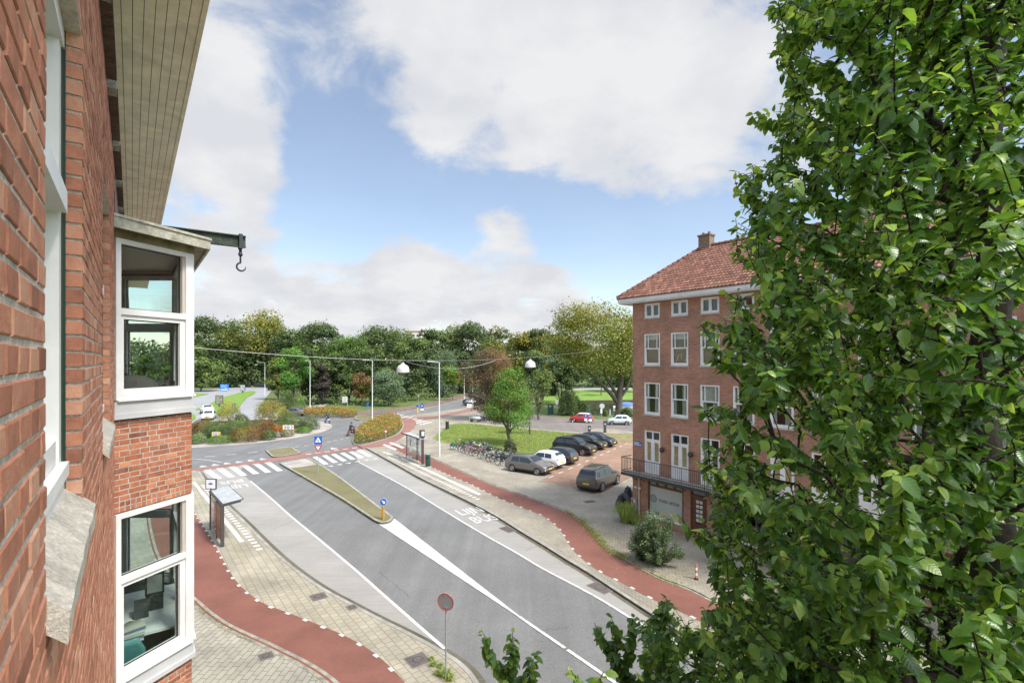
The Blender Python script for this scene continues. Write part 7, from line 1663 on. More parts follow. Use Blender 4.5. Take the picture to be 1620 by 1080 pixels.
r = sign_root(742.5, 670, 'white board sign on a post at the back edge of the lawn'); spole(r, 2.9, .04); poly_sign(r, 'white_plate', M_signw, rect(0, 2.75, .75, .5)); poly_sign(r, 'dark_line', M_dark, rect(0, 2.75, .5, .06), -.047)
r = sign_root(370, 646, 'small blue and white sign in the green median', z=.14); spole(r, 1.0); poly_sign(r, 'blue_panel', M_blue, rect(0, .75, .7, .5)); poly_sign(r, 'white_triangle', M_signw, tri(0, .72, .2), -.045)
for px, base, w_, h_, lab in ((342, 696, 1.05, .50, 'left yellow edged chevron board among the roundabout shrubs'), (456, 684.5, 1.50, .62, 'right yellow edged chevron board among the roundabout shrubs')):
    base_p = G(px, base, .14); r = empty('chevron_board', base_p, .0, lab, 'sign', 'chevron boards on the roundabout'); zc = .75
    for x in (-w_ * .45, w_ * .45): part(r, 'leg', M_yel, lambda m: m.tube([(x, .02, 0), (x, .02, zc)], .035, 6))
    poly_sign(r, 'yellow_edge', M_yel, rect(0, zc, w_, h_), 0, .02); poly_sign(r, 'white_field', M_signw, rect(0, zc, w_ - .14, h_ - .10), -.014)
    for sx in (-1, 1):
        x0 = sx * w_ * .30 - w_ * .05; hh = h_ * .36; q = w_ * .08
        poly_sign(r, 'chevron', M_red, [(x0, zc - hh), (x0 + q, zc - hh), (x0 + q * 2, zc), (x0 + q, zc + hh), (x0, zc + hh), (x0 + q, zc)], -.02)
    poly_sign(r, 'blue_disc', M_blue, circ2(0, zc, h_ * .34), -.021); part(r, 'white_ring', M_signw, lambda m: m.torus((0, -.027, zc), (0, 1, 0), h_ * .17, h_ * .05, 16, 4))
# blue road sign and billboards beside the dual carriageway
p = G(355, 619.3, 0); r = empty('direction_sign', p, 0, 'big blue road sign on short legs beside the dual carriageway', 'sign')
for x in (-.6, .1, .6): part(r, 'leg', M_dark, lambda m: m.tube([(x, .05, 0), (x, .05, .7)], .07, 6))
k = p.y / F; w_ = 13.5 * k; zt = H - (607.5 - HY) * k; zb = H - (617.4 - HY) * k
poly_sign(r, 'blue_panel', mat('sky_blue', (.03, .22, .65), .4), rect(0, (zt + zb) / 2, w_, zt - zb), 0, .05)
for i, (dx, dz_, ww, hh) in enumerate(((-.25, .30, .35, .05), (.15, .28, .3, .05), (-.1, .08, .5, .05), (.0, -.36, .8, .14), (.2, -.12, .25, .05))): poly_sign(r, 'white_lettering', M_signw, rect(dx * w_, (zt + zb) / 2 + dz_ * (zt - zb), ww * w_, hh * (zt - zb)), -.03)
def billboard(px, base, wpx, top, bot, label, cm):
    p = G(px, base, .14); k = p.y / F; r = empty('advertising_panel', p, 0, label, 'billboard', 'advertising panels on the green median'); zt = H - .14 - (top - HY) * k; zb = H - .14 - (bot - HY) * k; w_ = wpx * k
    part(r, 'leg', M_dark, lambda m: m.box((0, 0, zb / 2), (w_ * .22, .12, zb))); part(r, 'frame', M_dark, lambda m: m.box((0, 0, (zt + zb) / 2), (w_, .14, zt - zb)))
    part(r, 'poster', cm, lambda m: m.box((0, -.075, (zt + zb) / 2), (w_ * .84, .012, (zt - zb) * .88)))
billboard(384, 621.3, 8, 608, 618, 'small advertising panel at the far end of the green median', mat('poster_grey', (.35, .38, .4), .4, var=.9, vs=3))
billboard(347, 643, 12, 625, 639, 'brown advertising panel on the green median above the white cars', mat('poster_brown', (.16, .11, .08), .4, var=1.5, vs=4, col2=(.5, .45, .38)))
r = empty('traffic_light', G(358.5, 608, 0) + Vector((-.4, -.3, 0)), 0, 'yellow box on the slim lamp above the blue road sign', 'signal box'); k = G(358, 608, 0).y / F; part(r, 'housing', M_yel, lambda m: m.box((0, 0, H - (590.5 - HY) * k), (.62, .3, .85))); part(r, 'bracket', M_dark, lambda m: m.box((0, .2, H - (590.5 - HY) * k), (.1, .2, .1)))
# bins, pillars, posts
def bin_(px, base, w_, h_, m_, label, z=PT, rz=0, name='litter_bin'):
    r = empty(name, G(px, base, z), rz, label, 'bin'); part(r, 'body', m_, lambda m: m.tube([(0, 0, .06), (0, 0, h_ * .93), (0, 0, h_)], [w_ / 2, w_ / 2, w_ * .42], 14), True); part(r, 'base', M_galv, lambda m: m.tube([(0, 0, 0), (0, 0, .07)], w_ * .52, 14)); part(r, 'lid', M_galv, lambda m: m.tube([(0, 0, h_ + .001), (0, 0, h_ + .03)], w_ * .36, 14)); part(r, 'opening', M_rubber, lambda m: m.box((0, -w_ * .5, h_ * .78), (w_ * .5, .04, .13)))
bin_(677, 738, .46, 1.12, M_green, 'green round litter bin beside the right bus shelter'); bin_(501, 650, .6, 1.0, mat('grey_bin', (.16, .17, .18), .6), 'grey litter bin at the far flower bed', z=0)
bin_(707.5, 679, .5, 1.15, M_black, 'black litter bin at the left corner of the lawn')
def pillar(px, base, h_, label):
    r = empty('parking_meter', G(px, base, PT), 0, label, 'parking meter'); part(r, 'body', M_dark, lambda m: m.box((0, 0, h_ / 2), (.34, .28, h_))); part(r, 'top', M_black, lambda m: m.box((0, 0, h_ + .04), (.38, .32, .08))); part(r, 'display', M_lamp, lambda m: m.box((0, -.145, h_ * .8), (.2, .012, .16)))
pillar(932.3, 686, .95, 'short dark parking meter between the two blue signs'); pillar(957, 684, 1.45, 'tall dark parking meter right of the white sign post')
for px, l in ((482, 'left wooden post of the path gate at the wood'), (494.6, 'right wooden post of the path gate at the wood')): r = empty('gate_post', G(px, 647, 0), 0, l, 'post', 'posts at the mouth of the wood path'); part(r, 'post', M_bark, lambda m: m.tube([(0, 0, 0), (0, 0, 1.25)], .11, 8)); part(r, 'cap', M_galv, lambda m: m.tube([(0, 0, 1.25), (0, 0, 1.29)], .12, 8))
r = empty('bollard', G(1101.5, 916, PT), 0, 'small orange and white striped post on the right pavement beside the big tree', 'bollard')
part(r, 'base', M_rubber, lambda m: m.tube([(0, 0, 0), (0, 0, .06)], .09, 10))
for i in range(5): part(r, 'band', mat('faded_orange', (.55, .19, .08), .6) if i % 2 == 0 else M_signw, lambda m: m.tube([(0, 0, .06 + i * .12), (0, 0, .06 + (i + 1) * .12)], [.052, .050], 12))
# covered motorcycle beside the corner of the apartments
r = empty('covered_motorcycle', G(989, 800, PT), .9, 'motorcycle under a black cover beside the corner of the brick apartments', 'motorcycle')
def cover(m):
    n, k = 16, 14; st_ = len(m.v)
    for i in range(n + 1):
        t = i / n; x = -1.0 + 2.0 * t; hh = .75 + .45 * math.exp(-((t - .72) / .16) ** 2) + .12 * math.exp(-((t - .3) / .2) ** 2); hh *= (min(1, t * 5 + .35)) * (min(1, (1 - t) * 5 + .35)); ww = .36 * (min(1, t * 4 + .3)) * (min(1, (1 - t) * 4 + .3))
        for j in range(k + 1): a = math.pi * j / k; f_ = 1 + .05 * math.sin(i * 2.3 + j * 1.9); m.v.append((x, math.cos(a) * ww * (1.15 - .5 * math.sin(a)) * f_, .05 + hh * math.sin(a) ** .6 * f_))
    for i in range(n):
        for j in range(k): a = st_ + i * (k + 1) + j; m.f.append((a, a + 1, a + k + 2, a + k + 1)); m.m.append(0)
part(r, 'cover', mat('black_tarp', (.018, .02, .022), .45, bump=.4, bs=9), cover, True)
for x in (-.7, .72): part(r, 'wheel', M_tyre, lambda m: m.torus((x, 0, .30), (0, 1, 0), .25, .05, 16, 6))
# manhole and drain covers
M_cast = mat('cast_iron', (.16, .135, .12), .7, .3, var=.3, vs=12, bump=.8, bs=60)
def cover_(px, py, w_, l_, label, rz=SA, z=PT, grate=False):
    r = empty('manhole_cover' if not grate else 'drain_grate', G(px, py, z + .005), rz, label, 'cover')
    part(r, 'frame', mat('cover_frame', (.22, .20, .18), .8), lambda m: m.box((0, 0, .003), (w_ + .08, l_ + .08, .006))); part(r, 'plate', M_cast, lambda m: m.box((0, 0, .009), (w_, l_, .008)))
    part(r, 'ribs' , mat('cast_dark', (.07, .06, .055), .8), lambda m: [m.box((0, -l_ / 2 + l_ * (i + .5) / 6, .0145), (w_ * .86, l_ * .05, .003)) for i in range(6)] if grate else m.torus((0, 0, .014), (0, 0, 1), w_ * .26, .012, 20, 4))
cover_(504, 943, .55, .55, 'iron cover set in the tan tiles between left path and kerb'); cover_(661, 1043, .62, .62, 'square iron cover near the foot of the red rimmed sign'); cover_(421, 1037, .4, .4, 'small square cover at the inner edge of the left cycle path')
cover_(933, 793, .75, .45, 'iron cover in the brick pavement left of the covered motorcycle', R(20)); cover_(803, 837, .95, .5, 'drain grate in the right bus lane below the word BUS', SA, .03, True); cover_(950, 929, 1.0, .6, 'iron cover in the right bus lane at the kerb', SA, .03); cover_(557, 960, .35, .3, 'small rusty cover in the left kerb', SA, PT + .004)
# ------------------------------------------------------------ bus shelters
M_glp = glass('shelter_glass', (.85, .9, .9)); M_sroof = mat('shelter_roof', (.50, .52, .52), .35, .1, var=.08, dirt=.2, ds=3)
p0 = G(351.8, 864.4, PT); p1 = G(332.6, 837, PT); ax = (p1 - p0); Ls = ax.length; rz = math.atan2(ax.y, ax.x)
r = empty('bus_shelter', p0, rz, 'bus shelter with a pale glass roof and orange poster beside the left cycle path', 'bus shelter', 'bus shelters of the street')
# local x along the stop (away from the viewer), -y towards the road
part(r, 'post', M_dark, lambda m: m.box((0, 0, 1.06), (.12, .16, 2.12))); part(r, 'post', M_dark, lambda m: m.box((Ls, 0, 1.06), (.07, .07, 2.12))); part(r, 'post', M_dark, lambda m: m.box((Ls * .45, 0, 1.06), (.06, .06, 2.12)))
part(r, 'beam', M_dark, lambda m: (m.box((Ls / 2, 0, 2.15), (Ls + .15, .12, .07)), m.obox((-.05, -.06, 2.08), (0, -.8, .10), (.07, 0, 0), (0, 0, .09))))
for i in range(3): part(r, 'roof_panel', M_sroof, lambda m: m.obox((-.02 + (Ls + .04) * i / 3, -.95, 2.31), ((Ls + .04) / 3 - .025, 0, 0), (0, .93, -.11), (0, 0, .03)))
part(r, 'roof_frame', M_dark, lambda m: [m.obox((-.055 + (Ls + .04) * i / 3, -.97, 2.28), (.035, 0, 0), (0, .99, -.11), (0, 0, .05)) for i in range(4)] + [m.obox((-.03, -.99, 2.30), (Ls + .1, 0, 0), (0, .035, 0), (0, 0, .045))])
part(r, 'back_glass', M_glp, lambda m: m.box((Ls * .73, 0, 1.12), (Ls * .5, .012, 1.8))); part(r, 'poster', mat('orange_poster', (.50, .19, .06), .4, var=.5, vs=2, col2=(.5, .3, .12)), lambda m: m.box((Ls * .23, .012, 1.14), (Ls * .36, .04, 1.75))); part(r, 'poster', mat('grey_poster', (.45, .44, .42), .4, var=.4, vs=2), lambda m: m.box((Ls * .23, -.035, 1.14), (Ls * .36, .03, 1.7))); part(r, 'timetable', M_signw, lambda m: m.box((Ls * .62, -.02, 1.3), (.5, .02, 1.2)))
part(r, 'bench', M_galv, lambda m: (m.box((Ls * .6, -.3, .48), (1.1, .3, .05)), m.box((Ls * .6, -.15, .4), (.06, .3, .06))))
sg = empty('stop_sign', (Ls, 0, 2.18), 0); sg.parent = r; sg.rotation_euler = (0, 0, -rz); sg.name = 'stop_sign'
mb = MB(); mb.box((.05, 0, .42), (.62, .07, .60)); mb.tube([(.05, 0, 0), (.05, 0, .15)], .04, 6); mb.build('frame', M_dark, sg); mb = MB(); mb.box((.05, -.04, .42), (.52, .02, .50)); mb.plate([(.05 + .13 * math.cos(a), -.052, .44 + .05 * math.sin(a)) for a in [k * .4 for k in range(16)]], .004, 1); mb.build('panel', [M_signw, M_blue], sg)
p0 = G(668.6, 734, PT); p1 = G(643.5, 723, PT); ax = p1 - p0; Ls = ax.length; rz = math.atan2(ax.y, ax.x)
r = empty('bus_shelter', p0, rz, 'brown framed bus shelter with white posters beside the green bin', 'bus shelter', 'bus shelters of the street')
M_brn = mat('brown_frame', (.075, .05, .045), .5)
part(r, 'post', M_brn, lambda m: m.box((0, 0, 1.25), (.16, .2, 2.5))); part(r, 'post', M_brn, lambda m: m.box((Ls * .62, -.5, 1.2), (.16, .16, 2.4))); part(r, 'post', M_brn, lambda m: m.box((Ls, 0, 1.15), (.07, .07, 2.3)))
part(r, 'roof', M_sroof, lambda m: m.obox((-.1, -.45, 2.34), (Ls + .7, 0, 0), (0, .80, -.03), (0, 0, .05))); part(r, 'beam', M_brn, lambda m: (m.box((Ls / 2, 0, 2.27), (Ls, .1, .08)), m.obox((-.12, .34, 2.31), (Ls + .74, 0, 0), (0, .03, 0), (0, 0, .12))))
part(r, 'back_glass', M_glp, lambda m: m.box((Ls / 2, 0, 1.3), (Ls - .15, .012, 1.7))); 
for x, w_, c in ((.40, .55, M_signw), (Ls * .62 + .45, .5, M_signw)): part(r, 'poster', c, lambda m: m.box((x, .02, 1.45), (w_, .03, 1.4)))
part(r, 'print', mat('dark_print', (.08, .08, .09), .5), lambda m: m.box((Ls * .62 + .45, .0405, 1.6), (.2, .006, .7)))
part(r, 'bench', M_galv, lambda m: (m.box((Ls * .5, .42, .48), (.9, .3, .05)), m.box((Ls * .5, .2, .4), (.06, .44, .06)))); part(r, 'rail', M_brn, lambda m: [m.box((Ls / 2, 0, z_), (Ls, .03, .03)) for z_ in (.25, .38)])
sg = empty('stop_sign', (0, 0, 2.5), 0); sg.parent = r; sg.rotation_euler = (0, 0, -rz)
mb = MB(); mb.box((-.05, 0, .32), (.5, .12, .72)); mb.build('frame', M_dark, sg); mb = MB(); mb.box((.04, -.065, .34), (.26, .012, .42)); mb.build('panel', M_signw, sg)
# boats on the canal
for (px, py, l) in ((992, 646.5, 'blue covered boat moored on the canal beside the brick corner'),):
    r = empty('boat', G(px, py, .0), .05, l, 'boat')
    def hull(m):
        n = 12; k = len(m.v)
        for i in range(n + 1):
            t = i / n; x = -2.6 + 5.2 * t; w_ = .95 * (1 - max(0, t - .5) ** 2 * 3.4) * (.85 + .15 * min(1, t * 5)); zt = .55 + .25 * t * t
            m.v += [(x, -w_, zt), (x, -w_ * .8, .1), (x, 0, -.1), (x, w_ * .8, .1), (x, w_, zt)]
        for i in range(n):
            for j in range(4): a = k + i * 5 + j; m.f.append((a, a + 1, a + 6, a + 5)); m.m.append(0)
    part(r, 'hull', M_white, hull, True); part(r, 'canopy', mat('blue_canvas', (.10, .20, .42), .8), lambda m: m.ball((-.2, 0, .6), (2.2, .85, .8), 16, 5, z0=0, z1=1), True)
# timber fence along the near canal bank and the green cabinets
r = empty('bank_railing', G(938, 656.5, 0), 0, 'low dark railing with pale posts along the near canal bank', 'railing')
a, b = G(938, 656.5, 0), G(1010, 656, 0); 
for i in range(9): q = (b - a) * i / 8; part(r, 'post', M_signw if i % 4 == 3 else M_bark, lambda m: m.box((q.x, q.y, .5), (.14, .14, 1.0)))
part(r, 'rail', M_bark, lambda m: (m.obox((0, -.04, .75), b - a, (0, .06, 0), (0, 0, .1)), m.obox((0, -.04, .35), b - a, (0, .06, 0), (0, 0, .1))))
r = empty('utility_cabinet', G(871, 655.5, 0), 0, 'green utility cabinet left of the white notice, by the canal bushes', 'cabinet'); part(r, 'body', M_green, lambda m: m.box((0, 0, .85), (1.0, .7, 1.7))); part(r, 'label', M_lamp, lambda m: m.box((-.1, -.36, 1.5), (.4, .02, .12))); part(r, 'cap', M_dark, lambda m: m.box((0, 0, 1.74), (1.1, .8, .07)))
# far white apartment block just above the trees
r = empty('distant_building', Vector(((655 - 810) / F * 240, 240, 0)), .1, 'white building with a reddish roof edge peeping over the wood', 'building')
zt = H + (HY - 526) * 240 / F
part(r, 'wall', mat('pale_wall', (.6, .57, .52), .8), lambda m: m.box((0, 0, zt / 2), (7, 8, zt))); part(r, 'roof', mat('red_edge', (.4, .15, .1), .8), lambda m: m.box((0, 0, zt + .3), (7.3, 8.3, .6)))
for i in range(3): part(r, 'window', M_carglass, lambda m: m.box((-2.2 + 2.2 * i, -4.02, zt - 1.6), (1.3, .1, 1.2)))
# ------------------------------------------------------------ shrubs, flower beds, tufts, fallen leaves
def clump(name, P, nn, size, kinds, v, parent=None, label=None, cat_=None, group=None, kind=None, mi=None):
    n = len(P); rng = np.random.default_rng(n); nn = unit(nn); t1 = unit(np.cross(nn, rng.normal(0, 1, (n, 3)))); t2 = np.cross(nn, t1); sz = (size * rng.uniform(.6, 1.3, n))[:, None]
    V = np.stack([P - t1 * sz * .5, P - t2 * sz * .28, P + t1 * sz * .5, P + t2 * sz * .28], 1).reshape(-1, 3)
    o = mesh_np(name, V, np.arange(4 * n).reshape(-1, 4), v, None, [MC['leaf_' + k] for k in kinds], parent)
    if mi is not None: o.data.polygons.foreach_set('material_index', mi.astype(np.int32))
    return tag(o, label, cat_, group, kind)
foliage('leaf_flame', (.15, .05, .015), (.36, .12, .028), (.50, .26, .06), trans=.3, rough=.6)
foliage('leaf_rust', (.07, .028, .012), (.17, .075, .025), (.28, .15, .05), trans=.3, rough=.6)
foliage('leaf_yellow', (.16, .14, .02), (.36, .30, .05), (.52, .45, .10), trans=.3, rough=.6)
foliage('leaf_heather', (.10, .09, .07), (.24, .21, .17), (.42, .38, .32), trans=.2, rough=.7)
foliage('grass_blade', (.10, .15, .03), (.22, .32, .06), (.42, .46, .13), trans=.3, rough=.6)
def shrub(label, x0, x1, ytop, ybase, kinds, n=5600, leaf=.12, group='shrubs on the roundabout', z=.14, spiky=0, depth=1.0, name='shrub', seedk=0, lean=0):
    rng = np.random.default_rng(int(x0 * 3 + ytop) + seedk); cx = (x0 + x1) / 2; p = G(cx, ybase, z); k = p.y / F; w_ = (x1 - x0) * k; hh = (ybase - ytop) * k
    n = int(n * 1.4); dep = w_ * .5 * depth; hh = max(.3, hh - dep * .35 * (H / p.y)); p = p + Vector((0, dep * .5, 0))
    r = empty(name, p, 0, label, 'shrub', group); d = unit(rng.normal(0, 1, (n, 3))); d[:, 2] = np.abs(d[:, 2]); rr = rng.uniform(.6, 1.05, n) ** .6
    bump_ = 1 + .14 * np.sin(d[:, 0] * 6 + seedk) * np.sin(d[:, 1] * 7 + 1) + .07 * np.sin(d[:, 0] * 15) * np.sin(d[:, 2] * 13)
    q = np.maximum(d[:, 2], 0) ** .75
    P = d * np.array([w_ / 2, dep, 0]) * (rr * bump_)[:, None]; P[:, 2] = q * hh * rr * bump_
    if spiky: P += unit(P + [0, 0, .3]) * (rng.random(n) ** 3 * spiky)[:, None]
    P[:, 2] = np.maximum(P[:, 2], .03)
    mi = (rng.random(n) + .35 * np.sin(P[:, 0] * 2.3 + seedk) > .62) if len(kinds) > 1 else None
    clump('foliage', P, d * .9 + rng.normal(0, .5, (n, 3)) + [0, 0, .35], leaf, kinds, np.clip(.5 * rng.random(n) + .25 + .2 * d[:, 2] + .12 * np.sin(P[:, 0] * 4) , 0, 1), r, mi=mi)
    mb = MB(); 
    for i in range(5): a = i * 1.25; mb.tube([(0, 0, 0), (math.cos(a) * w_ * .15, math.sin(a) * dep * .2, hh * .4), (math.cos(a) * w_ * .28, math.sin(a) * dep * .35, hh * .75)], [.035, .02, .008], 5)
    mb.build('stem', M_bark, r); return r
SH = [
 ('rusty brown low shrub at the left edge of the roundabout', 296, 340, 663, 690, ('rust', 'mid'), {}),
 ('grey white heather patch at the left of the roundabout', 298, 322, 684, 701, ('heather', 'bright'), dict(n=1600)),
 ('dark green rounded shrub around the left chevron board', 318, 364, 669, 693, ('dark', 'mid'), {}),
 ('low green creeping shrub below the left chevron board', 322, 366, 689, 701, ('mid', 'bright'), dict(n=1800)),
 ('long green hedge like shrub behind the left chevron board', 340, 394, 665, 684, ('mid', 'dark'), {}),
 ('yellow green feathery shrub rising at the left of the roundabout', 341, 375, 637, 668, ('yellow', 'sage'), dict(spiky=.7, leaf=.16, n=3000)),
 ('dark green dome between the two feathery shrubs', 368, 390, 655, 669, ('dark',), dict(n=1800)),
 ('golden and orange feathery shrub in the middle of the roundabout', 400, 446, 635, 668, ('golden', 'rust', ), dict(spiky=.8, leaf=.16, n=3600)),
 ('broad brown and green heather shrub at the front of the roundabout', 358, 412, 675, 698, ('rust', 'olive'), dict(n=3400)),
 ('brownish mound behind the front heather on the roundabout', 386, 432, 666, 684, ('rust', 'sage'), {}),
 ('dark green cushion shrub left of the right chevron board', 409, 434, 680, 695, ('dark', 'mid'), dict(n=1800)),
 ('small orange red shrub beside the right chevron board', 425, 445, 672, 683, ('flame', 'rust'), dict(n=1500)),
 ('dark green big dome shrub behind the right chevron board', 432, 478, 654, 677, ('dark', 'mid'), dict(n=3600)),
 ('dark green dome shrub at the right end of the roundabout', 470, 502, 659, 679, ('dark',), dict(n=2800)),
 ('olive brown shrub linking the golden one and the domes', 436, 462, 648, 666, ('olive', 'dark'), dict(n=2000)),
 ('lavender grey low plant under the right chevron board', 440, 462, 681, 690, ('heather', 'mid'), dict(n=1200)),
 ('pale heather patch in front of the dark cushion shrub', 430, 444, 683, 691, ('heather',), dict(n=900)),
 ('low green ground plant at the right rim of the roundabout', 466, 490, 675, 684, ('bright', 'mid'), dict(n=1200)),
]
for i, (l, a, b, c, d, k, kw) in enumerate(SH): shrub(l, a, b, c, d, k, seedk=i, **kw)
shrub('big dense green bush beside the canal, left of the red car', 886, 920, 622, 657, ('dark', 'mid'), n=4500, leaf=.25, group=None, z=0, spiky=.5)
shrub('low green bush between the canal bush and the railing', 914, 938, 637, 657, ('mid', 'silver'), n=2400, leaf=.2, group=None, z=0, spiky=.4)
shrub('small dark bush at the foot of the plane tree', 983, 1006, 645, 659, ('dark',), n=1800, leaf=.2, group=None, z=0)
shrub('small green bush before the railing by the canal', 954, 962, 648, 658, ('mid',), n=900, leaf=.18, group=None, z=0)
shrub('dark bush at the foot of the lime tree', 797, 817, 695, 716, ('dark', 'purple'), n=2000, leaf=.13, group=None, z=.12, depth=.7)
shrub('dark narrow evergreen bush beside the feathery golden shrub', 452, 459, 634, 650, ('dark',), n=1200, leaf=.2, group=None, z=0)
shrub('small bare twiggy bush left of the path gate', 458, 480, 626, 650, ('sage', 'bright'), n=1100, leaf=.2, group=None, z=0, spiky=.6)
# clipped beds of orange shrubs
def bed(poly, h, label, n, leaf, dens_o=.5):
    rng = np.random.default_rng(int(poly[0][0])); q = [G(x, y, .14) for x, y in poly]; A = np.array([[p.x, p.y] for p in q]); lo, hi = A.min(0), A.max(0)
    def inside(X):
        c = np.zeros(len(X), bool); j = len(A) - 1
        for i in range(len(A)):
            cond = ((A[i, 1] > X[:, 1]) != (A[j, 1] > X[:, 1])) & (X[:, 0] < (A[j, 0] - A[i, 0]) * (X[:, 1] - A[i, 1]) / (A[j, 1] - A[i, 1] + 1e-12) + A[i, 0]); c ^= cond; j = i
        return c
    X = rng.uniform(lo, hi, (n * 4, 2)); X = X[inside(X)][:n]
    dist = np.full(len(X), 9.9)
    for i in range(len(A)):
        a, b = A[i - 1], A[i]; ab = b - a; t = np.clip(((X - a) @ ab) / (ab @ ab + 1e-9), 0, 1); dist = np.minimum(dist, np.linalg.norm(X - (a + t[:, None] * ab), axis=1))
    top = h * np.minimum(1, .35 + dist / .55) * (1 + .16 * np.sin(X[:, 0] * 2.1) * np.sin(X[:, 1] * 1.7) + .1 * np.sin(X[:, 0] * 5) * np.sin(X[:, 1] * 4.3)); u = rng.random(len(X)) ** .35; Z_ = .14 + top * u
    P = np.stack([X[:, 0], X[:, 1], Z_], 1); nf = np.sin(P[:, 0] * 1.3 + 1) * np.sin(P[:, 1] * 1.1) + .5 * np.sin(P[:, 0] * 3.1) * np.sin(P[:, 1] * 2.7 + 2)
    r = empty('flowering_hedge', q[0], 0, label, 'hedge', 'orange tinged hedges round the roundabout'); P -= np.array(q[0][:])
    mi = np.where((rng.random(len(P)) * .9 + nf * .45 > .55 - (dens_o - .5)) & (u > .72), 0, np.where(rng.random(len(P)) < .35, 2, 1))
    clump('foliage', P, rng.normal(0, .5, (len(P), 3)) + [0, -.15, .9], leaf, ('flame', 'mid', 'yellow'), np.clip(rng.random(len(P)) * .7 + .3 * u, 0, 1), r, mi=mi)
    mb = MB()
    for i in range(0, len(P), max(1, len(P) // 40)): mb.tube([(P[i, 0], P[i, 1], 0), (P[i, 0] + .1, P[i, 1], h * .5)], .012, 4)
    mb.build('stem', M_bark, r)
bed(HB1, 1.0, 'orange and green hedge in the near bed between roundabout and red crossing', 14000, .17, .50)
bed(HB2, 1.0, 'long orange hedge on the far side of the roundabout', 9000, .2, .56)
# big shrub before the apartments and the tall grasses at the corner
def bush(loc, w_, h, label, n, leaf, kinds, name='bush', arch=1.0, seed=3, stems=16):
    rng = np.random.default_rng(seed); r = empty(name, loc, 0, label, 'shrub'); V, D_, mb = [], [], MB()
    for s in range(stems * 4):
        a = rng.uniform(0, 6.28); q = rng.uniform(.15, 1) ** .7; tipp = np.array([math.cos(a) * w_ / 2 * q, math.sin(a) * w_ / 2 * q * .8, h * (1.12 - .86 * q ** 2) * rng.uniform(.75, 1.1)]); b0 = np.array([math.cos(a) * .12, math.sin(a) * .12, 0]); mid = (b0 + tipp) / 2 + np.array([0, 0, h * .18])
        pts = [tuple(b0 * (1 - t) ** 2 + mid * 2 * t * (1 - t) + tipp * t * t) for t in np.linspace(0, 1, 7)]
        if s < 44: mb.tube(pts, [.02, .016, .012, .009, .006, .004, .002], 4)
        pts = np.array(pts)
        for j in range(n // (stems * 4)):
            t = rng.uniform(.10, 1.0); i = min(5, int(t * 6)); f_ = t * 6 - i; p = pts[i] * (1 - f_) + pts[i + 1] * f_; V.append(p + rng.normal(0, .07, 3)); D_.append((pts[i + 1] - pts[i]) / np.linalg.norm(pts[i + 1] - pts[i]) + rng.normal(0, .7, 3))
    V, D_ = np.array(V), np.array(D_); V[:, 2] = np.maximum(V[:, 2], .04); nn = np.cross(D_, rng.normal(0, 1, V.shape)) + [0, 0, .6]
    mi = (rng.random(len(V)) < .25) if len(kinds) > 1 else None
    clump('foliage', V, nn, leaf, kinds, rng.random(len(V)), r, mi=mi); mb.build('stem', M_bark2, r); return r
bush(G(1040, 893, PT), 2.75, 2.35, 'large loose green shrub on the pavement before the shop window', 15000, .085, ('silver', 'mid'), seed=3)
bush(G(1016, 885, PT), 1.5, 1.9, 'smaller grey green shrub at the left of the large one before the shop', 5000, .08, ('silver', 'dark'), seed=8)
def grasses(loc, w_, h, label, n, seed=1, name='ornamental_grass'):
    rng = np.random.default_rng(seed); V, Fq, v = [], [], []
    for i in range(n):
        a = rng.uniform(0, 6.28); r0 = rng.uniform(0, w_ * .2); R_ = r0 + rng.uniform(.2, 1) * w_ * .62; hh = h * rng.uniform(.55, 1.05); wd = .012; k = len(V); d = np.array([math.cos(a), math.sin(a), 0]); s = np.array([-d[1], d[0], 0]) * wd
        for j in range(5): t = j / 4; p = d * (r0 + (R_ - r0) * t ** 1.15) + np.array([0, 0, hh * (2.6 * t - 2.1 * t * t) / .8]); V += [p - s * (1 - t * .9), p + s * (1 - t * .9)]
        for j in range(4): Fq.append((k + 2 * j, k + 2 * j + 1, k + 2 * j + 3, k + 2 * j + 2)); v.append(np.clip(rng.normal(.55, .25), 0, 1))
    r = empty(name, loc, 0, label, 'grass clump'); mesh_np('blades', V, Fq, v, None, MC['grass_blade'], r); mb = MB(); mb.ball((0, 0, 0), (w_ * .2, w_ * .2, .12), 10, 4, z0=0); mb.build('base', M_bed, r); return r
grasses(G(990, 826, PT), 1.5, 1.15, 'tall green grasses at the corner of the apartments', 700, 1)
grasses(G(1004, 829, PT), .9, .6, 'dry yellowish grasses at the foot of the meter box', 350, 2)
# weeds, tufts and litter
def scatter(pl, spread, n, size, kinds, label, name, z, kind='stuff', flat=True, up=0.0, seed=1):
    rng = np.random.default_rng(seed); pts = resample(pl, .1); P = np.array([p[0][:] for p in pts]); i = rng.integers(0, len(P), n)
    cl = np.sin(i * .05 + seed) * np.sin(i * .017 + 2 * seed); keep = rng.random(n) < .35 + .65 * (cl > 0); P = P[i][keep]; n = len(P); P = P + rng.normal(0, 1, (n, 3)) * np.array([spread, spread, 0]); P[:, 2] = z + np.abs(rng.normal(0, up + 1e-4, n))
    clump(name, P, rng.normal(0, .25 if flat else .8, (n, 3)) + [0, 0, 1], size, kinds, rng.random(n), None, label, None, None, kind, mi=(rng.integers(0, len(kinds), n) if len(kinds) > 1 else None))
scatter(gl([(892, 806), (905, 815), (917, 822), (930, 833), (945, 850), (958, 866), (976, 877), (1006, 893), (1042, 912), (1075, 925)], PT), .16, 5200, .06, ('golden', 'bright', 'yellow'), 'weeds and fallen leaves along the right cycle path', 'weeds', PT + .015, up=.05, flat=False, seed=2)
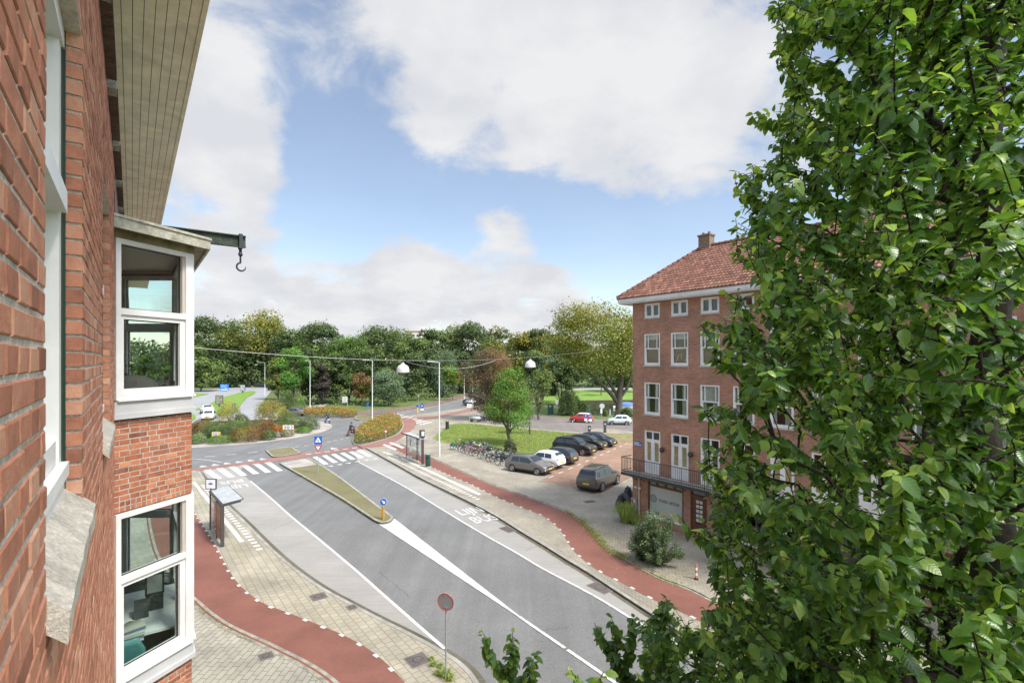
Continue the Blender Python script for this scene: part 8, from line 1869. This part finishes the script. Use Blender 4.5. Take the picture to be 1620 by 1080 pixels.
scatter(gl([(930, 842), (975, 850), (1000, 880), (1050, 905), (1080, 915)], PT), .55, 1800, .055, ('yellow', 'golden'), 'yellow leaves fallen round the large shrub', 'fallen_leaves', PT + .012, seed=3)
scatter(gl([(700, 778), (785, 822), (860, 868), (930, 910), (1030, 975), (1140, 1045)], .03), .10, 1500, .05, ('yellow', 'rust'), 'fallen leaves in the right gutter', 'fallen_leaves', .04, seed=4)
scatter(gl([(860, 714), (905, 712), (940, 708), (960, 700), (985, 697)], PT), .9, 900, .11, ('yellow', 'golden'), 'fallen leaves on the car park', 'fallen_leaves', PT + .02, seed=5)
scatter(gl([(700, 697), (780, 705), (840, 712), (900, 690), (940, 686)], .14), 1.6, 2200, .10, ('yellow', 'golden', 'bright'), 'fallen leaves on the triangular lawn', 'fallen_leaves', .15, seed=6)
scatter(gl([(303, 953), (350, 990), (410, 1020), (470, 1048), (520, 1082)], PT), .07, 1400, .035, ('golden', 'dark'), 'moss and weeds along the left path edging', 'weeds', PT + .012, flat=False, up=.012, seed=7)
scatter(gl([(320, 760), (352, 800), (386, 832), (420, 868), (470, 912), (560, 968)], PT), .08, 1800, .04, ('olive', 'dark'), 'moss along the left kerb', 'weeds', .035, flat=False, up=.012, seed=8)
scatter(gl([(460, 744), (500, 767), (560, 803), (598, 824)], .1), .12, 1200, .05, ('olive', 'golden'), 'weeds along the edge of the long island', 'weeds', .155, flat=False, up=.02, seed=9)
for i, (x, y, s) in enumerate(((705, 1070, .24), (693, 1066, .12), (686, 1052, .14), (697, 1055, .12), (683, 1043, .10), (712, 1075, .16))): grasses(G(x, y, PT), s * 2.2, s, ('grass tuft at the foot of the red rimmed sign', 'tiny grass tuft left of the red rimmed sign', 'grass tuft beside the square iron cover', 'small tuft between the square cover and the red rimmed sign', 'tiny tuft above the square iron cover', 'grass tuft right of the red rimmed sign')[i], 90, 30 + i, 'grass_tuft')
# grass blades standing on the lawn
def blades(poly, n, h, label, z, seed):
    rng = np.random.default_rng(seed); q = [G(x, y, z) for x, y in poly]; A = np.array([[p.x, p.y] for p in q]); lo, hi = A.min(0), A.max(0); X = rng.uniform(lo, hi, (n * 3, 2)); c = np.zeros(len(X), bool); j = len(A) - 1
    for i in range(len(A)):
        c ^= ((A[i, 1] > X[:, 1]) != (A[j, 1] > X[:, 1])) & (X[:, 0] < (A[j, 0] - A[i, 0]) * (X[:, 1] - A[i, 1]) / (A[j, 1] - A[i, 1] + 1e-12) + A[i, 0]); j = i
    X = X[c][:n]; n = len(X); P = np.stack([X[:, 0], X[:, 1], np.full(n, z)], 1); a = rng.uniform(0, 6.28, n); s = np.stack([np.cos(a), np.sin(a), np.zeros(n)], 1) * .035; hh = h * rng.uniform(.5, 1.2, n); tip = P + np.stack([rng.normal(0, .04, n), rng.normal(0, .04, n), hh], 1)
    V = np.stack([P - s, P + s, tip], 1).reshape(-1, 3); o = mesh_np('grass', V, np.arange(3 * n).reshape(-1, 3), rng.random(n), None, MC['grass_blade'], None); tag(o, label, kind='stuff')
blades([(690, 693), (709, 673), (752, 671), (849, 680), (922, 687), (945, 690), (880, 710), (836, 722), (800, 715), (757, 705), (720, 701)], 26000, .07, 'short grass blades on the triangular lawn', .14, 1)
# people's plant inside the bay
rng = np.random.default_rng(2); n = 260; P = rng.normal(0, 1, (n, 3)) * [.13, .13, .28] + [0, 0, .75]; clump('foliage', P, rng.normal(0, .6, (n, 3)) + [0, 0, .5], .12, ('bright', 'mid'), rng.random(n), plant_root, mi=rng.integers(0, 2, n))
